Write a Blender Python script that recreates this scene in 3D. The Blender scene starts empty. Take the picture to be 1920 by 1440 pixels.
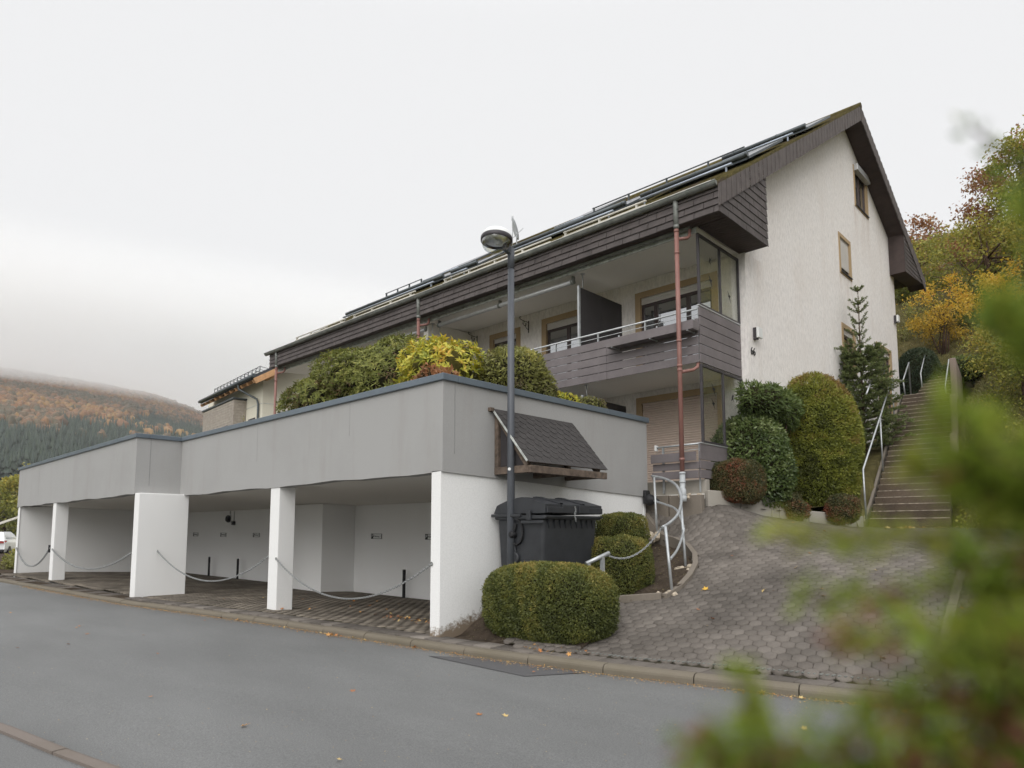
import bpy, bmesh, math, random
import numpy as np
from mathutils import Vector, Matrix
from mathutils.geometry import tessellate_polygon
R = math.radians
SC = bpy.context.scene
COL = SC.collection
rng = np.random.default_rng(7)
random.seed(7)

# ------------------------------------------------------------------ camera, sky, sun, exposure
cam = bpy.data.objects.new('camera', bpy.data.cameras.new('camera'))
COL.objects.link(cam)
cam.location = (7.611, -6.268, 1.5)
cam.rotation_euler = (R(95.475), 0, R(43.68))
cam.data.sensor_width = 36
cam.data.lens = 23.59
cam.data.shift_y = 0.0802
cam.data.clip_start = 0.05
cam.data.clip_end = 20000
cam.data.dof.use_dof = True
cam.data.dof.focus_distance = 11.0
cam.data.dof.aperture_fstop = 2.2
SC.camera = cam

SUN_EL, SUN_AZ = 33.0, 150.0          # azimuth measured clockwise from +Y
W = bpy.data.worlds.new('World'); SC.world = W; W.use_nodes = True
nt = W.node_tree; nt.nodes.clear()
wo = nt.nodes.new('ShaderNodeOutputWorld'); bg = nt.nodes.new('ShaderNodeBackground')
sky = nt.nodes.new('ShaderNodeTexSky'); sky.sky_type = 'NISHITA'; sky.sun_disc = False
sky.sun_elevation = R(SUN_EL); sky.sun_rotation = R(SUN_AZ); sky.air_density = 1.0; sky.dust_density = 3.0
bw = nt.nodes.new('ShaderNodeRGBToBW')
mixw = nt.nodes.new('ShaderNodeMix'); mixw.data_type = 'RGBA'; mixw.inputs[0].default_value = 0.96
mixw.inputs[7].default_value = (6.85, 6.88, 6.98, 1)     # a thick, even cloud cover
nt.links.new(sky.outputs[0], bw.inputs[0]); nt.links.new(bw.outputs[0], mixw.inputs[6])
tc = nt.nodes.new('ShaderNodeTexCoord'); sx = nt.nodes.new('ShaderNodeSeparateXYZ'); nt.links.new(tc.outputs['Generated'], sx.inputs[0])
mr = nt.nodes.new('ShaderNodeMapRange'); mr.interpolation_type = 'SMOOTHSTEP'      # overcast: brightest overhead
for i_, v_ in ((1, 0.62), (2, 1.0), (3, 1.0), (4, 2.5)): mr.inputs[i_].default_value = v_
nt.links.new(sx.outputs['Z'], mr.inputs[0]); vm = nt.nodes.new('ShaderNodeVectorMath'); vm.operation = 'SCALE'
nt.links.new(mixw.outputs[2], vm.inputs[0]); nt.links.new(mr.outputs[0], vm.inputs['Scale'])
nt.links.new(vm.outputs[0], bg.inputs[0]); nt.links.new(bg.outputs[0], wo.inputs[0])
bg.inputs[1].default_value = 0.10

sl = bpy.data.lights.new('sun', 'SUN'); sl.energy = 1.5; sl.angle = R(50); sl.color = (1.0, 0.975, 0.94)
sun = bpy.data.objects.new('sun', sl); COL.objects.link(sun)
sd = Vector((math.sin(R(SUN_AZ)) * math.cos(R(SUN_EL)), math.cos(R(SUN_AZ)) * math.cos(R(SUN_EL)), math.sin(R(SUN_EL))))
sun.rotation_euler = sd.to_track_quat('Z', 'Y').to_euler()
sun.location = (0, -20, 30)

vs = SC.view_settings
vs.view_transform = 'Standard'; vs.look = 'None'; vs.exposure = 0.40; vs.gamma = 1.0
SC.render.engine = 'CYCLES'
SC.cycles.max_bounces = 7; SC.cycles.diffuse_bounces = 4; SC.cycles.glossy_bounces = 3
SC.cycles.transparent_max_bounces = 24; SC.cycles.transmission_bounces = 6; SC.cycles.volume_bounces = 5
SC.cycles.use_denoising = True
SC.cycles.sample_clamp_indirect = 6

# ------------------------------------------------------------------ materials
def newmat(name):
    m = bpy.data.materials.new(name); m.use_nodes = True
    n = m.node_tree; b = n.nodes['Principled BSDF']
    return m, n, b

def noise(n, scale, detail=4, rough=0.6, vec=None, dim='3D'):
    t = n.nodes.new('ShaderNodeTexNoise'); t.inputs['Scale'].default_value = scale
    t.inputs['Detail'].default_value = detail; t.inputs['Roughness'].default_value = rough
    if vec is not None: n.links.new(vec, t.inputs['Vector'])
    return t.outputs['Fac']

def coords(n, scale=(1, 1, 1), kind='Object', rot=(0, 0, 0)):
    c = n.nodes.new('ShaderNodeTexCoord'); mp = n.nodes.new('ShaderNodeMapping')
    mp.inputs['Scale'].default_value = scale; mp.inputs['Rotation'].default_value = rot
    n.links.new(c.outputs[kind], mp.inputs['Vector'])
    return mp.outputs['Vector']

def ramp(n, fac, stops):
    r = n.nodes.new('ShaderNodeValToRGB'); e = r.color_ramp.elements
    while len(e) < len(stops): e.new(0.5)
    for i, (p, c) in enumerate(stops):
        e[i].position = p
        e[i].color = (c, c, c, 1) if isinstance(c, (int, float)) else (*c, 1)
    n.links.new(fac, r.inputs[0])
    return r.outputs[0]

def mix(n, fac, a, b, mode='MIX'):
    m = n.nodes.new('ShaderNodeMix'); m.data_type = 'RGBA'; m.blend_type = mode
    for i, v in ((0, fac), (6, a), (7, b)):
        sock = m.inputs[i]
        if isinstance(v, bpy.types.NodeSocket): n.links.new(v, sock)
        elif isinstance(v, (int, float)): sock.default_value = v if i == 0 else (v, v, v, 1)
        else: sock.default_value = (*v, 1)
    return m.outputs[2]

def bump(n, b, h, strength=0.3, dist=0.01):
    bp = n.nodes.new('ShaderNodeBump'); bp.inputs['Strength'].default_value = strength
    bp.inputs['Distance'].default_value = dist
    n.links.new(h, bp.inputs['Height']); n.links.new(bp.outputs[0], b.inputs['Normal'])

def plain(name, col, rough=0.6, metal=0.0, var=0.12, vs_=3.0, bs=40, bstr=0.08, spec=0.4):
    """a surface with soft wear: colour drifts a little and there is a fine bump"""
    m, n, b = newmat(name)
    v = coords(n)
    f = noise(n, vs_, 5, 0.65, v)
    lo = tuple(c * (1 - var) for c in col); hi = tuple(min(1, c * (1 + var)) for c in col)
    n.links.new(ramp(n, f, [(0.3, lo), (0.7, hi)]), b.inputs['Base Color'])
    b.inputs['Roughness'].default_value = rough; b.inputs['Metallic'].default_value = metal
    b.inputs['Specular IOR Level'].default_value = spec
    if bstr: bump(n, b, noise(n, bs, 3, 0.6, v), bstr, 0.004)
    return m

def stucco(name, col, streak=0.05, rough_scale=45, bstr=0.5, stain=(0.5, 0.45, 0.38), stain_amt=0.25, squash=0.35, lo=0.86):
    """textured render: coarse vertical grain, faint rain streaks and blotches"""
    m, n, b = newmat(name)
    g = noise(n, rough_scale, 4, 0.7, coords(n, (1, 1, squash)))
    big = noise(n, 0.55, 5, 0.7, coords(n))
    st = noise(n, 2.2, 6, 0.75, coords(n, (1, 1, 0.12)))
    c = ramp(n, g, [(0.25, tuple(x * lo for x in col)), (0.6, col)])
    m1 = ramp(n, big, [(0.48, 0.0), (0.8, stain_amt)])
    c = mix(n, m1, c, mix(n, 0.5, tuple(x * y for x, y in zip(col, stain)), col))
    m2 = ramp(n, st, [(0.52, 0.0), (0.85, streak * 6)])
    c = mix(n, m2, c, tuple(x * y for x, y in zip(col, (0.78, 0.74, 0.70))))
    n.links.new(c, b.inputs['Base Color'])
    b.inputs['Roughness'].default_value = 0.9; b.inputs['Specular IOR Level'].default_value = 0.2
    bump(n, b, g, bstr, 0.006)
    return m

def leafmat(name, cols, trans=0.3, rough=0.55, spec=0.35):
    """per-leaf colour picked by the mesh's 'tint' attribute"""
    m, n, b = newmat(name)
    a = n.nodes.new('ShaderNodeAttribute'); a.attribute_name = 'tint'
    k = len(cols)
    col = ramp(n, a.outputs['Fac'], [(i / (k - 1), c) for i, c in enumerate(cols)])
    n.links.new(col, b.inputs['Base Color']); b.inputs['Roughness'].default_value = rough
    b.inputs['Specular IOR Level'].default_value = spec
    if trans:
        t = n.nodes.new('ShaderNodeBsdfTranslucent'); n.links.new(col, t.inputs['Color'])
        ms = n.nodes.new('ShaderNodeMixShader'); ms.inputs[0].default_value = trans
        n.links.new(b.outputs[0], ms.inputs[1]); n.links.new(t.outputs[0], ms.inputs[2])
        n.links.new(ms.outputs[0], n.nodes['Material Output'].inputs['Surface'])
    return m

def glassmat(name, refl=0.16, tint=(0.9, 0.92, 0.9), dirt=0.0):
    m, n, b = newmat(name)
    n.nodes.remove(b)
    tr = n.nodes.new('ShaderNodeBsdfTransparent'); tr.inputs[0].default_value = (*tint, 1)
    gl = n.nodes.new('ShaderNodeBsdfGlossy'); gl.inputs['Roughness'].default_value = 0.02
    lw = n.nodes.new('ShaderNodeLayerWeight'); lw.inputs[0].default_value = 0.25
    mm = n.nodes.new('ShaderNodeMath'); mm.operation = 'MULTIPLY_ADD'; mm.inputs[1].default_value = 0.25; mm.inputs[2].default_value = refl * 0.5
    n.links.new(lw.outputs['Fresnel'], mm.inputs[0])
    ms = n.nodes.new('ShaderNodeMixShader'); n.links.new(mm.outputs[0], ms.inputs[0])
    n.links.new(tr.outputs[0], ms.inputs[1]); n.links.new(gl.outputs[0], ms.inputs[2])
    out = ms.outputs[0]
    if dirt:
        df = n.nodes.new('ShaderNodeBsdfDiffuse'); df.inputs[0].default_value = (0.45, 0.46, 0.36, 1)
        f = ramp(n, noise(n, 2.5, 5, 0.7, coords(n)), [(0.35, 0.0), (0.75, dirt)])
        m2 = n.nodes.new('ShaderNodeMixShader'); n.links.new(f, m2.inputs[0])
        n.links.new(out, m2.inputs[1]); n.links.new(df.outputs[0], m2.inputs[2]); out = m2.outputs[0]
    n.links.new(out, n.nodes['Material Output'].inputs['Surface'])
    return m

M = {}
M['gable'] = stucco('gable_render', (0.84, 0.805, 0.78), 0.11, 19, 1.0, (0.62, 0.56, 0.50), 0.5, 0.34, .74)
def runs(m, boxes, col):
    n = m.node_tree; b = n.nodes['Principled BSDF']; gm = n.nodes.new('ShaderNodeNewGeometry'); sp = n.nodes.new('ShaderNodeSeparateXYZ'); n.links.new(gm.outputs['Position'], sp.inputs[0])
    mp = n.nodes.new('ShaderNodeMapping'); mp.inputs['Scale'].default_value = (1, 1, .10); n.links.new(gm.outputs['Position'], mp.inputs['Vector'])
    st = ramp(n, noise(n, 5.0, 6, .75, mp.outputs[0]), [(.42, 0.0), (.62, 1.0)]); src = b.inputs['Base Color'].links[0].from_socket
    def win(sock, lo, hi, f0, f1):
        a = n.nodes.new('ShaderNodeMapRange'); a.inputs[1].default_value = lo - f0; a.inputs[2].default_value = lo; c = n.nodes.new('ShaderNodeMapRange'); c.inputs[1].default_value = hi; c.inputs[2].default_value = hi + f1; c.inputs[3].default_value = 1; c.inputs[4].default_value = 0
        q = n.nodes.new('ShaderNodeMath'); q.operation = 'MULTIPLY'; n.links.new(sock, a.inputs[0]); n.links.new(sock, c.inputs[0]); n.links.new(a.outputs[0], q.inputs[0]); n.links.new(c.outputs[0], q.inputs[1]); return q.outputs[0]
    for y0, y1, z0, z1, k in boxes:
        w = n.nodes.new('ShaderNodeMath'); w.operation = 'MULTIPLY'; n.links.new(win(sp.outputs['Y'], y0, y1, .12, .12), w.inputs[0]); n.links.new(win(sp.outputs['Z'], z1 - .05, z1, z1 - z0, .01), w.inputs[1])
        u = n.nodes.new('ShaderNodeMath'); u.operation = 'MULTIPLY'; n.links.new(w.outputs[0], u.inputs[0]); n.links.new(st, u.inputs[1]); t = n.nodes.new('ShaderNodeMath'); t.operation = 'MULTIPLY'; t.inputs[1].default_value = k; n.links.new(u.outputs[0], t.inputs[0])
        src = mix(n, t.outputs[0], src, col)
    n.links.new(src, b.inputs['Base Color'])
runs(M['gable'], [(15.7, 17.2, 9.9, 11.66, .38), (14.0, 15.1, 7.3, 9.02, .34), (13.95, 15.1, 4.6, 6.15, .3), (7.7, 8.5, 6.6, 7.62, .28), (7.9, 9.6, 8.4, 9.5, .14), (19.4, 19.9, 8.0, 10.5, .28)], (.42, .30, .22))
M['white_wall'] = stucco('white_wall_paint', (0.82, 0.82, 0.81), 0.03, 60, 0.22, (0.8, 0.77, 0.7), 0.16, 0.9)
M['grey_render'] = stucco('grey_parapet_render', (0.365, 0.362, 0.356), 0.10, 90, 0.10, (0.66, 0.65, 0.64), 0.7, 0.8)
M['ceiling'] = stucco('painted_ceiling', (0.78, 0.76, 0.71), 0.02, 70, 0.12, (0.75, 0.72, 0.65), 0.25, 1)
M['coping'] = plain('coping_sheet', (0.135, 0.165, 0.195), 0.42, 0.2, 0.10, 1.2, 30, 0.02)
M['surround'] = stucco('ochre_surround', (0.43, 0.315, 0.19), 0.04, 90, 0.1, (0.7, 0.65, 0.6), 0.25, 1)
M['shingle'] = plain('slate_cladding', (0.088, 0.075, 0.073), 0.75, 0, 0.28, 2.6, 60, 0.10)
M['slat'] = plain('rake_slat', (0.112, 0.096, 0.092), 0.75, 0, 0.22, 4.0, 60, 0.10)
M['soffit'] = plain('brown_soffit', (0.055, 0.038, 0.034), 0.7, 0, 0.25, 3, 30, 0.1)
M['board'] = plain('balcony_board', (0.165, 0.146, 0.149), 0.65, 0, 0.16, 2.2, 50, 0.12)
M['screen'] = plain('privacy_screen', (0.040, 0.036, 0.038), 0.6, 0, 0.15, 2, 40, 0.05)
M['galv'] = plain('galvanised_steel', (0.46, 0.48, 0.49), 0.45, 0.55, 0.2, 8, 60, 0.06)
M['zinc'] = plain('weathered_zinc', (0.21, 0.22, 0.205), 0.55, 0.3, 0.3, 5, 40, 0.08)
M['flash'] = plain('stained_flashing', (0.52, 0.54, 0.51), 0.55, 0.3, 0.35, 7, 40, 0.1)
M['redpipe'] = plain('red_brown_pipe', (0.25, 0.125, 0.105), 0.5, 0, 0.15, 2.5, 40, 0.04)
M['greypipe'] = plain('grey_plastic_pipe', (0.40, 0.42, 0.43), 0.5, 0, 0.12, 4, 40, 0.03)
M['alu'] = plain('brushed_aluminium', (0.58, 0.59, 0.60), 0.4, 0.35, 0.1, 5, 60, 0.03)
M['dark_alu'] = plain('dark_frame', (0.055, 0.050, 0.055), 0.45, 0.1, 0.15, 5, 60, 0.03)
M['brown_frame'] = plain('brown_window_frame', (0.060, 0.042, 0.040), 0.45, 0, 0.15, 5, 60, 0.04)
M['shutter'] = plain('roller_shutter', (0.60, 0.49, 0.42), 0.5, 0, 0.05, 2, 50, 0.02)
M['shutter_white'] = plain('pale_roller_shutter', (0.66, 0.63, 0.60), 0.5, 0, 0.05, 2, 50, 0.02)
M['panel'] = plain('solar_panel_glass', (0.022, 0.026, 0.034), 0.22, 0, 0.2, 1, 30, 0.0, 0.7)
M['panel_edge'] = plain('collector_edge', (0.085, 0.098, 0.105), 0.45, 0.4, 0.2, 6, 40, 0.05)
M['cream'] = plain('cream_rail', (0.58, 0.56, 0.50), 0.5, 0, 0.15, 6, 40, 0.05)
M['bluegrey'] = plain('blue_grey_tube', (0.30, 0.34, 0.40), 0.35, 0.3, 0.12, 6, 40, 0.03)
M['pole'] = plain('lamp_pole_paint', (0.085, 0.092, 0.105), 0.5, 0.1, 0.12, 3, 60, 0.05)
M['bin'] = plain('bin_plastic', (0.030, 0.032, 0.036), 0.48, 0, 0.22, 5, 45, 0.12)
M['dark_metal'] = plain('dark_iron', (0.022, 0.022, 0.024), 0.55, 0.2, 0.2, 6, 50, 0.08)
M['chain'] = plain('chain_steel', (0.30, 0.31, 0.31), 0.5, 0.3, 0.25, 30, 60, 0.05)
M['oldwood'] = plain('weathered_beam', (0.12, 0.09, 0.069), 0.8, 0, 0.55, 9, 60, 0.3)
M['newwood'] = plain('light_timber', (0.56, 0.32, 0.16), 0.6, 0, 0.2, 6, 60, 0.1)
M['bitumen'] = plain('bitumen_shingle', (0.058, 0.054, 0.053), 0.92, 0, 0.22, 12, 220, 0.35, 0.2)
M['concrete'] = stucco('block_concrete', (0.36, 0.335, 0.295), 0.07, 60, 0.4, (0.55, 0.56, 0.42), 0.75, 1)
M['kerb'] = stucco('mossy_kerb_concrete', (0.17, 0.148, 0.115), 0.07, 70, 0.6, (0.50, 0.52, 0.36), 0.9, 1)
M['sealant'] = plain('grey_sealant', (0.26, 0.26, 0.255), .7, 0, .1, 4, 40, .02)
m = stucco('splashed_wall_paint', (0.82, 0.82, 0.81), 0.03, 60, 0.22, (0.8, 0.77, 0.7), 0.16, 0.9); n = m.node_tree; b = n.nodes['Principled BSDF']
gm = n.nodes.new('ShaderNodeNewGeometry'); sp = n.nodes.new('ShaderNodeSeparateXYZ'); n.links.new(gm.outputs['Position'], sp.inputs[0])      # mud splashed up and flaked paint along the rising foot of the wall
hh = n.nodes.new('ShaderNodeMath'); hh.operation = 'MULTIPLY_ADD'; hh.inputs[1].default_value = -.25; n.links.new(sp.outputs['Y'], hh.inputs[0]); n.links.new(sp.outputs['Z'], hh.inputs[2])
h2 = n.nodes.new('ShaderNodeMath'); h2.operation = 'MULTIPLY_ADD'; h2.inputs[1].default_value = .55; n.links.new(noise(n, 13, 6, .8, gm.outputs['Position']), h2.inputs[0]); n.links.new(hh.outputs[0], h2.inputs[2])
src = b.inputs['Base Color'].links[0].from_socket; n.links.new(mix(n, ramp(n, h2.outputs[0], [(.30, 1.0), (.40, 0.0)]), src, (.21, .165, .12)), b.inputs['Base Color']); M['splash'] = m
M['kerb_near'] = stucco('reddish_kerb_concrete', (0.185, 0.158, 0.14), 0.07, 70, 0.6, (0.55, 0.55, 0.42), 0.8, 1)
M['concrete_dark'] = stucco('old_concrete', (0.205, 0.178, 0.148), 0.08, 40, 0.5, (0.5, 0.48, 0.38), 0.8, 1)
M['wash'] = stucco('pinkish_concrete', (0.28, 0.22, 0.19), 0.06, 60, 0.4, (0.6, 0.55, 0.5), 0.5, 1)
M['mortar'] = plain('mortar_rubble', (0.42, 0.36, 0.28), 0.95, 0, 0.35, 14, 30, 0.8, 0.1)
M['bark'] = plain('bark', (0.085, 0.055, 0.040), 0.9, 0, 0.35, 14, 40, 0.5, 0.1)
M['white_plastic'] = plain('white_plastic', (0.72, 0.73, 0.72), 0.4, 0, 0.04, 3, 40, 0.02)
M['black'] = plain('black_plastic', (0.012, 0.012, 0.013), 0.45, 0, 0.2, 6, 40, 0.03)
M['carwhite'] = plain('white_car_paint', (0.74, 0.75, 0.76), 0.22, 0, 0.02, 1, 40, 0, 0.6)
M['red_lamp'] = plain('red_tail_lens', (0.33, 0.02, 0.02), 0.25, 0, 0.1, 8, 40, 0, 0.6)
M['neighbour_wall'] = stucco('cream_neighbour_render', (0.72, 0.69, 0.58), 0.02, 60, 0.1, (0.85, 0.82, 0.75), 0.2, 1)
M['clad'] = plain('grey_wood_cladding', (0.36, 0.32, 0.275), 0.7, 0, 0.18, 5, 60, 0.1)
M['tile_dark'] = plain('dark_roof_tile', (0.05, 0.053, 0.06), 0.6, 0, 0.2, 4, 40, 0.1)
M['sat'] = plain('dish_grey', (0.42, 0.44, 0.45), 0.5, 0.1, 0.08, 4, 40, 0.02)
M['glass'] = glassmat('balcony_glass', 0.06, (0.96, 0.97, 0.95), 0.05)
M['bowl'] = glassmat('lamp_bowl', 0.22, (0.90, 0.92, 0.93), 0.0)
m, n, b = newmat('window_glass')
b.inputs['Base Color'].default_value = (0.02, 0.021, 0.022, 1); gl = n.nodes.new('ShaderNodeBsdfGlossy'); gl.inputs['Roughness'].default_value = 0.02; gl.inputs[0].default_value = (.93, .95, .97, 1)
ms = n.nodes.new('ShaderNodeMixShader'); ms.inputs[0].default_value = 0.48; n.links.new(b.outputs[0], ms.inputs[1]); n.links.new(gl.outputs[0], ms.inputs[2]); n.links.new(ms.outputs[0], n.nodes['Material Output'].inputs['Surface']); M['pane'] = m
m, n, b = newmat('lamp_reflector')
b.inputs['Base Color'].default_value = (0.75, 0.76, 0.77, 1); b.inputs['Metallic'].default_value = 1; b.inputs['Roughness'].default_value = 0.32
bump(n, b, noise(n, 14, 2, 0.5, coords(n)), 0.35, 0.02); M['mirror'] = m

# roof tiles under moss
m, n, b = newmat('mossy_roof_tile')
v = coords(n)
f = noise(n, 1.1, 6, 0.7, v); f2 = noise(n, 9, 5, 0.7, v)
tile = ramp(n, f2, [(0.3, (0.060, 0.048, 0.042)), (0.7, (0.11, 0.085, 0.07))])
moss = ramp(n, f2, [(0.3, (0.060, 0.054, 0.024)), (0.7, (0.145, 0.118, 0.048))])
n.links.new(mix(n, ramp(n, f, [(0.36, 0.0), (0.5, 1.0)]), tile, moss), b.inputs['Base Color'])
b.inputs['Roughness'].default_value = 0.95; b.inputs['Specular IOR Level'].default_value = 0.1
bump(n, b, f2, 0.9, 0.03); M['rooftile'] = m

# asphalt
m, n, b = newmat('asphalt')
v = coords(n)
f = noise(n, 85, 4, 0.85, v); f2 = noise(n, 0.5, 5, 0.65, coords(n, (0.35, 1, 1))); f3 = noise(n, 130, 2, 0.5, v)
c = ramp(n, f, [(0.32, (0.072, 0.074, 0.074)), (0.68, (0.208, 0.211, 0.208))])
c = mix(n, ramp(n, f3, [(0.70, 0.0), (0.76, 0.75)]), c, (0.40, 0.39, 0.36))
c = mix(n, 1.0, c, ramp(n, f2, [(0.28, 0.76), (0.72, 1.14)]), 'MULTIPLY')
n.links.new(c, b.inputs['Base Color']); b.inputs['Roughness'].default_value = 0.66
b.inputs['Specular IOR Level'].default_value = 0.5
bump(n, b, f, 0.55, 0.006); M['asphalt'] = m
M['patch'] = plain('fresh_asphalt', (0.082, 0.081, 0.083), 0.85, 0, 0.25, 90, 200, 0.4)
# soil and litter
def soilmat(name, a, b_, c_, sc=9):
    m, n, b = newmat(name)
    v = coords(n); f = noise(n, sc, 7, 0.75, v); f2 = noise(n, 60, 3, 0.7, v); f3 = noise(n, 0.9, 4, 0.6, v)
    c = ramp(n, f, [(0.3, a), (0.55, b_), (0.8, c_)])
    c = mix(n, 1.0, c, ramp(n, f3, [(0.3, 0.75), (0.7, 1.15)]), 'MULTIPLY')
    n.links.new(c, b.inputs['Base Color']); b.inputs['Roughness'].default_value = 1.0
    b.inputs['Specular IOR Level'].default_value = 0.05
    bump(n, b, f2, 0.9, 0.03); return m
M['soil'] = soilmat('garden_soil', (0.045, 0.034, 0.026), (0.085, 0.066, 0.050), (0.15, 0.12, 0.09))
M['bank'] = soilmat('grassy_bank', (0.06, 0.052, 0.025), (0.115, 0.10, 0.042), (0.20, 0.165, 0.085), 4)
M['field'] = soilmat('valley_ground', (0.07, 0.075, 0.035), (0.11, 0.105, 0.05), (0.15, 0.13, 0.07), 1.5)
# pavers (per-stone tint)
def pavermat(name, stops, bs=90):
    m, n, b = newmat(name)
    a = n.nodes.new('ShaderNodeAttribute'); a.attribute_name = 'tint'
    v = coords(n); f = noise(n, bs, 4, 0.75, v); big = noise(n, 0.8, 4, 0.6, v); sp = noise(n, 260, 2, 0.5, v)
    c = ramp(n, a.outputs['Fac'], stops)
    c = mix(n, 1.0, c, ramp(n, f, [(0.25, 0.66), (0.7, 1.25)]), 'MULTIPLY')
    c = mix(n, 1.0, c, ramp(n, big, [(0.35, 0.62), (0.65, 1.15)]), 'MULTIPLY')
    c = mix(n, ramp(n, sp, [(0.66, 0.0), (0.74, 0.7)]), c, (0.42, 0.38, 0.33))
    n.links.new(c, b.inputs['Base Color']); b.inputs['Roughness'].default_value = 0.92
    b.inputs['Specular IOR Level'].default_value = 0.2
    bump(n, b, f, 0.6, 0.006); return m
M['paver'] = pavermat('driveway_paver', [(0, (0.106, 0.093, 0.081)), (0.6, (0.148, 0.131, 0.115)), (1, (0.22, 0.196, 0.172))])
M['paver_carport'] = pavermat('carport_paver', [(0, (0.131, 0.113, 0.092)), (0.6, (0.180, 0.156, 0.127)), (1, (0.246, 0.213, 0.172))])
M['joint'] = soilmat('paver_joint', (0.034, 0.030, 0.022), (0.056, 0.050, 0.035), (0.083, 0.075, 0.045), 20)
M['step'] = pavermat('exposed_aggregate', [(0, (0.085, 0.064, 0.047)), (1, (0.12, 0.092, 0.068))], 45)
M['nosing'] = plain('pale_step_edge', (0.30, 0.255, 0.20), 0.9, 0, 0.75, 17, 80, 0.4)

# ------------------------------------------------------------------ object helpers
def tag(o, label, cat, group=None):
    o['label'] = label; o['category'] = cat
    if group: o['group'] = group
    return o

def thing(name, loc, label, cat, group=None, rotz=0.0):
    o = bpy.data.objects.new(name, None); COL.objects.link(o)
    o.location = loc; o.rotation_euler = (0, 0, rotz); o.empty_display_size = 0.2
    return tag(o, label, cat, group)

def wmat(o):
    """world matrix from the parent chain, without a depsgraph update"""
    m = Matrix.LocRotScale(o.location, o.rotation_euler, o.scale)
    return wmat(o.parent) @ m if o.parent else m

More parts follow.
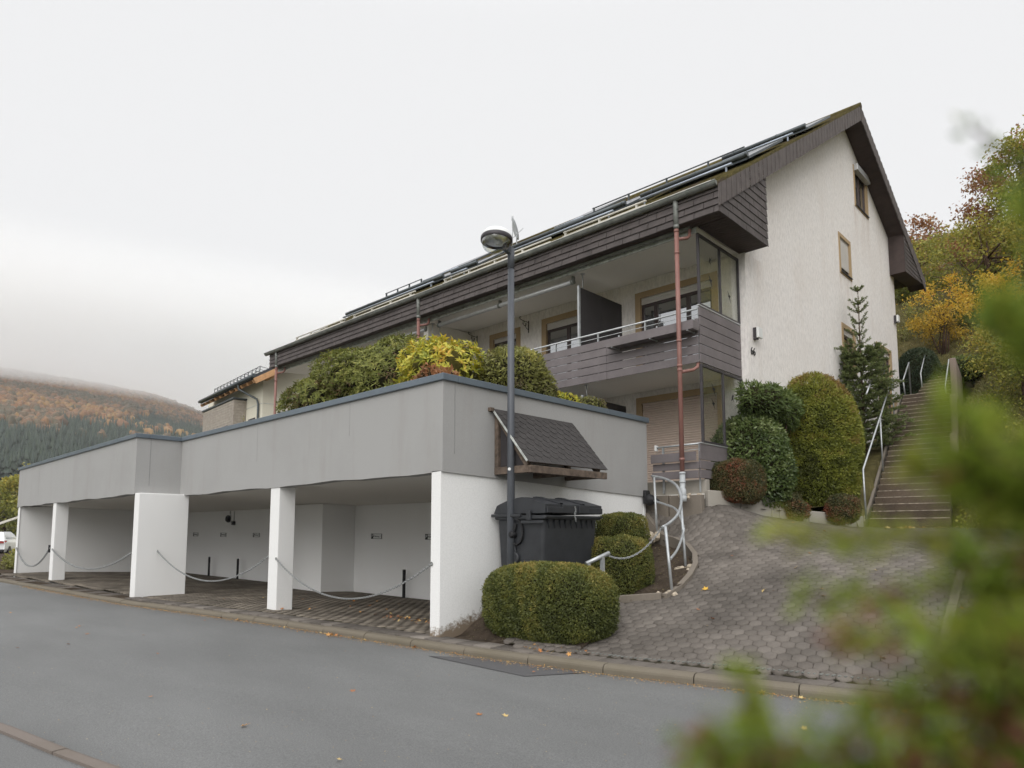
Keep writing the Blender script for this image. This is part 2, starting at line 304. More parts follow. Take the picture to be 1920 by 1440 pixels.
class MB:
    """collects geometry given in WORLD coordinates; build() links it as one mesh object"""
    def __init__(s): s.v = []; s.f = []; s.mi = []; s.cur = 0; s.sm = []; s.smooth = False
    def quad(s, *pts):
        k = len(s.v); s.v += [tuple(p) for p in pts]; s.face(range(k, k + len(pts)))
    def face(s, idx): s.f.append(tuple(idx)); s.mi.append(s.cur); s.sm.append(s.smooth)
    def box(s, x0, x1, y0, y1, z0, z1):
        s.hexa([(x0, y0, z0), (x1, y0, z0), (x1, y1, z0), (x0, y1, z0), (x0, y0, z1), (x1, y0, z1), (x1, y1, z1), (x0, y1, z1)])
    def hexa(s, p):
        k = len(s.v); s.v += [tuple(q) for q in p]
        for q in ((0, 3, 2, 1), (4, 5, 6, 7), (0, 1, 5, 4), (1, 2, 6, 5), (2, 3, 7, 6), (3, 0, 4, 7)):
            s.face([k + i for i in q])
    def obox(s, c, ax, ay, az):
        """box from its centre and three half-axes"""
        c, ax, ay, az = map(Vector, (c, ax, ay, az))
        s.hexa([c - ax - ay - az, c + ax - ay - az, c + ax + ay - az, c - ax + ay - az,
                c - ax - ay + az, c + ax - ay + az, c + ax + ay + az, c - ax + ay + az])
    def beam(s, a, b, w, h, up=(0, 0, 1)):
        a, b, up = Vector(a), Vector(b), Vector(up)
        d = (b - a).normalized(); side = d.cross(up)
        if side.length < 1e-4: side = d.cross(Vector((0, 1, 0)))
        side.normalize(); u = side.cross(d)
        s.obox((a + b) / 2, (b - a) / 2, side * w / 2, u * h / 2)
    def prism(s, poly, ext):
        """extrude a closed polygon of 3D points along ext"""
        k = len(s.v); n_ = len(poly); e = Vector(ext)
        s.v += [tuple(p) for p in poly] + [tuple(Vector(p) + e) for p in poly]
        s.face([k + i for i in range(n_)][::-1]); s.face([k + n_ + i for i in range(n_)])
        for i in range(n_):
            j = (i + 1) % n_; s.face([k + i, k + j, k + n_ + j, k + n_ + i])
    def tube(s, pts, r, seg=10, cap=True, closed=False):
        pts = [Vector(p) for p in pts]; n_ = len(pts)
        rr = r if isinstance(r, (list, tuple)) else [r] * n_
        sm = s.smooth; s.smooth = True
        rings = []; prev = None
        for i, p in enumerate(pts):
            if closed: d = pts[(i + 1) % n_] - pts[i - 1]
            else: d = pts[min(i + 1, n_ - 1)] - pts[max(i - 1, 0)]
            d.normalize()
            if prev is None:
                u = d.orthogonal().normalized()
            else:
                u = (prev - d * prev.dot(d))
                u = u.normalized() if u.length > 1e-5 else d.orthogonal().normalized()
            prev = u; w = d.cross(u)
            k = len(s.v); rings.append(k)
            for j in range(seg):
                t = 2 * math.pi * j / seg
                s.v.append(tuple(p + (u * math.cos(t) + w * math.sin(t)) * rr[i]))
        m_ = n_ if closed else n_ - 1
        for i in range(m_):
            a, b_ = rings[i], rings[(i + 1) % n_]
            for j in range(seg):
                j2 = (j + 1) % seg; s.face((a + j, a + j2, b_ + j2, b_ + j))
        s.smooth = False
        if cap and not closed:
            s.face([rings[0] + j for j in range(seg)][::-1]); s.face([rings[-1] + j for j in range(seg)])
        s.smooth = sm
    def lathe(s, c, prof, seg=20, axis=(0, 0, 1), cap=True):
        """prof: (radius, height) pairs along the axis from c"""
        c, az = Vector(c), Vector(axis).normalized(); ux = az.orthogonal().normalized(); uy = az.cross(ux)
        rings = []
        sm = s.smooth; s.smooth = True
        for r_, h in prof:
            k = len(s.v); rings.append(k)
            for j in range(seg):
                t = 2 * math.pi * j / seg
                s.v.append(tuple(c + az * h + (ux * math.cos(t) + uy * math.sin(t)) * max(r_, 1e-4)))
        for a, b_ in zip(rings, rings[1:]):
            for j in range(seg):
                j2 = (j + 1) % seg; s.face((a + j, a + j2, b_ + j2, b_ + j))
        s.smooth = False
        if cap:
            s.face([rings[0] + j for j in range(seg)][::-1]); s.face([rings[-1] + j for j in range(seg)])
        s.smooth = sm
    def build(s, name, mats, parent=None, bevel=0.0, seg=2):
        me = bpy.data.meshes.new(name)
        vv = s.v
        if parent is not None:
            inv = wmat(parent).inverted(); vv = [tuple(inv @ Vector(p)) for p in vv]
        me.from_pydata(vv, [], s.f)
        mats = mats if isinstance(mats, (list, tuple)) else [mats]
        for q in mats: me.materials.append(M[q] if isinstance(q, str) else q)
        me.polygons.foreach_set('material_index', s.mi); me.polygons.foreach_set('use_smooth', s.sm)
        me.update()
        o = bpy.data.objects.new(name, me); COL.objects.link(o)
        if parent is not None: o.parent = parent
        if bevel:
            bv = o.modifiers.new('bevel', 'BEVEL'); bv.width = bevel; bv.segments = seg; bv.limit_method = 'ANGLE'; bv.angle_limit = R(40)
        return o

def np_obj(name, V, F, mat, parent=None, tint=None, smooth=False):
    """fast mesh from numpy arrays (world coordinates); F is (n,k)"""
    V = np.asarray(V, np.float64).reshape(-1, 3); F = np.asarray(F, np.int32)
    if parent is not None:
        inv = np.array(wmat(parent).inverted()); V = V @ inv[:3, :3].T + inv[:3, 3]
    me = bpy.data.meshes.new(name); n_, k = F.shape
    me.vertices.add(len(V)); me.vertices.foreach_set('co', V.astype(np.float32).ravel())
    me.loops.add(n_ * k); me.loops.foreach_set('vertex_index', F.ravel())
    me.polygons.add(n_); me.polygons.foreach_set('loop_start', np.arange(0, n_ * k, k, dtype=np.int32))
    me.polygons.foreach_set('loop_total', np.full(n_, k, np.int32))
    if smooth: me.polygons.foreach_set('use_smooth', np.ones(n_, bool))
    me.materials.append(M[mat] if isinstance(mat, str) else mat)
    me.update(calc_edges=True)
    if tint is not None:
        a = me.attributes.new('tint', 'FLOAT', 'FACE'); a.data.foreach_set('value', np.asarray(tint, np.float32))
    o = bpy.data.objects.new(name, me); COL.objects.link(o)
    if parent is not None: o.parent = parent
    return o

def structure(o): o['kind'] = 'structure'; return o
def stuff(o): o['kind'] = 'stuff'; return o

def unit(a): return a / np.maximum(np.linalg.norm(a, axis=-1, keepdims=True), 1e-9)

def leaf_geo(P, D, N, L, Wd, fold=0.25):
    """folded leaves: two quads each, hinged on the midrib. P base, D along, N face normal"""
    D = unit(D); S = unit(np.cross(D, N)); N = np.cross(S, D)
    L = np.asarray(L)[:, None]; Wd = np.asarray(Wd)[:, None]
    a = P; m1 = P + D * L * 0.45; t = P + D * L - N * L * 0.12
    l = m1 + S * Wd * 0.5 + N * Wd * fold; r = m1 - S * Wd * 0.5 + N * Wd * fold
    m1 = m1 + N * L * 0.03
    V = np.stack([a, l, m1, r, t], 1)
    n_ = len(P); k = np.arange(n_)[:, None] * 5
    F = np.concatenate([k + np.array([[0, 2, 4, 1]]), k + np.array([[0, 3, 4, 2]])], 0)
    return V.reshape(-1, 3), F

def leaf_flat(P, D, N, L, Wd):
    """simple diamond leaves, one quad each"""
    D = unit(D); S = unit(np.cross(D, N)); L = np.asarray(L)[:, None]; Wd = np.asarray(Wd)[:, None]
    m = P + D * L * 0.5
    V = np.stack([P, m + S * Wd * 0.5, P + D * L, m - S * Wd * 0.5], 1)
    return V.reshape(-1, 3), np.arange(len(P) * 4, dtype=np.int32).reshape(-1, 4)

class Lumps:
    """smooth random function of direction or position"""
    def __init__(s, k=10, f=3.0, seed=0):
        g = np.random.default_rng(seed); s.w = g.normal(size=(k, 3)) * f; s.p = g.uniform(0, 6.28, k); s.k = k
    def __call__(s, X): return np.sin(X @ s.w.T + s.p).sum(-1) / math.sqrt(s.k)

def sup_r(d, e, rad):
    """radius of a superellipsoid along unit directions d"""
    return (np.abs(d / np.array(rad)) ** e).sum(-1) ** (-1.0 / e)

def shrub_points(c, rad, n_, e=2.5, lump=0.06, lf=4.0, depth=0.10, zmin=-0.9, seed=0, surf=False):
    g = np.random.default_rng(seed); lm = Lumps(12, lf, seed)
    d = unit(g.normal(size=(int(n_ * 2.6), 3)))
    r = sup_r(d, e, rad)
    wgt = r ** 2; keep = g.uniform(0, wgt.max(), len(d)) < wgt
    d, r = d[keep], r[keep]
    k = d[:, 2] * r > zmin * rad[2]
    d, r = d[k][:n_], r[k][:n_]
    rr = r * (1 + lump * lm(d))
    if not surf: q0 = g.normal(0, depth, len(d)); rr = rr * (1 - np.where(q0 > 0, q0, .38 * q0))
    # outward normal of the superellipsoid
    q = d * r[:, None]; nn = np.sign(q) * np.abs(q / np.array(rad)) ** (e - 1) / np.array(rad)
    return np.array(c) + d * rr[:, None], unit(nn), rr / r, d

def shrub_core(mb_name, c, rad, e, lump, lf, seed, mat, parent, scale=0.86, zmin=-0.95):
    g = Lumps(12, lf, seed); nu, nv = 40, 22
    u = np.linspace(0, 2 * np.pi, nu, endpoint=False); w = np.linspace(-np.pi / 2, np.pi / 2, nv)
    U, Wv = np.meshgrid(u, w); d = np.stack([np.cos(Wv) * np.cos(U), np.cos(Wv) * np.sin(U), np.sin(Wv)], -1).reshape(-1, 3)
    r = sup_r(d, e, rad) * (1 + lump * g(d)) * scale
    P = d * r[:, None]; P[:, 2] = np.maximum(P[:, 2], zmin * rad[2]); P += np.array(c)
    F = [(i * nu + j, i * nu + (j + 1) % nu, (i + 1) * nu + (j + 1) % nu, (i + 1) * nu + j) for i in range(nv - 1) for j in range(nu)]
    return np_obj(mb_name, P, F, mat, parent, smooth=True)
# ================================================================== THE HOUSE
GX = 1.45                      # gable wall plane
def roof_z(y): return 8.19 + 0.645 * (y - 5.41) if y <= 14.96 else 14.35 - 0.493 * (y - 14.96)
house = thing('apartment_house', (-7.5, 13.5, 2.0), 'white rendered apartment house with slate clad eaves and long balconies above the carport', 'house')

def wall_holes(outer, holes, fn, depth_vec, name, mat, parent):
    """flat wall with real openings; reveals go back along depth_vec. 2D loops, fn maps (u,v) to world"""
    mb = MB(); loops = [outer] + holes
    flat = [Vector((u, v, 0)) for lp in loops for (u, v) in lp]
    tris = tessellate_polygon([[Vector((u, v, 0)) for (u, v) in lp] for lp in loops])
    base = len(mb.v); mb.v += [tuple(fn(p.x, p.y)) for p in flat]
    for t in tris: mb.face([base + i for i in t])
    e = Vector(depth_vec)
    for lp in holes:
        for i in range(len(lp)):
            a = Vector(fn(*lp[i])); b_ = Vector(fn(*lp[(i + 1) % len(lp)])); mb.quad(a, b_, b_ + e, a + e)
    # outer returns so that the wall has thickness
    for i in range(len(outer)):
        a = Vector(fn(*outer[i])); b_ = Vector(fn(*outer[(i + 1) % len(outer)])); mb.quad(a, b_, b_ + e, a + e)
    return mb.build(name, mat, parent)

def rect(u0, u1, v0, v1): return [(u0, v0), (u1, v0), (u1, v1), (u0, v1)]

# openings: gable (Y,Z) and balcony wall (X,Z)
gw = [(15.86, 17.05, 11.72, 12.92), (14.12, 14.98, 9.06, 10.12), (14.06, 15.0, 6.2, 7.34), (17.42, 18.84, 5.2, 7.46)]
outer = [(7.62, 1.3), (19.87, 1.3), (19.87, roof_z(19.87) - 0.3), (14.96, roof_z(14.96) - 0.28), (7.62, roof_z(7.62) - 0.28)]
wall_holes(outer, [rect(*w) for w in gw], lambda u, v: (GX, u, v), (-0.24, 0, 0), 'gable_wall', 'gable', house)
fw = [(-1.25, 0.65, 4.98, 7.22), (-4.33, -2.55, 4.98, 7.24), (-6.42, -5.47, 4.98, 7.21), (-11.0, -9.0, 4.98, 7.22), (-14.6, -12.6, 4.98, 7.22),
      (-1.27, 0.71, 2.3, 4.58), (-4.4, -2.55, 2.3, 4.58), (-11.0, -9.0, 2.3, 4.58)]
wall_holes([(-16.3, 1.3), (GX - 0.244, 1.3), (GX - 0.244, 8.6), (-16.3, 8.6)], [rect(*w) for w in fw], lambda u, v: (u, 7.62, v), (0, 0.24, 0), 'balcony_wall', 'gable', house)
mb = MB(); mb.box(-16.3, -16.0, 7.87, 19.87, 1.3, 9.5); mb.box(-16.0, GX - 0.25, 19.6, 19.87, 1.3, 10.0)
mb.build('rear_wall', 'gable', house)
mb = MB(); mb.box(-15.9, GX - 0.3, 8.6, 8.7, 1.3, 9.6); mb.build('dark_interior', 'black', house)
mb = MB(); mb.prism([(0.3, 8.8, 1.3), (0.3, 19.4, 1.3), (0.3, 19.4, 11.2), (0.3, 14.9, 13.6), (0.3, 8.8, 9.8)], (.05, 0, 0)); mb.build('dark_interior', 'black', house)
mb = MB(); mb.box(GX - 0.01, GX + 0.014, 18.86, 19.885, 4.6, 5.98); mb.build('plinth', 'surround', house)

def frame2(mb, fn, u0, u1, v0, v1, t, d0, d1, cuts=()):
    """rectangular frame of bar width t between depths d0..d1 with vertical bars at cuts"""
    def bx(a, b_, c, d): mb.hexa([fn(a, c, d0), fn(b_, c, d0), fn(b_, c, d1), fn(a, c, d1), fn(a, d, d0), fn(b_, d, d0), fn(b_, d, d1), fn(a, d, d1)])
    bx(u0, u1, v1 - t, v1); bx(u0, u1, v0, v0 + t); bx(u0, u0 + t, v0 + t, v1 - t); bx(u1 - t, u1, v0 + t, v1 - t)
    for q in cuts: bx(q - t * 0.75, q + t * 0.75, v0 + t, v1 - t)

def shutter_mesh(mb, fn, u0, u1, v0, v1, d, pitch=0.055, dep=0.022):
    """rolled-down slats: a bulged strip per slat with a groove between"""
    k = max(1, int(round((v1 - v0) / pitch))); h = (v1 - v0) / k
    for i in range(k):
        a = v0 + i * h
        prof = [(a, d + dep), (a + h * 0.12, d + dep * 0.2), (a + h * 0.5, d), (a + h * 0.85, d + dep * 0.15), (a + h, d + dep)]
        for (p, q), (p2, q2) in zip(prof, prof[1:]): mb.quad(fn(u0, p, q), fn(u1, p, q), fn(u1, p2, q2), fn(u0, p2, q2))

def window(fn, u0, u1, v0, v1, kind, cuts=(), sur=0.15, shut=0.0, box=0.14, box_proud=0.0, frame='brown_frame', smat='shutter_white', label=None):
    """fn(u, v, depth): depth 0 on the wall face, positive inwards"""
    f = MB(); top = v1 - (box if box_proud == 0 else 0)
    frame2(f, fn, u0, u1, v0, top, 0.07, 0.05, 0.10, cuts)
    fo = f.build(kind, frame, house, 0.006)
    if label: fo['label'] = label
    p = MB(); p.quad(fn(u0 + .05, v0 + .05, .078), fn(u1 - .05, v0 + .05, .078), fn(u1 - .05, top - .05, .078), fn(u0 + .05, top - .05, .078))
    p.build('pane', 'pane', fo)
    s = MB()
    def bx(a, b_, c, d, e0, e1): s.hexa([fn(a, c, e0), fn(b_, c, e0), fn(b_, c, e1), fn(a, c, e1), fn(a, d, e0), fn(b_, d, e0), fn(b_, d, e1), fn(a, d, e1)])
    bx(u0 - sur, u1 + sur, v1, v1 + sur, -0.018, 0.01); bx(u0 - sur, u0, v0 - sur * .6, v1, -0.018, 0.01); bx(u1, u1 + sur, v0 - sur * .6, v1, -0.018, 0.01)
    if kind == 'window': bx(u0, u1, v0 - sur * 0.6, v0 - 0.035, -0.018, 0.01)
    # painted reveal lining, 3 mm inside the opening
    s.quad(fn(u0 + .003, v0, -.0), fn(u0 + .003, v1, -.0), fn(u0 + .003, v1, .12), fn(u0 + .003, v0, .12))
    s.quad(fn(u1 - .003, v0, -.0), fn(u1 - .003, v1, -.0), fn(u1 - .003, v1, .12), fn(u1 - .003, v0, .12))
    s.build('surround', 'surround', fo)
    if box:
        b_ = MB()
        if box_proud: b_.hexa([fn(u0 - .06, v1 - .10, -box_proud), fn(u1 + .06, v1 - .10, -box_proud), fn(u1 + .06, v1 - .10, 0.02), fn(u0 - .06, v1 - .10, 0.02), fn(u0 - .06, v1 + .10, -box_proud), fn(u1 + .06, v1 + .10, -box_proud), fn(u1 + .06, v1 + .10, 0.02), fn(u0 - .06, v1 + .10, 0.02)])
        else: shutter_mesh(b_, fn, u0 + .01, u1 - .01, v1 - box, v1 - 0.004, 0.03, 0.045)
        b_.build('shutter_box', smat if not box_proud else 'alu', fo, 0.01 if box_proud else 0)
    if kind == 'window':
        q = MB(); q.hexa([fn(u0 - .04, v0 - .03, -.06), fn(u1 + .04, v0 - .03, -.06), fn(u1 + .04, v0 - .03, .12), fn(u0 - .04, v0 - .03, .12), fn(u0 - .04, v0 - .008, -.06), fn(u1 + .04, v0 - .008, -.06), fn(u1 + .04, v0 + .004, .12), fn(u0 - .04, v0 + .004, .12)])
        q.build('sill', 'dark_alu', fo)
    if shut:
        q = MB(); shutter_mesh(q, fn, u0 + .02, u1 - .02, v1 - shut * (v1 - v0), v1 - (box if not box_proud else 0), 0.022)
        q.build('roller_shutter', smat, fo)
    return fo

fg = lambda u, v, d=0: (GX - d, u, v)
ff = lambda u, v, d=0: (u, 7.62 + d, v)
window(fg, *gw[0], 'window', (16.46,), 0.10, 0, 0.1, 0.13, label='attic window with a projecting aluminium shutter box')
window(fg, *gw[1], 'window', (), 0.11, 0.84, 0.1, label='gable window with its pale shutter nearly closed')
window(fg, *gw[2], 'window', (), 0.14, 0, 0.16, label='gable window behind the young fir')
window(fg, *gw[3], 'glazed_door', (18.13,), 0.15, 0, 0.16, label='gable garden door beside the stairs')
window(ff, *fw[0], 'glazed_door', (0.02, -0.85), 0.15, 0, 0.16)
window(ff, *fw[1], 'glazed_door', (-3.58,), 0.16, 0, 0.17)
window(ff, *fw[2], 'glazed_door', (), 0.16, 0, 0.12, label='narrow dark balcony door')
window(ff, *fw[3], 'glazed_door', (-10,), 0.16, 0, 0.16)
window(ff, *fw[4], 'glazed_door', (-13.6,), 0.16, 0, 0.16)
window(ff, *fw[5], 'glazed_door', (), 0.15, 1.0, 0.0, smat='shutter', label='ground floor door closed by a beige roller shutter')
window(ff, *fw[6], 'glazed_door', (-3.5,), 0.15, 0, 0.16)
window(ff, *fw[7], 'glazed_door', (-10,), 0.15, 0, 0.16)

# ---- balconies: slabs, ceilings, boards, rails, glazed ends
mb = MB(); mb.box(-16.2, 1.27, 5.79, 7.61, 4.86, 4.96); mb.box(-16.2, 1.27, 5.79, 7.61, 2.12, 2.22)
mb.build('balcony_slab', 'ceiling', house)
mb = MB()
mb.hexa([(-16.2, 5.77, 7.52), (1.27, 5.77, 7.52), (1.27, 7.61, 7.66), (-16.2, 7.61, 7.66), (-16.2, 5.77, 7.64), (1.27, 5.77, 7.64), (1.27, 7.61, 7.78), (-16.2, 7.61, 7.78)])
mb.build('balcony_ceiling', 'ceiling', house)
mb = MB(); mb.box(-16.2, 1.29, 5.735, 5.765, 7.50, 7.628); mb.build('eaves_flashing', 'flash', house)
mb = MB()
def half_gutter(mb, x0, x1, y, z, r):
    seg = 8; sm = mb.smooth; mb.smooth = True
    for (ra, flip) in ((r, 0), (r - 0.008, 1)):
        for i in range(seg):
            a, b_ = math.pi * (1 + i / seg), math.pi * (1 + (i + 1) / seg)
            mb.quad((x0, y + ra * math.cos(a), z + ra * math.sin(a)), (x1, y + ra * math.cos(a), z + ra * math.sin(a)), (x1, y + ra * math.cos(b_), z + ra * math.sin(b_)), (x0, y + ra * math.cos(b_), z + ra * math.sin(b_)))
    mb.smooth = sm
    for s in (-1, 1): mb.tube([(x0, y + s * r, z), (x1, y + s * r, z)], 0.012, 6)
    for xe in (x0, x1):
        mb.prism([(xe, y + r * math.cos(math.pi * (1 + i / seg)), z + r * math.sin(math.pi * (1 + i / seg))) for i in range(seg + 1)], (0.006 if xe == x0 else -0.006, 0, 0))
    x = x0 + 0.9
    while x < x1:
        mb.tube([(x, y + (r + .004) * math.cos(math.pi * (1 + i / 8)), z + (r + .004) * math.sin(math.pi * (1 + i / 8))) for i in range(9)], 0.008, 5)
        x += 1.05
half_gutter(mb, -16.0, 1.22, 5.665, 7.60, 0.052)
mb.build('lower_gutter', 'zinc', house)
mb = MB(); half_gutter(mb, -16.38, 1.97, 5.33, 8.17, 0.085); mb.build('eaves_gutter', 'zinc', house)

rb = np.random.default_rng(3)
def boards(mb, a, b_, y0, z0, rows, pitch, h, axis, cut=3.05):
    """horizontal boards with narrow gaps, in lengths"""
    x = a
    while x < b_ - 0.01:
        e = min(x + cut, b_)
        for i in range(rows):
            z = z0 + i * pitch; o = rb.uniform(-.002, .002)
            if axis == 'x': mb.box(x + .003, e - .003, y0 + o, y0 + .028 + o, z, z + h)
            else: mb.box(y0 + o, y0 + .028 + o, x + .003, e - .003, z, z + h)
        x = e
mb = MB(); boards(mb, -16.2, 1.272, 5.735, 4.83, 5, 0.182, 0.168, 'x'); boards(mb, 5.765, 7.615, 1.275, 4.83, 6, 0.191, 0.177, 'y', 9)
mb.build('balcony_boards', 'board', house, 0.004)
mb = MB(); mb.box(1.262, 1.312, 5.735, 7.615, 5.985, 6.005); mb.build('parapet_cap', 'alu', house)
mb = MB()
mb.tube([(-16.2, 5.80, 5.94), (1.26, 5.80, 5.94)], 0.021, 8); mb.tube([(-16.2, 5.80, 5.83), (1.26, 5.80, 5.83)], 0.007, 6)
x = -16.1
while x < 1.3: mb.box(x - .008, x + .008, 5.775, 5.825, 4.9, 5.925); x += 1.24
mb.build('balcony_railing', 'galv', house)
mb = MB(); boards(mb, 0.22, 1.24, 5.58, 2.86, 1, 0.2, 0.175, 'x'); boards(mb, 0.22, 1.26, 5.66, 2.70, 1, 0.2, 0.14, 'x'); boards(mb, 0.22, 1.26, 5.62, 2.52, 1, 0.2, 0.15, 'x')
boards(mb, 5.66, 7.6, 1.262, 2.52, 3, 0.182, 0.165, 'y', 9); boards(mb, 5.70, 7.6, 1.255, 3.05, 1, 0.182, 0.145, 'y', 9)
mb.build('lower_balcony_boards', 'board', house, 0.004)
mb = MB(); mb.box(1.24, 1.30, 5.70, 7.6, 3.203, 3.223); mb.build('lower_parapet_cap', 'alu', house)
mb = MB(); mb.tube([(0.24, 5.78, 3.20), (1.25, 5.78, 3.21)], 0.020, 8); mb.tube([(0.24, 5.78, 3.09), (1.25, 5.78, 3.10)], 0.006, 6)
mb.box(0.38, 0.42, 5.765, 5.795, 2.25, 3.19); mb.box(1.20, 1.225, 5.765, 5.795, 2.25, 3.20)
mb.build('lower_balcony_railing', 'galv', house)
mb = MB(); mb.box(0.215, 0.26, 5.74, 5.82, 3.13, 3.25); mb.build('rail_socket', 'white_plastic', house, 0.006)

bird_a = [(0, .10), (.02, .05), (.10, .11), (.06, .03), (.04, .0), (.07, -.10), (.03, -.06), (.01, -.03), (-.06, -.09), (-.03, -.01), (-.02, .04)]
bird_b = [(-.09, .10), (-.03, .07), (0, .03), (.05, .02), (.045, -.01), (.02, -.02), (.06, -.13), (.01, -.06), (-.02, -.02), (-.06, 0), (-.03, .02), (-.05, .06)]
def glass_end(z0, z1, birds):
    f = MB()
    for y, w in ((5.80, .05), (6.72, .04), (7.585, .04)): f.box(1.262, 1.312, y - w / 2, y + w / 2, z0, z1)
    f.box(1.264, 1.310, 5.825, 6.70, z1 - .05, z1); f.box(1.264, 1.310, 6.74, 7.565, z1 - .05, z1)
    f.box(1.264, 1.310, 5.825, 6.70, z0, z0 + .035); f.box(1.264, 1.310, 6.74, 7.565, z0, z0 + .035)
    fo = f.build('glass_screen', 'dark_alu', house, 0.004)
    for y0, y1 in ((5.825, 6.70), (6.74, 7.565)):
        g = MB(); g.box(1.283, 1.289, y0, y1, z0 + .035, z1 - .05); g.build('pane', 'glass', fo)
    for (y, z, s, k) in birds:
        g = MB(); pl = bird_a if k == 0 else bird_b
        g.prism([(1.291, y + p * s, z + q * s) for p, q in pl], (0.002, 0, 0)); g.build('bird_sticker', 'black', fo)
glass_end(6.008, 7.50, [(6.28, 7.06, 0.85, 0), (6.30, 6.64, 1.15, 1), (7.14, 6.52, 1.05, 1)])
glass_end(3.226, 4.80, [(6.30, 4.36, 1.15, 1), (6.27, 4.06, 1.0, 1), (7.13, 4.30, 0.9, 0)])

# ---- privacy screens and the wall between two flats
for nm, x, zt, zb, lab in (('privacy_screen', -1.78, 7.17, 4.97, None), ('privacy_screen', -7.30, 7.05, 4.97, None), ('privacy_screen', -1.70, 4.56, 2.24, 'lower privacy screen, only its top edge showing')):
    mb = MB()
    for (a, b_) in ((5.86, 6.70), (6.708, 7.56)): mb.box(x - .015, x + .015, a, b_, zb, zt)
    so = mb.build(nm, 'screen', house, 0.003)
    if lab: so['label'] = lab
    mb = MB(); mb.box(x - .025, x + .025, 5.80, 5.857, zb, zt + .03)
    mb.tube([(x, 5.98, zt), (x, 5.98, 7.54 if zt > 5 else 4.85)], 0.012, 6); mb.box(x - .04, x + .04, 5.94, 6.02, 7.52 if zt > 5 else 4.84, 7.545 if zt > 5 else 4.858)
    mb.build('screen_post', 'galv', so)
mb = MB(); mb.box(-7.62, -7.42, 5.92, 7.615, 4.97, 7.60); mb.build('partition_wall', 'ceiling', house)

# ---- awnings rolled up under the ceiling
def awning(x0, x1):
    mb = MB(); mb.tube([(x0, 5.92, 7.385), (x1, 5.92, 7.385)], 0.055, 12)
    o = mb.build('rolled_awning', 'alu', house)
    for x in (x0 + .01, (x0 + x1) * .5, x1 - .01):
        k = MB(); k.tube([(x - .035, 5.92, 7.385), (x + .035, 5.92, 7.385)], 0.064, 12); k.box(x - .02, x + .02, 5.90, 5.99, 7.44, 7.525); k.build('bracket', 'zinc', o)
    if x1 > -4:
        k = MB(); k.tube([(x0 + .05, 5.92, 7.34), (x0 + .07, 5.92, 6.9)], 0.008, 5); k.build('crank_eye', 'zinc', o)
awning(-6.95, -2.02); awning(-12.4, -7.5)
# ---- wrought-iron flower hooks
for x in (-4.98, -7.12):
    mb = MB(); mb.beam((x, 7.60, 7.12), (x, 7.60, 7.47), 0.02, 0.02, (0, 1, 0))
    mb.tube([(x, 7.60, 7.42), (x, 7.35, 7.43), (x, 7.25, 7.45), (x, 7.22, 7.49), (x, 7.25, 7.52), (x, 7.28, 7.50)], 0.009, 6)
    mb.tube([(x, 7.60, 7.20)] + [(x, 7.52 - .05 * math.cos(t) - .02 * t, 7.30 + .06 * math.sin(t) + .012 * t) for t in np.linspace(-1, 6, 14)], 0.008, 6)
    mb.tube([(x, 7.40 + .035 * math.cos(t), 7.39 + .035 * math.sin(t)) for t in np.linspace(0, 5.6, 11)], 0.007, 6)
    mb.build('flower_hook', 'dark_metal', house)

# ---- downpipes: weathered zinc above, red-brown below
for k, (x, zb) in enumerate(((1.05, 2.62), (-7.2, 4.0), (-15.62, 3.0))):
    mb = MB(); mb.tube([(x, 5.36, 8.10), (x, 5.37, 7.95), (x, 5.38, 7.52)], 0.052, 12); mb.tube([(x, 5.38, 8.0), (x, 5.38, 7.9)], 0.058, 12); mb.tube([(x, 5.38, 7.6), (x, 5.38, 7.53)], 0.058, 12)
    o = mb.build('downpipe', 'zinc', house)
    mb = MB(); mb.tube([(x, 5.38, 7.53), (x, 5.38, zb)], 0.047, 12)
    for z in (7.5, 7.05, 5.25, 4.75, 4.66, 2.9):
        if z > zb: mb.tube([(x, 5.38, z), (x, 5.38, z - .05)], 0.053, 12)
    mb.tube([(x + .15, 5.64, 7.55), (x + .15, 5.63, 7.42), (x + .13, 5.58, 7.36), (x + .02, 5.40, 7.31)], 0.034, 10)
    if k == 0: mb.tube([(x + .18, 5.80, 4.86), (x + .18, 5.76, 4.74), (x + .14, 5.66, 4.67), (x + .03, 5.40, 4.60)], 0.034, 10)
    mb.build('lower_pipe', 'redpipe', o)
    if k == 0:
        mb = MB(); mb.tube([(x, 5.38, 2.63), (x, 5.38, 2.38), (x + .015, 5.34, 2.30), (x + .07, 5.28, 2.26), (x + .075, 5.27, 2.08)], 0.056, 12)
        for z in (2.62, 2.45): mb.tube([(x, 5.38, z), (x, 5.38, z - .035)], 0.063, 12)
        mb.tube([(x + .075, 5.27, 2.16), (x + .075, 5.27, 2.05)], 0.064, 12); mb.build('drain_elbow', 'greypipe', o)

# ---- slate cladding of the eaves box: every tile a slab of its own inside one part
mb = MB(); g = np.random.default_rng(5)
rows = 4; z0, z1 = 7.60, 8.16; ph = (z1 - z0) / rows
mb.box(-16.2, 1.95, 5.42, 5.45, z0 + .01, z1)
for r_ in range(rows):
    x = -16.2 + (0.21 if r_ % 2 else 0.0); zt = z0 + (r_ + 1) * ph + .02; zb = z0 + r_ * ph
    xs = [-16.2] + list(np.arange(x if x > -16.2 else x + .42, 1.96, 0.42)) + [1.965]
    for a, b_ in zip(xs, xs[1:]):
        o = g.uniform(-.002, .002); dz = g.uniform(-.004, .004)
        mb.hexa([(a + .006, 5.375 + o, zb + dz), (b_ - .006, 5.375 + o, zb + dz), (b_ - .006, 5.392 + o, zb + dz), (a + .006, 5.392 + o, zb + dz),
                 (a + .006, 5.405, zt), (b_ - .006, 5.405, zt), (b_ - .006, 5.416, zt), (a + .006, 5.416, zt)])
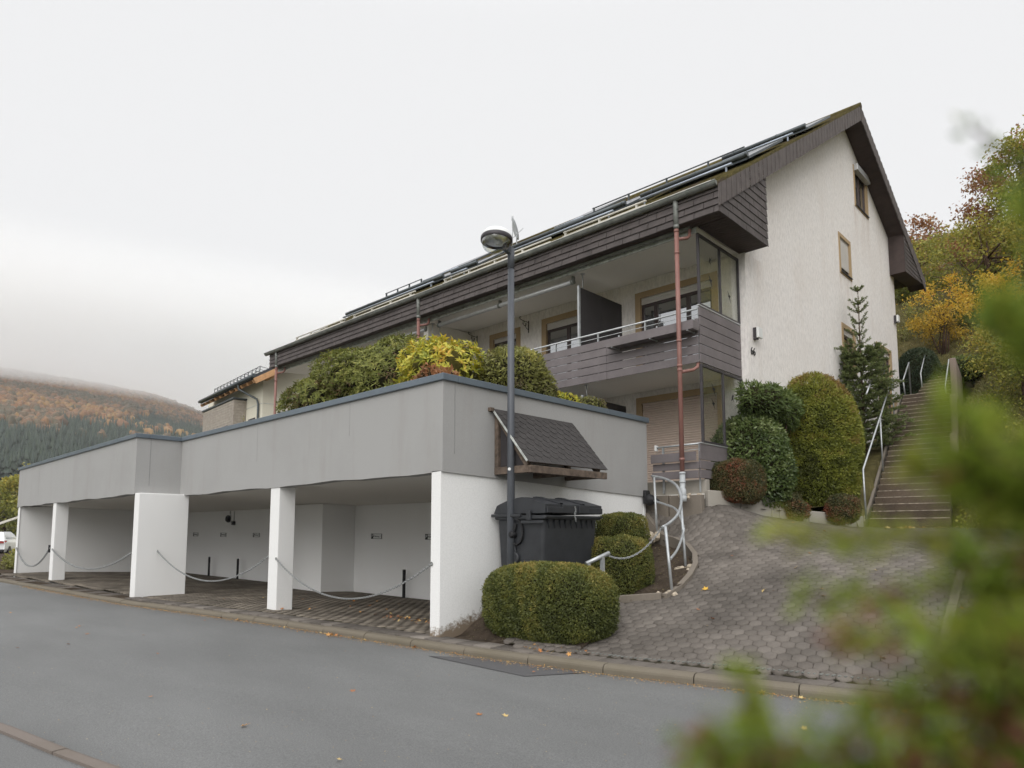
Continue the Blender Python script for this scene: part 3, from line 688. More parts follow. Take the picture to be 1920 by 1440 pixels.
mb.build('slate_cladding', 'shingle', house)
# gable side of the eaves box: slates in rows parallel to its lower edge, plus the rear box
def clip_rows(mb, poly, X, pitch, w, seed):
    """cut a convex polygon (y,z) into overlapping slate rows"""
    def clip(pl, n_, d):
        out = []
        for i in range(len(pl)):
            a, b_ = pl[i], pl[(i + 1) % len(pl)]; fa = a[0] * n_[0] + a[1] * n_[1] - d; fb = b_[0] * n_[0] + b_[1] * n_[1] - d
            if fa <= 0: out.append(a)
            if (fa < 0) != (fb < 0): t = fa / (fa - fb); out.append((a[0] + (b_[0] - a[0]) * t, a[1] + (b_[1] - a[1]) * t))
        return out
    gg = np.random.default_rng(seed); zl = min(p[1] for p in poly); zh = max(p[1] for p in poly); yl = min(p[0] for p in poly); yh = max(p[0] for p in poly)
    z = zl; k = 0
    while z < zh:
        y = yl - (w / 2 if k % 2 else 0)
        while y < yh:
            pl = clip(clip(clip(clip(poly, (0, 1), z + pitch - .006), (0, -1), -(z + .006)), (1, 0), y + w - .006), (-1, 0), -(y + .006))
            if len(pl) >= 3:
                o = gg.uniform(0, .004)
                P = [(X + .002 + o + .012 * (1 - (q[1] - z) / pitch), q[0], q[1]) for q in pl]; mb.prism(P, (-.010, 0, 0))
            y += w
        z += pitch; k += 1
XR = 1.97
mb = MB(); clip_rows(mb, [(5.40, 7.60), (7.68, 7.60), (7.68, 9.19), (5.40, 7.72)], XR - .02, 0.165, 0.40, 1)
mb.build('gable_slates', 'shingle', house); mb = MB(); clip_rows(mb, [(19.35, 10.40), (22.05, 10.62), (22.05, 10.66), (19.35, 11.75)], XR - .02, 0.145, 0.36, 2)
mb.build('gable_slates', 'shingle', house)
mb = MB()
mb.prism([(XR - .06, 5.43, 7.615), (XR - .06, 7.66, 7.615), (XR - .06, 7.66, 9.2), (XR - .06, 5.43, 7.75)], (0.035, 0, 0))
mb.box(-16.2, XR - .03, 5.42, 5.765, 7.632, 7.65); mb.box(1.32, XR - .03, 5.765, 7.655, 7.632, 7.65); mb.box(GX + .01, XR - .03, 7.64, 7.665, 7.632, 9.1)
mb.build('eaves_soffit', 'soffit', house); mb = MB()
mb.prism([(GX + .005, 19.37, 10.42), (GX + .005, 22.03, 10.64), (GX + .005, 22.03, 10.66), (GX + .005, 19.37, 11.80)], (XR - .035 - GX, 0, 0)); mb.build('rear_soffit', 'soffit', house); mb = MB()
for y in np.arange(5.45, 5.75, .1): mb.box(-16.2, XR - .03, y, y + .088, 7.614, 7.63)
for y in np.arange(5.78, 7.62, .1): mb.box(1.32, XR - .03, y, y + .088, 7.614, 7.63)
mb.build('soffit_boards', 'soffit', house)
# ---- roof: two slopes, rake boards of short vertical slats, boarded rake soffit
mb = MB(); T = 0.06
for ya, yb in ((5.33, 14.96), (14.96, 22.12)):
    za, zb = roof_z(ya), roof_z(yb)
    n_ = 30; ys = np.linspace(ya, yb, n_ + 1)
    for i in range(n_):                      # tile courses: each course steps up a little over the one below
        a, b_ = ys[i], ys[i + 1]; s = 0.028 if yb < 15 else 0; s2 = 0 if yb < 15 else 0.028
        mb.hexa([(-16.36, a, roof_z(a) - T), (XR + .004, a, roof_z(a) - T), (XR + .004, b_, roof_z(b_) - T), (-16.36, b_, roof_z(b_) - T),
                 (-16.36, a, roof_z(a) + s), (XR + .004, a, roof_z(a) + s), (XR + .004, b_, roof_z(b_) + s2), (-16.36, b_, roof_z(b_) + s2)])
roof = mb.build('roof', 'rooftile', house)
mb = MB(); mb.tube([(-16.36, 14.96, 14.34), (XR + .02, 14.96, 14.34)], 0.10, 10); mb.build('ridge_cap', 'rooftile', roof)
mb = MB(); g = np.random.default_rng(9)
def rake(y0, y1, w=0.112):
    n_ = int(abs(y1 - y0) / w)
    for i in range(n_):
        a = y0 + (y1 - y0) * i / n_; b_ = y0 + (y1 - y0) * (i + 1) / n_ - math.copysign(.016, y1 - y0); o = g.uniform(-.004, .004) + (.010 if i % 2 else 0)
        hh = 0.47
        mb.prism([(XR - .005 + o, a, roof_z(a) - .03), (XR - .005 + o, b_, roof_z(b_) - .03), (XR - .005 + o, b_, roof_z(b_) - hh), (XR - .005 + o, a, roof_z(a) - hh)], (0.018, 0, 0))
rake(5.36, 14.93); rake(22.08, 14.99)
mb.build('rake_slats', 'slat', roof)
mb = MB()
for ya, yb in ((7.70, 14.955), (22.05, 14.965)):
    mb.prism([(XR - .012, ya, roof_z(ya) - .05), (XR - .012, yb, roof_z(yb) - .05), (XR - .012, yb, roof_z(yb) - .455), (XR - .012, ya, roof_z(ya) - .455)], (-.02, 0, 0))
for ya, yb in ((7.70, 14.96), (22.0, 14.96)):
    n_ = int(abs(yb - ya) / 0.13)
    for i in range(n_):
        a = ya + (yb - ya) * i / n_; b_ = ya + (yb - ya) * (i + 1) / n_ - math.copysign(.006, yb - ya)
        mb.hexa([(GX + .004, a, roof_z(a) - .40), (XR - .034, a, roof_z(a) - .40), (XR - .034, b_, roof_z(b_) - .40), (GX + .004, b_, roof_z(b_) - .40),
                 (GX + .004, a, roof_z(a) - .385), (XR - .034, a, roof_z(a) - .385), (XR - .034, b_, roof_z(b_) - .385), (GX + .004, b_, roof_z(b_) - .385)])
mb.build('rake_soffit', 'soffit', roof)
# ---- solar collectors, pipes, snow guards, roof walk
def slab(mb, x0, x1, y0, y1, lift, th):
    mb.hexa([(x0, y0, roof_z(y0) + lift), (x1, y0, roof_z(y0) + lift), (x1, y1, roof_z(y1) + lift), (x0, y1, roof_z(y1) + lift),
             (x0, y0, roof_z(y0) + lift + th), (x1, y0, roof_z(y0) + lift + th), (x1, y1, roof_z(y1) + lift + th), (x0, y1, roof_z(y1) + lift + th)])
def collector(x0, x1, y0, y1, pipe=True, lift=.12):
    mb = MB(); n_ = max(1, round((x1 - x0) / 1.15))
    for i in range(n_):
        a = x0 + (x1 - x0) * i / n_; b_ = x0 + (x1 - x0) * (i + 1) / n_; slab(mb, a + .01, b_ - .01, y0 + .05, y1, lift, 0.05)
    o = mb.build('solar_collector', 'panel', house)
    e = MB(); slab(e, x0, x1, y0, y0 + .045, lift - .01, .07); slab(e, x0 - .03, x0 + .006, y0 + .045, y1, lift - .01, .065); slab(e, x1 - .006, x1 + .03, y0 + .045, y1, lift - .01, .065); slab(e, x0 - .03, x1 + .03, y1, y1 + .04, lift - .01, .065)
    e.build('edge_frame', 'panel_edge', o); e = MB()
    if pipe: e.tube([(x0, y0 - .03, roof_z(y0) + lift + .10), (x1, y0 - .03, roof_z(y0) + lift + .10)], 0.055, 10)
    x = x0 + .3
    while x < x1: pipe and e.tube([(x, y0 - .03, roof_z(y0) + lift + .1), (x + .04, y0 - .03, roof_z(y0) + lift + .1)], 0.062, 10); pipe or e.box(x - .02, x + .02, y0 + .1, y0 + .14, roof_z(y0 + .1) - .02, roof_z(y0 + .1) + lift); x += 1.2
    e.build('manifold' if pipe else 'support', 'panel_edge', o)
    e = MB(); e.tube([(x0 + .1, y0 - .22, roof_z(y0 - .2) + lift + .03), (x1 - .25, y0 - .22, roof_z(y0 - .2) + lift + .03)], 0.032, 8)
    for x in (x0 + .2, x1 - .4): e.box(x, x + .03, y0 - .23, y0 - .19, roof_z(y0 - .2) - .02, roof_z(y0 - .2) + lift)
    e.build('feed_pipe', 'bluegrey', o)
collector(-14.3, -8.6, 7.5, 9.4); collector(-8.2, -7.0, 7.5, 9.4); collector(-5.54, -1.54, 7.5, 9.5); collector(-1.08, 1.63, 7.5, 9.5)
collector(-13.4, -10.9, 10.6, 12.4, False, .16); collector(-6.4, -4.85, 10.6, 12.4, False, .16); collector(-0.4, 1.85, 10.6, 12.4, True, .12)
def guard(x0, x1, y, mat, h=.17, r=.022, lo=True, step=1.0):
    mb = MB(); z = roof_z(y); mb.tube([(x0, y, z + h), (x1, y, z + h)], r, 8)
    if lo: mb.tube([(x0, y - .02, z + h * .35), (x1, y - .02, z + h * .35)], r, 8)
    x = x0 + .05
    while x < x1 + .02: mb.box(x - .014, x + .014, y - .015, y + .05, z - .02, z + h + r); x += step
    mb.build('snow_guard', mat, roof)
guard(-15.0, -11.7, 5.8, 'cream'); guard(-11.2, -7.9, 5.8, 'cream'); guard(-6.6, -2.6, 5.8, 'cream'); guard(-2.2, 0.1, 5.8, 'cream')
guard(-4.6, 0.4, 10.2, 'panel_edge', .34, .020, False, 1.3); guard(-15.9, -13.4, 10.4, 'panel_edge', .32, .020, False, .8)
mb = MB(); mb.tube([(-15.0, 5.62, roof_z(5.62) + .07), (1.7, 5.62, roof_z(5.62) + .07)], 0.012, 6); mb.build('eaves_strip', 'cream', roof)
# dish and aerial on the roof
mb = MB(); c = Vector((-11.72, 14.2, 14.58)); ax = Vector((0.87, 0.45, 0.15)).normalized()
mb.tube([(-11.75, 14.3, 13.6), (-11.75, 14.3, 14.5)], 0.025, 8); mb.tube([(-12.0, 14.3, 13.6), (-12.0, 14.3, 15.2)], 0.016, 6); mb.tube([(-12.0, 14.3, 15.1), (-12.0, 14.3, 15.3)], 0.04, 8)
mb.lathe(c - ax * .1, [(0.05, 0), (0.28, .03), (0.46, .10), (0.47, .105), (0.28, .045), (0.05, .012)], 24, ax); mb.beam(c - ax * .1 + Vector((0, 0, -.35)), c + ax * .35 + Vector((0, 0, -.05)), .02, .02)
d = mb.build('satellite_dish', 'sat', None); tag(d, 'grey satellite dish and thin aerial on the roof behind the lamp head', 'satellite dish')

# ---- fittings on the gable wall
def fitting(y, z, h, lab, mats=('dark_alu', 'white_plastic')):
    t = thing('wall_light', (GX, y, z), lab, 'wall light')
    mb = MB(); mb.box(GX + .004, GX + .09, y - .05, y + .05, z, z + h); mb.build('backplate', mats[0], t, .006)
    mb = MB(); mb.box(GX + .094, GX + .15, y - .09, y + .13, z + .02, z + h - .01); mb.build('cover', mats[1], t, .012)
fitting(7.95, 5.70, .27, 'small white wall light on the gable above the house number')
fitting(19.62, 8.74, .27, 'small white wall light at the far rear corner of the gable')
def text(s, size, loc, rot, mat, parent=None, name='lettering', extr=.004):
    cu = bpy.data.curves.new(name, 'FONT'); cu.body = s; cu.size = size; cu.extrude = extr; cu.align_x = 'CENTER'; cu.align_y = 'CENTER'
    q = bpy.data.objects.new(name, cu); COL.objects.link(q); dg = bpy.context.evaluated_depsgraph_get()
    me = bpy.data.meshes.new_from_object(q.evaluated_get(dg)); me.name = name; bpy.data.objects.remove(q); me.materials.clear(); me.materials.append(M[mat])
    o = bpy.data.objects.new(name, me); COL.objects.link(o)
    m_ = Matrix.LocRotScale(Vector(loc), Matrix(rot).to_quaternion() if not hasattr(rot, 'to_quaternion') else rot.to_quaternion(), None)
    if parent is not None:
        o.parent = parent; m_ = wmat(parent).inverted() @ m_
    o.matrix_local = m_; return o
from mathutils import Euler
o = text('66', 0.25, (GX + .012, 7.86, 5.42), Euler((R(90), 0, R(90))), 'dark_metal', None, 'house_number')
tag(o, 'dark metal house number 66 on the white gable', 'house number')
# flower box hung on the balcony corner
t = thing('flower_box', (0.3, 5.62, 5.35), 'grey wooden flower box hung outside the corner balcony', 'flower box')
mb = MB(); mb.box(-0.75, 1.32, 5.44, 5.465, 5.44, 5.62); mb.box(-0.75, 1.32, 5.69, 5.71, 5.47, 5.62); mb.box(-0.75, 1.32, 5.467, 5.688, 5.44, 5.46)
for x in (-0.75, 1.30): mb.box(x, x + .02, 5.467, 5.688, 5.462, 5.62)
mb.build('trough', 'board', t, .004)
mb = MB(); mb.box(-0.72, 1.29, 5.468, 5.687, 5.52, 5.585); mb.build('soil', 'soil', t)
for x in (-0.6, 0.35, 1.2):
    mb = MB(); mb.beam((x, 5.43, 5.425), (x, 5.73, 5.425), .03, .012); mb.beam((x, 5.715, 5.42), (x, 5.715, 5.75), .03, .012); mb.build('hanger', 'galv', t)
# ================================================================== THE CARPORT
cp = thing('carport', (-11, 2.2, 0), 'long flat-roofed carport with a grey parapet on white walls and pillars', 'carport')
FX = 0.21                     # right wall plane
YL = -1.02                    # front of the left section
XI = -9.63                    # where the parapet steps forward
def lip(x): return 2.345 + .012 * math.sin(x * 1.7) + .008 * math.sin(x * 4.1)      # hand-finished lower edge
mb = MB()
def parapet(p, q, zb0, zb1, th, n_=24):
    p, q = Vector((*p, 0)), Vector((*q, 0)); d = (q - p); nrm = Vector((-d.y, d.x, 0)).normalized() * th
    for i in range(n_):
        a, b_ = p + d * i / n_, p + d * (i + 1) / n_; w = 0 if abs(d.y) > abs(d.x) else 1
        za = (lip(a.x) if w else zb0 + (zb1 - zb0) * i / n_); zc = (lip(b_.x) if w else zb0 + (zb1 - zb0) * (i + 1) / n_)
        o = [Vector((0, 0, 0)), nrm]
        mb.quad((a.x, a.y, za), (b_.x, b_.y, zc), (b_.x, b_.y, 3.69), (a.x, a.y, 3.69))
        A, B = a + nrm, b_ + nrm
        mb.quad((A.x, A.y, za), (B.x, B.y, zc), (B.x, B.y, 3.69), (A.x, A.y, 3.69)); mb.quad((a.x, a.y, za), (b_.x, b_.y, zc), (B.x, B.y, zc), (A.x, A.y, za)); mb.quad((a.x, a.y, 3.69), (b_.x, b_.y, 3.69), (B.x, B.y, 3.69), (A.x, A.y, 3.69))
parapet((-22.3, YL), (XI, YL), 0, 0, .22)
parapet((XI, YL), (XI, 0.0), 2.36, 2.36, .22, 6)
parapet((XI, 0.0), (FX + .03, 0.0), 0, 0, .22)
parapet((FX + .03, 0.0), (FX + .03, 5.42), 2.345, 2.17, .22)
parapet((-22.3, 5.42), (-22.3, YL), 2.3, 2.3, .22)
parapet((FX + .03, 5.42), (-22.3, 5.42), 0, 0, .22)
pw = mb.build('parapet', 'grey_render', cp)
# expansion joints: slim recessed-looking strips of sealant standing 3 mm proud
mb = MB()
for x, zb in ((-19.2, 2.36), (-5.6, 2.9), (-2.2, 3.1)): mb.box(x, x + .008, (YL if x < XI else 0) - .002, (YL if x < XI else 0) + .01, zb, 3.66)
mb.box(XI - .01, XI + .003, YL + .30, YL + .315, 2.55, 3.68); mb.box(FX + .02, FX + .033, .22, .235, 2.62, 3.68)
mb.build('sealant_joint', 'sealant', pw)
# coping: sheet metal with a drip and seams
mb = MB()
def cope(x0, x1, y0, y1): mb.box(x0, x1, y0, y1, 3.685, 3.785)
cope(-22.36, XI + .04, YL - .045, YL + .26); cope(XI - .24, XI + .045, YL + .262, -.048); cope(XI - .24, FX + .075, -.045, .262); cope(FX - .22, FX + .075, .264, 5.46); cope(-22.36, -22.05, YL + .262, 5.46); cope(-22.03, FX - .222, 5.2, 5.46)
for x in np.arange(-21, XI - .5, 2.5): mb.box(x, x + .03, YL - .048, YL + .263, 3.683, 3.788)
for x in np.arange(-8.2, -.3, 2.1): mb.box(x, x + .03, -.048, .265, 3.683, 3.788)
for y in np.arange(.9, 5.3, 1.55): mb.box(FX - .223, FX + .078, y, y + .03, 3.683, 3.788)
mb.build('coping', 'coping', cp, .008)
mb = MB(); mb.box(-22.05, XI - .25, YL + .24, .24, 3.3, 3.5); mb.box(-22.05, FX - .2, .243, 5.19, 3.3, 3.5); mb.build('roof_soil', 'soil', cp)
mb = MB()
mb.prism([(-22.1, YL + .21, 2.40), (-22.1, 5.1, 2.22), (-22.1, 5.1, 2.5), (-22.1, YL + .21, 2.5)], (22.1 + XI - .21, 0, 0))
mb.prism([(XI - .205, .20, 2.37), (XI - .205, 5.1, 2.19), (XI - .205, 5.1, 2.5), (XI - .205, .20, 2.5)], (-XI + .205 + FX - .2, 0, 0))
mb.build('ceiling', 'ceiling', cp)
# walls and pillars
def floor_z(y): return -.02 - .045 * max(0, y)
mb = MB(); mb.box(-22.1, -.05, 4.6, 4.8, -.6, 2.3); mb.box(-22.2, -21.95, YL + .05, 4.6, -.6, 2.36)
mb.build('white_wall', 'white_wall', cp, .01)
mb = MB(); mb.box(-10.6, -9.0, 3.55, 4.597, -.6, 2.24); mb.build('wall_pier', 'white_wall', cp, .01)
def side_wall():
    """right wall: its foot has splashed, crumbling render"""
    mb = MB(); n_ = 40
    for i in range(n_):
        a, b_ = .0 + 5.38 * i / n_, 0 + 5.38 * (i + 1) / n_
        ta, tb = 2.36 - .18 * a / 5.4, 2.36 - .18 * b_ / 5.4
        mb.hexa([(0, a, -.3), (FX, a, -.3), (FX, b_, -.3), (0, b_, -.3), (0, a, ta), (FX, a, ta), (FX, b_, tb), (0, b_, tb)])
    return mb.build('side_wall', 'splash', cp)
side_wall()
for (x0, x1, y0, y1, zt) in ((-4.98, -4.62, .015, .36, 2.35), (-17.2, -16.85, YL + .02, YL + .37, 2.375), (-22.2, -21.93, YL + .015, YL + .047, 2.35)):
    mb = MB(); mb.box(x0, x1, y0, y1, -.3, zt); mb.build('pillar', 'white_wall', cp, .015)
mb = MB(); mb.box(-9.66, -9.35, YL + .02, .12, -.3, 2.37); o = mb.build('pillar', 'white_wall', cp, .015); o['label'] = 'broad wall-like pillar under the parapet corner'

# ---- parking signs, stubs, lamp inside the carport
def sign(x, s, lab):
    t = thing('parking_sign', (x, 4.6, 1.34), lab, 'sign', 'parking signs along the carport back wall')
    mb = MB(); mb.box(x - .25, x + .25, 4.585, 4.597, 1.27, 1.41); mb.build('plate', 'dark_metal', t)
    mb = MB(); mb.box(x - .14, x + .24, 4.581, 4.587, 1.28, 1.40); mb.build('name_field', 'white_plastic', t)
    text('P', .13, (x - .195, 4.580, 1.34), Euler((R(90), 0, 0)), 'white_plastic', t, 'letter_p', .001)
    text(s, .074, (x + .05, 4.578, 1.34), Euler((R(90), 0, 0)), 'black', t, 'lettering', .001)
sign(-5.55, 'Wohnung 12', 'parking sign on the back wall, cut off by the right front wall')
sign(-7.92, 'Wohnung 11', 'parking sign between the wall pier and the front corner of the carport')
sign(-12.45, 'Wohnung 10', 'parking sign between the slim front pillar and the wall pier')
sign(-15.1, 'Wohnung 9', 'small parking sign just left of the slim front pillar')
sign(-17.8, 'Wohnung 8', 'small parking sign below the carport wall lamp')
sign(-20.4, 'Wohnung 7', 'small parking sign nearest the broad white pillar')
def stub(x, lab):
    t = thing('parking_post', (x, 4.35, floor_z(4.35)), lab, 'post', 'short dark posts along the carport back wall')
    z = floor_z(4.35); mb = MB(); mb.box(x - .032, x + .032, 4.33, 4.39, z, z + .72); mb.build('post', 'dark_metal', t, .004)
    mb = MB(); mb.box(x - .09, x + .09, 4.27, 4.44, z - .01, z + .012); mb.build('base_plate', 'dark_metal', t)
stub(-6.35, 'short dark post against the back wall of the right-hand bay')
stub(-15.95, 'short dark post against the carport wall, nearer the slim pillar')
stub(-18.4, 'short dark post against the carport wall, nearer the broad pillar')
t = thing('bulkhead_lamp', (-17.3, 4.6, 1.93), 'round dark wall lamp with a switch box on the carport back wall', 'wall lamp')
mb = MB(); mb.lathe((-17.3, 4.59, 1.93), [(.07, 0), (.13, .02), (.135, .07), (.10, .12), (.02, .15)], 18, (0, -1, 0)); mb.build('lamp_body', 'dark_metal', t)
mb = MB(); mb.box(-16.98, -16.80, 4.52, 4.597, 1.70, 1.84); mb.build('switch_box', 'dark_metal', t, .01)
mb = MB(); mb.tube([(-17.25, 4.58, 2.1), (-17.25, 4.58, 2.22)], .012, 6); mb.tube([(-16.9, 4.58, 1.84), (-16.9, 4.58, 2.20)], .01, 6); mb.build('cable', 'zinc', t)

# ---- chains
def chain(a, b_, sag, lab, r=.006, link=.05, first=None):
    a, b_ = Vector(a), Vector(b_); n_ = 200
    pts = [a.lerp(b_, i / n_) + Vector((0, 0, -sag * 4 * (i / n_) * (1 - i / n_))) for i in range(n_ + 1)]
    L = sum((p - q).length for p, q in zip(pts, pts[1:])); k = int(L / (link * .78)); mb = MB(); acc = 0; j = 0; out = []
    tgt = [L * (i + .5) / k for i in range(k)]
    for p, q in zip(pts, pts[1:]):
        d = (q - p).length
        while j < k and tgt[j] <= acc + d: out.append((p.lerp(q, (tgt[j] - acc) / d), (q - p).normalized())); j += 1
        acc += d
    for i, (p, d) in enumerate(out):
        s = d.cross(Vector((0, 0, 1))).normalized(); u = s.cross(d); w = (s + u).normalized() if i % 2 else (s - u).normalized()
        mb.tube([p + d * (link * .5 * math.cos(x)) + w * (link * .28 * math.sin(x)) for x in np.linspace(0, 2 * math.pi, 9)[:-1]], r, 5, closed=True)
    t = thing('barrier_chain', tuple((a + b_) / 2), lab, 'chain')
    mb.build('chain_links', 'chain', t)
    for p in (a, b_):
        h = MB(); h.tube([p + Vector((0, 0.0, .0)) + Vector((math.cos(x) * .025, 0, math.sin(x) * .025)) for x in np.linspace(0, 2 * math.pi, 9)[:-1]], .006, 5, closed=True); h.build('hook', 'zinc', t)
chain((-4.64, .0, .96), (.03, -.01, 1.02), .62, 'sagging steel chain across the right-hand carport bay', .0062, .05)
chain((-9.34, -.55, 1.02), (-4.98, .0, .99), .58, 'sagging steel chain between the broad pillar and the slim pillar', .0070, .05)
chain((-16.9, YL, .93), (-9.66, YL, .97), .47, 'faint steel chain left of the broad pillar', .008, .075)
chain((-21.95, YL, .88), (-17.2, YL, .95), .60, 'sagging chain at the far left bay of the carport', .010, .075)
mb = MB(); mb.box(-17.26, -17.2, YL - .03, YL + .1, .82, 1.05); o = mb.build('chain_lock', 'dark_metal', None, .006); tag(o, 'small black lock plate on the left slim pillar', 'lock')

# ================================================================== GROUND, ROAD, KERB
def kerb_y(x):
    """front edge of the far kerb"""
    return np.interp(x, [-80, -40, -23, -19.2, -13, -8.65, -3.68, .15, 1.4, 3.12, 4, 5, 7, 10, 16, 40], [-7.0, -3.5, -2.25, -1.95, -1.62, -1.36, -.68, -.34, -.22, .06, .27, .50, 1.0, 1.9, 4.2, 15])
def near_y(x): return np.interp(x, [-80, -40, -10, .43, .97, 2.16, 5, 8, 16, 40], [-14, -10.5, -6.6, -5.13, -5.03, -4.83, -4.25, -3.55, -1.2, 8])
def strip(name, mat, lo, hi, zf, xs, sub=2):
    V = []; F = []
    for x in xs:
        a, b_ = lo(x), hi(x)
        for j in range(sub + 1): y = a + (b_ - a) * j / sub; V.append((x, y, zf(x, y)))
    w = sub + 1
    for i in range(len(xs) - 1):
        for j in range(sub): F.append((i * w + j, (i + 1) * w + j, (i + 1) * w + j + 1, i * w + j + 1))
    return structure(np_obj(name, V, F, mat))
xs = np.concatenate([np.linspace(-80, -24, 20), np.linspace(-23, 14, 120), np.linspace(15, 40, 16)])
strip('road', 'asphalt', lambda x: near_y(x) - .02, lambda x: kerb_y(x) + .02, lambda x, y: -.12 + .025 * math.exp(-((y - (near_y(x) + kerb_y(x)) / 2) / 1.5) ** 2), xs, 8)
mb = MB(); mb.quad((.72, -.62, -.108), (2.45, -.66, -.108), (2.82, -.02, -.1085), (1.25, -.28, -.1085)); structure(mb.build('road_patch', 'patch'))
mb = MB()
g = np.random.default_rng(21)
def kerb_run(x0, x1, fy, sgn, zt, width=.15, L=1.0, zb=-.3, gap=.012):
    """kerb stones with a rounded arris, one metre long, butt jointed"""
    x = x0
    while x < x1:
        e = x + L
        p, q = Vector((x + gap / 2, float(fy(x + gap / 2)), 0)), Vector((e - gap / 2, float(fy(e - gap / 2)), 0)); d = (q - p).normalized(); nrm = Vector((-d.y, d.x, 0)) * sgn
        dz = g.uniform(-.008, .008); z = zt(x) + dz
        prof = [(0, zb), (0.004, z - .05), (.012, z - .028), (.035, z - .008), (.06, z), (width, z), (width, zb)]
        mb.prism([tuple(p + nrm * a + Vector((0, 0, h))) for a, h in prof], q - p); x = e
kerb_run(-40, 16, kerb_y, 1, lambda x: np.interp(x, [-9, -8, 0, 16], [-.03, -.03, -.015, -.005]))
structure(mb.build('kerb', 'kerb')); mb = MB()
kerb_run(-30, 9, near_y, -1, lambda x: -.02, .14)
structure(mb.build('kerb', 'kerb_near'))
# pavement: a row of slabs behind the far kerb
def slabs(x0, x1, lo, hi, z, L, name, seed):
    V = []; F = []; T = []; gg = np.random.default_rng(seed); x = x0
    while x < x1:
        e = x + L - .010; k = len(V); dz = gg.uniform(-.005, .005)
        a, b_, c, d = (x, lo(x)), (e, lo(e)), (e, hi(e)), (x, hi(x))
        V += [(*p, z - .06) for p in (a, b_, c, d)] + [(*p, z - .006 + dz) for p in (a, b_, c, d)]
        ce = np.mean([a, b_, c, d], 0); V += [(ce[0] + (p[0] - ce[0]) * .965, ce[1] + (p[1] - ce[1]) * .94, z + dz) for p in (a, b_, c, d)]
        for i in range(4):
            j = (i + 1) % 4; F += [(k + i, k + j, k + 4 + j, k + 4 + i), (k + 4 + i, k + 4 + j, k + 8 + j, k + 8 + i)]
        F.append((k + 8, k + 9, k + 10, k + 11)); T += [gg.uniform()] * 9; x += L
    o = np_obj(name, V, F, 'paver', None, T); return structure(o)
slabs(-9.2, 12, lambda x: kerb_y(x) + .165, lambda x: kerb_y(x) + .46, -.004, .30, 'pavement', 4)
slabs(-40, -9.3, lambda x: kerb_y(x) + .165, lambda x: min(kerb_y(x) + .60, 9), -.03, .30, 'pavement', 5)
strip('pavement', 'asphalt', lambda x: near_y(x) - 4, lambda x: near_y(x) - .142, lambda x, y: -.035, np.linspace(-30, 16, 60), 1)
strip('verge', 'soil', lambda x: kerb_y(x) + .15, lambda x: kerb_y(x) + ((.5 if x < 0 else 2.2) if x > -22.2 else 6), lambda x, y: -.03 + (0 if x > -22.2 else .03 * (y - kerb_y(x))), np.linspace(-60, 1.2, 90), 3)
# carport floor of small rectangular pavers in straight courses
V = []; F = []; T = []; g = np.random.default_rng(11)
pw_, pl_ = .118, .238
ys = np.arange(-1.428, 4.6, pl_)
for ix, x in enumerate(np.arange(-21.9, .0, pw_)):
    off = (ix % 2) * pl_ / 2
    for y in ys:
        y0 = y + off
        if y0 + pl_ > 4.6 or y0 < kerb_y(x) + (.48 if x > -9.3 else .62): continue
        if x > -9.3 and y0 < kerb_y(x) + .48: continue
        k = len(V); zz = -.012 - .045 * max(0, y0) + g.uniform(-.003, .003); z2 = -.012 - .045 * max(0, y0 + pl_)
        a, b_, c, d = x + .005, x + pw_ - .006, y0 + .005, y0 + pl_ - .005
        V += [(a, c, zz), (b_, c, zz), (b_, d, z2), (a, d, z2), (a, c, zz - .03), (b_, c, zz - .03), (b_, d, z2 - .03), (a, d, z2 - .03)]
        F += [(k, k + 1, k + 2, k + 3), (k, k + 4, k + 5, k + 1), (k + 1, k + 5, k + 6, k + 2), (k + 2, k + 6, k + 7, k + 3), (k + 3, k + 7, k + 4, k)]; T += [g.uniform()] * 5
structure(np_obj('carport_floor', V, F, 'paver_carport', None, T))
mb = MB(); mb.quad((-22, -1.4, -.022), (.1, -.2, -.022), (.1, .0, -.022), (-22, 0, -.022)); mb.quad((-22, 0, -.0221), (.1, 0, -.0221), (.1, 4.6, -.0221 - .207), (-22, 4.6, -.0221 - .207)); structure(mb.build('carport_subfloor', 'joint'))

# ---- driveway ramp: a smooth surface through measured levels
CP = np.array([(1.2, .10, .0), (2.0, .25, .0), (2.8, .45, .005), (4.4, .76, .01), (6, 1.2, .02), (8, 1.75, .03), (11, 2.8, .05),
    (1.85, 2.0, .40), (2.5, 2.45, .52), (2.5, 3.2, .77), (2.3, 3.75, .95), (1.65, 4.5, 1.20), (.7, 5.2, 1.40),
    (.1, 5.6, 1.97), (1.39, 5.75, 1.95), (1.8, 6.88, 1.83), (2.2, 7.97, 1.70), (2.6, 9, 1.61), (2.94, 9.93, 1.56), (4.6, 10.2, 1.56), (6.2, 9.5, 1.5),
    (5.9, 1.85, .30), (5.6, 3.7, .86), (3.4, 2.96, .71), (4.72, 3.18, .76), (3.5, 5.5, 1.28), (4.6, 5.7, 1.28), (3.3, 8, 1.53), (5.2, 8, 1.46), (7, 6, 1.2), (8, 3.6, .62), (10, 6, 1.1), (3.0, 1.4, .24), (1.7, 1.1, .16), (2.4, 1.7, .32)])
def tps(r2): return np.where(r2 > 1e-12, r2 * np.log(np.maximum(r2, 1e-12)), 0)
_A = CP[:, :2]; _K = tps(((_A[:, None] - _A[None]) ** 2).sum(-1)) + np.eye(len(CP)) * .02; _P = np.c_[np.ones(len(CP)), _A]
_S = np.linalg.solve(np.block([[_K, _P], [_P.T, np.zeros((3, 3))]]), np.r_[CP[:, 2], 0, 0, 0])
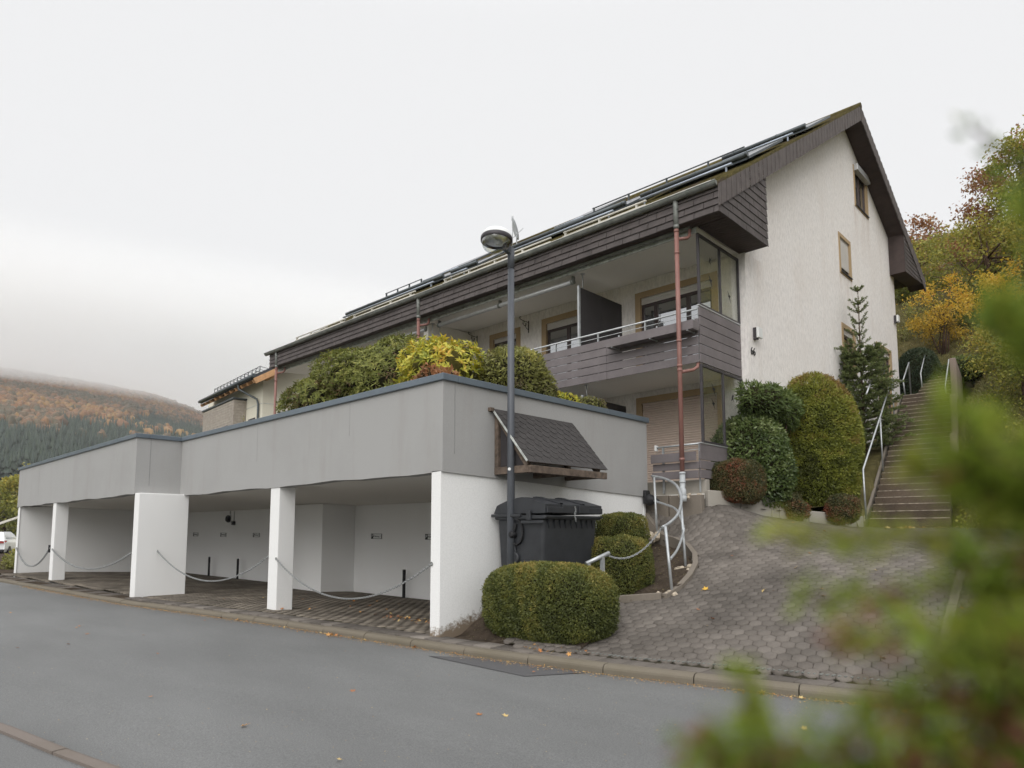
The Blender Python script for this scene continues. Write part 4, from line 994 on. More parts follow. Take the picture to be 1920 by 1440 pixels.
def drive_z(xy):
    xy = np.atleast_2d(xy); return tps(((xy[:, None] - _A[None]) ** 2).sum(-1)) @ _S[:len(CP)] + np.c_[np.ones(len(xy)), xy] @ _S[len(CP):]
kerbcurve = [(.20, 5.42), (.62, 5.22), (1.15, 4.90), (1.62, 4.50), (1.98, 4.08), (2.22, 3.65), (2.36, 3.2), (2.42, 2.8), (2.38, 2.42)]
bedfront = [(2.38, 2.42), (1.95, 2.22), (1.5, 2.05)]
edge = [(-1.0, 5.62), (1.36, 5.72), (1.8, 6.88), (2.2, 7.97), (2.6, 9.0), (2.98, 10.0)]
poly = [(1.2, float(kerb_y(1.2)) + .47)] + [(x, float(kerb_y(x)) + .40) for x in np.linspace(1.6, 10.5, 22)] + [(10.5, 6.5), (7.0, 9.0), (4.75, 10.0), (4.6, 10.12), (2.98, 10.12)] + edge[::-1] + [(-1.0, 5.45)] + kerbcurve + bedfront[1:] + [(1.25, 1.2)]
polyA = np.array(poly)
def inside(P, poly):
    x, y = P[:, 0], P[:, 1]; c = np.zeros(len(P), bool); j = len(poly) - 1
    for i in range(len(poly)):
        xi, yi = poly[i]; xj, yj = poly[j]
        hit = ((yi > y) != (yj > y)) & (x < (xj - xi) * (y - yi) / (yj - yi + 1e-12) + xi); c ^= hit; j = i
    return c
hx = .088; g = np.random.default_rng(2); cs = []
th = R(12); ca, sa = math.cos(th), math.sin(th)
for i in range(-120, 120):
    for j in range(-120, 120):
        u = hx * math.sqrt(3) * (i + (j % 2) * .5); v = hx * 1.5 * j; cs.append((4 + u * ca - v * sa, 4 + u * sa + v * ca))
cs = np.array(cs); cs = cs[inside(cs, poly)]
ang = np.arange(12) * np.pi / 6 + th + np.pi / 6
rad = np.where(np.arange(12) % 2 == 0, 1.0, .905)      # wavy-sided interlocking stone
off = np.stack([np.cos(ang), np.sin(ang)], 1) * rad[:, None] * hx
n_ = len(cs); tint = .25 + .5 * g.uniform(0, 1, n_) ** 1.3
dzs = g.normal(0, .0025, n_); tilt = g.normal(0, .012, (n_, 2))
def ring(sc, dz):
    P = cs[:, None, :] + off[None] * sc; z = drive_z(P.reshape(-1, 2)).reshape(n_, 12)
    z = z + dz + dzs[:, None] + (off[None, :, 0] * tilt[:, None, 0] + off[None, :, 1] * tilt[:, None, 1]); return np.concatenate([P, z[..., None]], -1)
Vp = np.concatenate([ring(.965, -.022), ring(.955, .004), ring(.86, .011)], 1).reshape(-1, 3)
k = np.arange(n_)[:, None] * 36; i12 = np.arange(12); j12 = (i12 + 1) % 12
side = np.concatenate([np.stack([k + i12, k + j12, k + 12 + j12, k + 12 + i12], -1).reshape(-1, 4), np.stack([k + 12 + i12, k + 12 + j12, k + 24 + j12, k + 24 + i12], -1).reshape(-1, 4)])
topq = np.concatenate([np.stack([k[:, 0] + 24 + a, k[:, 0] + 24 + b_, k[:, 0] + 24 + c, k[:, 0] + 24 + d], -1) for a, b_, c, d in ((0, 1, 2, 3), (0, 3, 4, 11), (4, 5, 10, 11), (5, 6, 9, 10), (6, 7, 8, 9))])
tt = np.concatenate([np.repeat(tint, 12), np.repeat(tint, 12), np.tile(tint, 5)])
structure(np_obj('driveway', Vp, np.concatenate([side, topq]), 'paver', None, tt))
gx = np.linspace(-1.2, 10.6, 90); gy = np.linspace(-.1, 10.3, 90); G = np.stack(np.meshgrid(gx, gy), -1).reshape(-1, 2)
gz = drive_z(G) - .004; idx = np.arange(90 * 90).reshape(90, 90)
Fq = np.stack([idx[:-1, :-1], idx[:-1, 1:], idx[1:, 1:], idx[1:, :-1]], -1).reshape(-1, 4); cen = G[Fq].mean(1)
ok = inside(cen, poly); structure(np_obj('driveway_bed', np.c_[G, gz], Fq[ok], 'joint'))
# channel grating and a strip of kerb slabs across the drive
mb = MB()
for x in np.arange(2.35, 7, .055):
    y = float(kerb_y(x)) + .475; z = float(drive_z((x, y))[0]) + .006; mb.beam((x, y - .035, z), (x + .02, y + .035, z), .018, .012)
structure(mb.build('drain_channel', 'zinc'))
mb = MB()
for i in range(9):
    y0, y1 = 1.75 + i * .55, 1.75 + (i + 1) * .55 - .012; xa, xb = 5.92 - (y0 - 1.75) * .09, 5.92 - (y1 - 1.75) * .09
    za, zb = float(drive_z((xa, y0))[0]), float(drive_z((xb, y1))[0])
    mb.hexa([(xa, y0, za - .1), (xa + .10, y0, za - .1), (xb + .10, y1, zb - .1), (xb, y1, zb - .1), (xa, y0, za + .035), (xa + .10, y0, za + .035), (xb + .10, y1, zb + .035), (xb, y1, zb + .035)])
structure(mb.build('driveway_edging', 'concrete_dark', None, .008))
# low kerb round the planting bed
def curb(pts, w, h, zoff, mat, name, step=1, seed=1):
    mb = MB(); P = [Vector((x, y, 0)) for x, y in pts]; fine = []
    for a, b_ in zip(P, P[1:]): fine += [a.lerp(b_, t / 4) for t in range(4)]
    fine.append(P[-1]); g = np.random.default_rng(seed)
    for a, b_ in zip(fine, fine[1:]):
        d = (b_ - a).normalized(); nn = Vector((-d.y, d.x, 0)) * w / 2
        za, zb = float(drive_z((a.x, a.y))[0]) + zoff, float(drive_z((b_.x, b_.y))[0]) + zoff
        q = [a - nn, b_ - nn, b_ + nn, a + nn]; zz = [za, zb, zb, za]
        mb.hexa([(p.x, p.y, z - .35) for p, z in zip(q, zz)] + [(p.x, p.y, z + h) for p, z in zip(q, zz)])
    return structure(mb.build(name, mat))
curb(kerbcurve, .085, .07, 0, 'concrete_dark', 'bed_kerb')
mb = MB(); mb.hexa([(1.45, 1.98, .1), (2.36, 2.36, .1), (2.33, 2.44, .1), (1.42, 2.06, .1), (1.45, 1.98, .50), (2.36, 2.36, .60), (2.33, 2.44, .60), (1.42, 2.06, .50)]); structure(mb.build('bed_kerb', 'concrete_dark', None, .01))
# planting bed between carport wall and ramp
def bed_z(x, y): return np.interp(y, [.1, .42, 1.0, 2.2, 3.0, 4.0, 5.3], [-.09, .0, .30, .48, .74, .98, 1.26]) + .02 * np.sin(x * 5 + y * 3) + .015 * np.sin(x * 13 - y * 11)
gx = np.linspace(.19, 2.5, 40); gy = np.linspace(.10, 5.42, 70); G = np.stack(np.meshgrid(gx, gy), -1).reshape(-1, 2)
bz = bed_z(G[:, 0], G[:, 1]); idx = np.arange(40 * 70).reshape(70, 40); Fq = np.stack([idx[:-1, :-1], idx[:-1, 1:], idx[1:, 1:], idx[1:, :-1]], -1).reshape(-1, 4); cen = G[Fq].mean(1)
bp = [(.19, .08), (1.3, .10), (2.4, .33), (2.3, 1.1), (1.4, 1.25), (1.4, 2.03)] + [(x, y) for x, y in bedfront[::-1]] + kerbcurve[::-1]
structure(np_obj('garden_bed', np.c_[G, bz], Fq[inside(cen, bp)], 'soil', smooth=True))
# edging blocks of the flower bed and the terrace foot
mb = MB(); g = np.random.default_rng(8)
E = [Vector((x, y, 0)) for x, y in edge[1:]]
pl = []; segL = [(b_ - a).length for a, b_ in zip(E, E[1:])]; tot = sum(segL)
def along(s):
    for a, b_, L in zip(E, E[1:], segL):
        if s <= L: return a.lerp(b_, s / L)
        s -= L
    return E[-1]
s = .06
for L, h in ((.82, .33), (.85, .38), (.22, .34), (.60, .28), (.24, .26), (.8, .26), (.9, .25)):
    a, b_ = along(s), along(min(s + L - .015, tot)); d = (b_ - a).normalized(); nn = Vector((-d.y, d.x, 0)) * .10
    za, zb = float(drive_z((a.x, a.y))[0]), float(drive_z((b_.x, b_.y))[0]); zt = (za + zb) / 2 + h
    q = [a, b_, b_ + nn, a + nn]; zz = [za, zb, zb, za]
    mb.hexa([(p.x, p.y, z - .3) for p, z in zip(q, zz)] + [(p.x, p.y, zt + (z - (za + zb) / 2) * .6) for p, z in zip(q, zz)]); s += L
structure(mb.build('edging_blocks', 'concrete', None, .015))
mb = MB(); mb.box(-1.0, .62, 5.56, 5.70, 1.6, 2.20); mb.box(.635, 1.34, 5.56, 5.70, 1.6, 2.19); mb.build
o = mb.build('terrace_foot_wall', 'concrete_dark', None, .015); tag(o, 'low concrete wall at the foot of the lower balcony', 'low wall')
mb = MB(); mb.box(-.9, 1.30, 5.85, 6.0, 1.7, 2.5); o = mb.build('terrace_back_wall', 'concrete', None, .01); tag(o, 'pale block wall in shade beneath the lower balcony boards', 'low wall')

# ---- hillside behind: flower bed, bank, slope
def stair_z(y): return np.interp(y, [10.1, 18.0, 19.2, 22.5], [1.6, 5.8, 5.9, 7.4])
def stair_l(y): return np.interp(y, [10.1, 18, 24], [3.0, 2.0, 1.95])
def stair_r(y): return np.interp(y, [10.1, 18, 24], [4.55, 3.35, 3.2])
_hl = Lumps(10, .6, 77); _hs = Lumps(10, 2.2, 78)
def hill_z(X, Y):
    Lf = np.interp(Y, [5, 7, 10, 12.5, 20, 22, 25, 30, 40, 60, 100], [1.80, 1.95, 2.05, 3.2, 5.2, 5.8, 8.6, 12.6, 18, 27, 38])
    Rt = np.interp(Y, [-5, 2, 6, 8, 9.3, 10.3, 11, 12, 14, 17.5, 20, 24, 30, 40, 60, 100], [-.1, .1, .8, 1.15, 1.36, 1.50, 2.15, 3.2, 4.55, 6.0, 7.3, 9.4, 13.4, 18.5, 27, 38]) + .22 * np.clip(X - 6.5, 0, 30)
    w = np.clip((X - 3.3) / 1.2, 0, 1); w = w * w * (3 - 2 * w); z = Lf * (1 - w) + Rt * w
    P = np.stack([X, Y, X * 0], -1); z = z + .10 * _hl(P) * np.clip((Y - 19) / 6, 0.15, 1) + .04 * _hs(P)
    st = (X > stair_l(Y) - .12) & (X < stair_r(Y) + .12) & (Y > 9.6) & (Y < 23.5)
    return np.where(st, np.minimum(z, stair_z(Y) - .45), z)
gx = np.concatenate([np.linspace(-60, 0, 40), np.linspace(.3, 9, 60), np.linspace(9.5, 60, 40)]); gy = np.concatenate([np.linspace(-1, 5.6, 25), np.linspace(5.8, 26, 100), np.linspace(26.6, 100, 60)])
XX, YY = np.meshgrid(gx, gy); ZZ = hill_z(XX, YY); nx = len(gx); idx = np.arange(XX.size).reshape(XX.shape)
Fq = np.stack([idx[:-1, :-1], idx[:-1, 1:], idx[1:, 1:], idx[1:, :-1]], -1).reshape(-1, 4); P3 = np.stack([XX, YY, ZZ], -1).reshape(-1, 3); cen = P3[Fq].mean(1)
ex, ey = np.array(edge).T
def edge_x(y): return np.interp(y, ey, ex)
bad = (cen[:, 0] < GX - .3) & (cen[:, 1] < 19.6)                                                  # under the house
bad |= (cen[:, 1] < 10.2) & (cen[:, 0] > edge_x(cen[:, 1]) + .0) & (cen[:, 0] < 4.6)
bad |= (cen[:, 1] < kerb_y(cen[:, 0]) + .55) | inside(cen[:, :2], poly) | (cen[:, 1] < 6.0) & (cen[:, 0] < 5)
structure(np_obj('hillside', P3, Fq[~bad], 'bank', smooth=True))
mb = MB(); mb.quad((-1500, -1500, -.34), (1500, -1500, -.34), (1500, 1500, -.34), (-1500, 1500, -.34)); structure(mb.build('ground', 'field'))

# ---- the long flight of steps
st = thing('outdoor_stairs', (3.6, 10.1, 1.55), 'long flight of exposed aggregate steps climbing past the gable wall', 'stairs')
n1 = 25; g = np.random.default_rng(6)
def tread(i, y0, y1, z0, z1):
    mbx = MB(); nm = MB()
    a0, a1 = float(stair_l(y0)), float(stair_l(y1)); b0, b1 = float(stair_r(y0)), float(stair_r(y1))
    mbx.hexa([(a0, y0, z0 - .5), (b0, y0, z0 - .5), (b1, y1 + .03, z0 - .5), (a1, y1 + .03, z0 - .5), (a0, y0, z1), (b0, y0, z1), (b1, y1 + .03, z1), (a1, y1 + .03, z1)])
    nm.hexa([(a0 + .01, y0 - .006, z1 - .012), (b0 - .01, y0 - .006, z1 - .012), (b0 - .01, y0 + .028, z1 - .016), (a0 + .01, y0 + .028, z1 - .016), (a0 + .01, y0 - .004, z1 + .003), (b0 - .01, y0 - .004, z1 + .003), (b0 - .01, y0 + .028, z1 + .003), (a0 + .01, y0 + .028, z1 + .003)])
    s_o = mbx.build('step', 'step', st); a_ = s_o.data.attributes.new('tint', 'FLOAT', 'FACE'); a_.data.foreach_set('value', np.full(6, g.uniform(), np.float32)); nm.build('nosing', 'nosing', s_o)
for i in range(n1): y0 = 10.1 + 7.9 * i / n1; y1 = 10.1 + 7.9 * (i + 1) / n1; z1 = 1.6 + 4.2 * (i + 1) / n1; tread(i, y0, y1, z1 - .168, z1)
tread(0, 18.0, 19.3, 5.7, 5.83)
for i in range(9): y0 = 19.3 + .36 * i; z1 = 5.83 + .168 * (i + 1); tread(i, y0, y0 + .36, z1 - .168, z1)
mb = MB()
for i in range(8):
    y0, y1 = 10.0 + i, 11.0 + i; zz = [float(stair_z(y)) + .10 for y in (y0, y1)]; xa, xb = float(stair_l(y0)) - .06, float(stair_l(y1)) - .06
    mb.hexa([(xa - .06, y0, zz[0] - .8), (xa, y0, zz[0] - .8), (xb, y1, zz[1] - .8), (xb - .06, y1, zz[1] - .8), (xa - .06, y0, zz[0]), (xa, y0, zz[0]), (xb, y1, zz[1]), (xb - .06, y1, zz[1])])
mb.build('string_wall', 'concrete_dark', st)
# retaining slabs on the right of the steps
for (y0, y1, zt, zb, lab) in ((15.3, 18.6, 6.35, 4.3, 'tallest pinkish retaining slab at the top of the steps'), (13.6, 15.28, 5.05, 3.0, 'middle pinkish retaining slab beside the steps'), (11.9, 13.58, 3.85, 2.2, 'lowest pinkish retaining slab beside the steps')):
    mb = MB(); xa, xb = float(stair_r(y0)) + .02, float(stair_r(y1)) + .02
    mb.hexa([(xa, y0, zb), (xa + .15, y0, zb), (xb + .15, y1, zb), (xb, y1, zb), (xa, y0, zt - .1), (xa + .15, y0, zt - .1), (xb + .15, y1, zt), (xb, y1, zt)])
    o = mb.build('retaining_wall', 'wash', None, .02); tag(o, lab, 'retaining wall', 'retaining slabs beside the steps')

# ---- handrails on the steps
def handrail(pts, posts, lab, r=.021):
    t = thing('handrail', pts[0], lab, 'handrail', 'steel handrails on the steps')
    mb = MB(); mb.tube(pts, r, 8); mb.build('rail', 'galv', t)
    for a, b_ in posts: mb = MB(); mb.tube([a, b_], r * .95, 8); mb.build('post', 'galv', t)
handrail([(3.05, 9.72, 1.75), (3.06, 9.64, 2.83), (2.70, 12.52, 4.39), (2.37, 15.17, 5.90)], [((2.69, 12.56, 3.0), (2.70, 12.52, 4.38)), ((2.345, 15.3, 4.4), (2.37, 15.17, 5.9))], 'long handrail up the lower flight, left side')
handrail([(2.30, 12.9, 5.1), (2.12, 14.5, 6.05), (1.75, 16.0, 6.02), (1.98, 18.0, 6.35)], [((2.12, 14.55, 4.3), (2.12, 14.5, 6.05)), ((1.70, 16.0, 4.2), (1.75, 16.0, 6.02))], 'bent handrail in front of the gable garden door')
handrail([(1.98, 18.28, 5.8), (1.98, 18.07, 6.37), (1.98, 18.95, 7.12), (1.98, 18.98, 5.8)], [], 'handrail at the landing beside the rear gable corner')
handrail([(1.98, 20.64, 6.3), (1.98, 20.49, 7.02), (1.98, 21.29, 7.84), (1.98, 21.24, 6.5)], [], 'handrail in front of the dark round bush')
handrail([(3.25, 17.6, 5.5), (3.22, 17.62, 5.9), (3.22, 18.4, 6.9)], [], 'single handrail on the right edge of the steps')

# ---- curved railing beside the ramp
t = thing('curved_railing', (1.6, 3.9, 1.0), 'curved galvanised railing round the planting bed beside the carport', 'railing')
def smooth_path(P, k=6):
    P = [np.array(p) for p in P]; P = [2 * P[0] - P[1]] + P + [2 * P[-1] - P[-2]]; out = []
    for i in range(1, len(P) - 2):
        for s in np.linspace(0, 1, k, endpoint=False):
            a, b_, c, d = P[i - 1], P[i], P[i + 1], P[i + 2]
            out.append(tuple(.5 * (2 * b_ + (c - a) * s + (2 * a - 5 * b_ + 4 * c - d) * s ** 2 + (3 * b_ - a - 3 * c + d) * s ** 3)))
    out.append(tuple(P[-2])); return out
mb = MB(); mb.tube(smooth_path([(.42, 5.3, 2.58), (.81, 5.1, 2.5), (1.36, 4.6, 2.32), (1.74, 4.1, 2.04), (2.02, 3.5, 1.78), (2.17, 3.0, 1.63), (2.25, 2.62, 1.545)]), .024, 10); mb.build('top_rail', 'galv', t)
mb = MB(); mb.tube(smooth_path([(.50, 5.25, 2.08), (.85, 5.03, 2.0), (1.29, 4.7, 1.88), (1.82, 4.0, 1.59), (1.95, 3.75, 1.43), (2.22, 3.1, 1.21), (2.36, 2.65, 1.08)]), .020, 10); mb.build('lower_rail', 'galv', t)
for a, b_ in (((.61, 5.15, 1.35), (.52, 5.22, 2.54)), ((2.01, 3.72, .80), (1.80, 3.98, 1.98)), ((2.41, 2.6, .50), (2.30, 2.62, 1.56))): mb = MB(); mb.tube([a, b_], .023, 10); mb.build('post', 'galv', t)
chain((2.24, 2.60, 1.53), (1.73, 1.92, 1.14), .20, 'steel chain hanging between the curved railing and the short stub rail', .006, .045)
t = thing('stub_rail', (1.67, 1.75, .5), 'short stub of thick steel rail behind the front hedge', 'rail')
mb = MB(); mb.tube([(1.60, 1.58, 1.02), (1.75, 1.95, 1.17)], .030, 10); mb.build('top_bar', 'galv', t)
for y, z in ((1.62, 1.02), (1.84, 1.12)): mb = MB(); mb.beam((1.60 + (y - 1.58) * .4, y, .2), (1.60 + (y - 1.58) * .4, y, z), .05, .05); mb.build('post', 'galv', t)
t = tag(bpy.data.objects.new('drain_funnel', None), 'dark funnel-shaped drain spout at the rear corner of the carport wall', 'drain spout'); COL.objects.link(t); t.location = (.28, 5.33, 2.2)
mb = MB(); mb.hexa([(.245, 5.22, 2.03), (.35, 5.22, 2.03), (.35, 5.42, 2.03), (.245, 5.42, 2.03), (.245, 5.24, 2.30), (.30, 5.24, 2.30), (.30, 5.40, 2.30), (.245, 5.40, 2.30)]); mb.lathe((.33, 5.32, 2.11), [(.12, 0), (.11, .06), (.05, .18), (.02, .25)], 14, (.85, -.1, -.1)); mb.build('spout', 'dark_metal', t, .01)
mb = MB(); mb.tube([(.225, 5.29, 2.05), (.225, 5.29, 1.55), (.225, 5.22, 1.50), (.225, 4.95, 1.50)], .009, 6); mb.build('thin_pipe', 'white_plastic', t)
# rubble and mortar at the railing feet
g = np.random.default_rng(14)
def rubble(c, n_, s, lab):
    P = [];
    bm = bmesh.new()
    for i in range(n_):
        m_ = Matrix.Translation((c[0] + g.normal(0, s), c[1] + g.normal(0, s), c[2] + abs(g.normal(0, s * .3)))) @ Euler(g.uniform(0, 3, 3)).to_matrix().to_4x4() @ Matrix.Diagonal((*(g.uniform(.5, 1.2, 3) * s * .7), 1))
        r_ = bmesh.ops.create_icosphere(bm, subdivisions=2, radius=1, matrix=m_)
        for v in r_['verts']: v.co += Vector(g.normal(0, s * .05, 3))
    me = bpy.data.meshes.new('mortar_lump'); bm.to_mesh(me); bm.free(); me.materials.append(M['mortar']); o = bpy.data.objects.new('mortar_lump', me); COL.objects.link(o); tag(o, lab, 'mortar')
rubble((.50, 5.05, 1.33), 9, .13, 'broken mortar at the carport corner behind the hedges'); rubble((2.03, 3.68, .86), 6, .08, 'crumbling mortar at the foot of the middle railing post'); rubble((2.36, 2.55, .56), 5, .07, 'crumbling mortar at the foot of the front railing post')
rubble((1.05, 5.50, 2.12), 8, .10, 'rough mortar under the downpipe elbow')
# ================================================================== PLANTS
M['l_yew'] = leafmat('yew_leaf', [(0.06, 0.072, 0.02), (0.105, 0.122, 0.03), (0.17, 0.172, 0.04), (0.31, 0.24, 0.065)], .22)
M['l_dome'] = leafmat('thuja_spray', [(0.085, 0.098, 0.02), (0.17, 0.195, 0.03), (0.27, 0.28, 0.045), (0.25, 0.16, 0.055)], .25)
M['l_laurel'] = leafmat('laurel_leaf', [(0.05, 0.078, 0.024), (0.1, 0.142, 0.04), (0.22, 0.26, 0.1)], .2, .38, .4)
M['l_cot'] = leafmat('cotoneaster_leaf', [(0.055, 0.062, 0.024), (0.105, 0.1, 0.036), (0.2, 0.085, 0.045), (0.34, 0.075, 0.045)], .2)
M['l_rhodo'] = leafmat('rhododendron_leaf', [(0.14, 0.085, 0.045), (0.13, 0.15, 0.036), (0.22, 0.235, 0.055), (0.40, 0.37, 0.12)], .3, .55, .2)
M['l_bed'] = leafmat('dull_shrub_leaf', [(0.13, 0.10, 0.05), (0.18, 0.185, 0.055), (0.30, 0.30, 0.085), (0.48, 0.43, 0.12)], .3)
M['l_yellow'] = leafmat('yellow_rhododendron_leaf', [(0.2, 0.25, 0.045), (0.4, 0.42, 0.06), (0.62, 0.55, 0.08), (0.64, 0.34, 0.06)], .3, .45, .3)
M['l_gold'] = leafmat('golden_autumn_leaf', [(0.26, 0.2, 0.045), (0.56, 0.37, 0.05), (0.7, 0.48, 0.065), (0.62, 0.27, 0.05)], .4)
M['l_green'] = leafmat('late_green_leaf', [(0.1, 0.115, 0.028), (0.2, 0.215, 0.042), (0.34, 0.32, 0.065), (0.5, 0.38, 0.08)], .4)
M['l_rust'] = leafmat('rust_leaf', [(0.12, 0.085, 0.045), (0.25, 0.125, 0.06), (0.37, 0.165, 0.075), (0.3, 0.21, 0.07)], .35)
M['l_fir'] = leafmat('fir_needle', [(0.085, 0.115, 0.045), (0.15, 0.19, 0.068), (0.23, 0.26, 0.09)], .3)
M['l_jun'] = leafmat('juniper_spray', [(0.065, 0.098, 0.03), (0.12, 0.165, 0.045), (0.2, 0.24, 0.07)], .25)
M['l_dark'] = leafmat('dark_yew_leaf', [(0.021, 0.036, 0.0195), (0.039, 0.06, 0.03), (0.0675, 0.09, 0.042)], .1)
M['l_front'] = leafmat('near_cypress_spray', [(0.09, 0.155, 0.022), (0.18, 0.26, 0.032), (0.29, 0.35, 0.05), (0.38, 0.35, 0.06)], .45)
M['l_cone'] = leafmat('brown_cone_spray', [(0.126, 0.035, 0.028), (0.224, 0.077, 0.056), (0.168, 0.126, 0.042)], .2)
M['l_dry'] = leafmat('fallen_leaf', [(0.30, 0.13, 0.04), (0.45, 0.22, 0.07), (0.55, 0.36, 0.12), (0.50, 0.40, 0.26)], .2)
M['l_grass'] = leafmat('dry_grass', [(0.119, 0.119, 0.042), (0.21, 0.189, 0.07), (0.35, 0.28, 0.14)], .3)
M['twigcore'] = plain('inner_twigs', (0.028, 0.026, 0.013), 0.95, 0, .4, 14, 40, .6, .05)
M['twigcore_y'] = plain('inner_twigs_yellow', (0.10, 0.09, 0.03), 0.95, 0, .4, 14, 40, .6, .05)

def clipped(name, c, rad, lab, cat, mat, n_, L, Wd, e=3.2, lump=.05, lf=4.0, depth=.05, seed=1, group=None, spread=.9, tint_top=.25, zmin=-.96, core='twigcore', cs_=.90, tlump=.20):
    """a clipped shrub: thousands of small leaves on an uneven rounded body"""
    t = thing(name, (c[0], c[1], c[2] - rad[2]), lab, cat, group)
    P, N, rr, d = shrub_points(c, rad, n_, e, lump, lf, depth, zmin, seed)
    g = np.random.default_rng(seed + 50); k = len(P)
    D = unit(N + g.normal(0, spread, (k, 3))); Nn = unit(N + g.normal(0, .6, (k, 3)))
    V, F = leaf_flat(P - D * (L * .3), D, Nn, g.uniform(.6, 1.3, k) * L, g.uniform(.7, 1.3, k) * Wd)
    lm = Lumps(10, 5, seed + 9); lm2 = Lumps(10, 14, seed + 19)
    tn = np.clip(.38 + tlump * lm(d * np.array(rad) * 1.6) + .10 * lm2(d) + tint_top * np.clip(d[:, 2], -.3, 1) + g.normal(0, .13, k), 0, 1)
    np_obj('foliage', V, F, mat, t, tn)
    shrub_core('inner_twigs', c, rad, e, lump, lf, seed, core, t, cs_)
    return t

def broadleaf(name, c, rad, lab, cat, mat, n_, L, Wd, seed=1, e=2.4, lump=.10, lf=3.5, whorl=6, zmin=-.9, core='twigcore', up=.5, group=None, tl=.18, t0=.42, cs_=.78, stems=0):
    """an evergreen shrub: rosettes of long folded leaves"""
    t = thing(name, (c[0], c[1], c[2] - rad[2]), lab, cat, group)
    P, N, rr, d = shrub_points(c, rad, n_ // whorl, e, lump, lf, .09, zmin, seed)
    g = np.random.default_rng(seed + 50); k = len(P)
    ax = unit(N + np.array([0, 0, up]) + g.normal(0, .35, (k, 3)))
    u = unit(np.cross(ax, g.normal(size=(k, 3)))); w = np.cross(ax, u)
    PP, DD, NN, TT = [], [], [], []
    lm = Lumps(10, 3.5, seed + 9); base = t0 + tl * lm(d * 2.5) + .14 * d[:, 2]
    for j in range(whorl):
        a = 2 * np.pi * (j + g.uniform(-.25, .25, k)) / whorl
        rad_ = u * np.cos(a)[:, None] + w * np.sin(a)[:, None]; el = g.uniform(.15, .9, k)[:, None]
        DD.append(unit(rad_ + ax * el)); NN.append(unit(ax - rad_ * el)); PP.append(P + g.normal(0, .012, (k, 3))); TT.append(base + g.normal(0, .15, k))
    PP, DD, NN, TT = map(np.concatenate, (PP, DD, NN, TT)); q = len(PP)
    V, F = leaf_geo(PP, DD, NN, g.uniform(.65, 1.2, q) * L, g.uniform(.8, 1.2, q) * Wd, .18)
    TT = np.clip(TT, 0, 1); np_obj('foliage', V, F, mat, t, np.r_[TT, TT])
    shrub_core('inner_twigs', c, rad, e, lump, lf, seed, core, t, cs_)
    if stems:
        mb = MB()
        for i in range(stems):
            a = g.uniform(0, 6.28); r_ = g.uniform(.6, .95)
            mb.tube([(c[0] + .1 * math.cos(a), c[1] + .1 * math.sin(a), c[2] - rad[2]), (c[0] + rad[0] * .55 * r_ * math.cos(a), c[1] + rad[1] * .55 * r_ * math.sin(a), c[2] - rad[2] * .2), (c[0] + rad[0] * r_ * math.cos(a), c[1] + rad[1] * r_ * math.sin(a), c[2] + rad[2] * .3)], [.018, .013, .006], 6)
        mb.build('stem', 'bark', t)
    return t

# clipped hedges by the road and the bin
clipped('hedge', (1.50, .82, .50), (1.02, .50, .54), 'large boxy clipped yew hedge at the kerb in front of the bin', 'hedge', 'l_yew', 66000, .036, .015, 3.0, .016, 2.6, .045, 3, 'clipped yew hedges beside the bin')
clipped('hedge', (1.46, 2.62, .93), (.46, .40, .47), 'rounded clipped hedge just behind the bin, the lower of two', 'hedge', 'l_yew', 22000, .034, .014, 3.6, .045, 5, .04, 12, 'clipped yew hedges beside the bin')
clipped('hedge', (.86, 3.55, 1.36), (.42, .36, .43), 'clipped hedge against the white carport wall, the upper of two behind the bin', 'hedge', 'l_yew', 18000, .034, .014, 4.0, .045, 5, .045, 23, 'clipped yew hedges beside the bin')
# flower bed in front of the gable
clipped('thuja', (1.86, 10.15, 3.36), (1.0, .96, 1.74), 'tall dome-shaped clipped thuja in front of the gable', 'shrub', 'l_dome', 70000, .075, .022, 2.15, .05, 3.2, .05, 31, None, .8, .28, -.97, 'twigcore', .90, .24)
clipped('cotoneaster', (1.56, 6.55, 2.46), (.52, .48, .44), 'low clipped hedge with red autumn leaves on the concrete edging', 'hedge', 'l_cot', 26000, .035, .016, 3.2, .05, 5, .05, 41, None, .9, -.22)
clipped('ball_shrub', (2.82, 8.97, 1.95), (.34, .30, .32), 'small round reddish bush beside the foot of the steps', 'shrub', 'l_cot', 9000, .035, .016, 2.3, .06, 6, .06, 43, None, .9, -.1)
clipped('ball_shrub', (1.66, 21.7, 7.15), (.66, .7, 1.05), 'dark round clipped bush at the head of the steps', 'shrub', 'l_dark', 16000, .07, .03, 2.5, .04, 3, .05, 47)
clipped('ground_juniper', (2.05, 8.0, 1.95), (.34, .40, .32), 'low dark reddish shrub between the edging and the dome thuja', 'shrub', 'l_cot', 7000, .045, .02, 2.3, .12, 5, .12, 48, None, 1.0, -.2)
clipped('laurel', (1.50, 7.50, 2.88), (.78, .66, 1.04), 'glossy green cherry laurel in front of the gable corner', 'shrub', 'l_laurel', 15000, .085, .036, 2.5, .06, 3, .07, 51, None, .95, .22)
clipped('spreading_juniper', (1.74, 8.15, 4.20), (.32, 1.35, .34), 'spreading green juniper above the laurel against the gable', 'shrub', 'l_jun', 12000, .13, .030, 2.6, .22, 4, .14, 61, None, .75, .3)
mb = MB(); [mb.tube([(1.74 + dx, 8.1 + dy, 1.9), (1.75 + dx * .6, 8.15 + dy * .8, 3.0), (1.76 + dx, 8.2 + dy * 1.6, 4.1)], [.035, .028, .015], 6) for dx, dy in ((0, 0), (.08, .3), (-.05, -.3))]; mb.build('stem', 'bark', bpy.data.objects['spreading_juniper'])
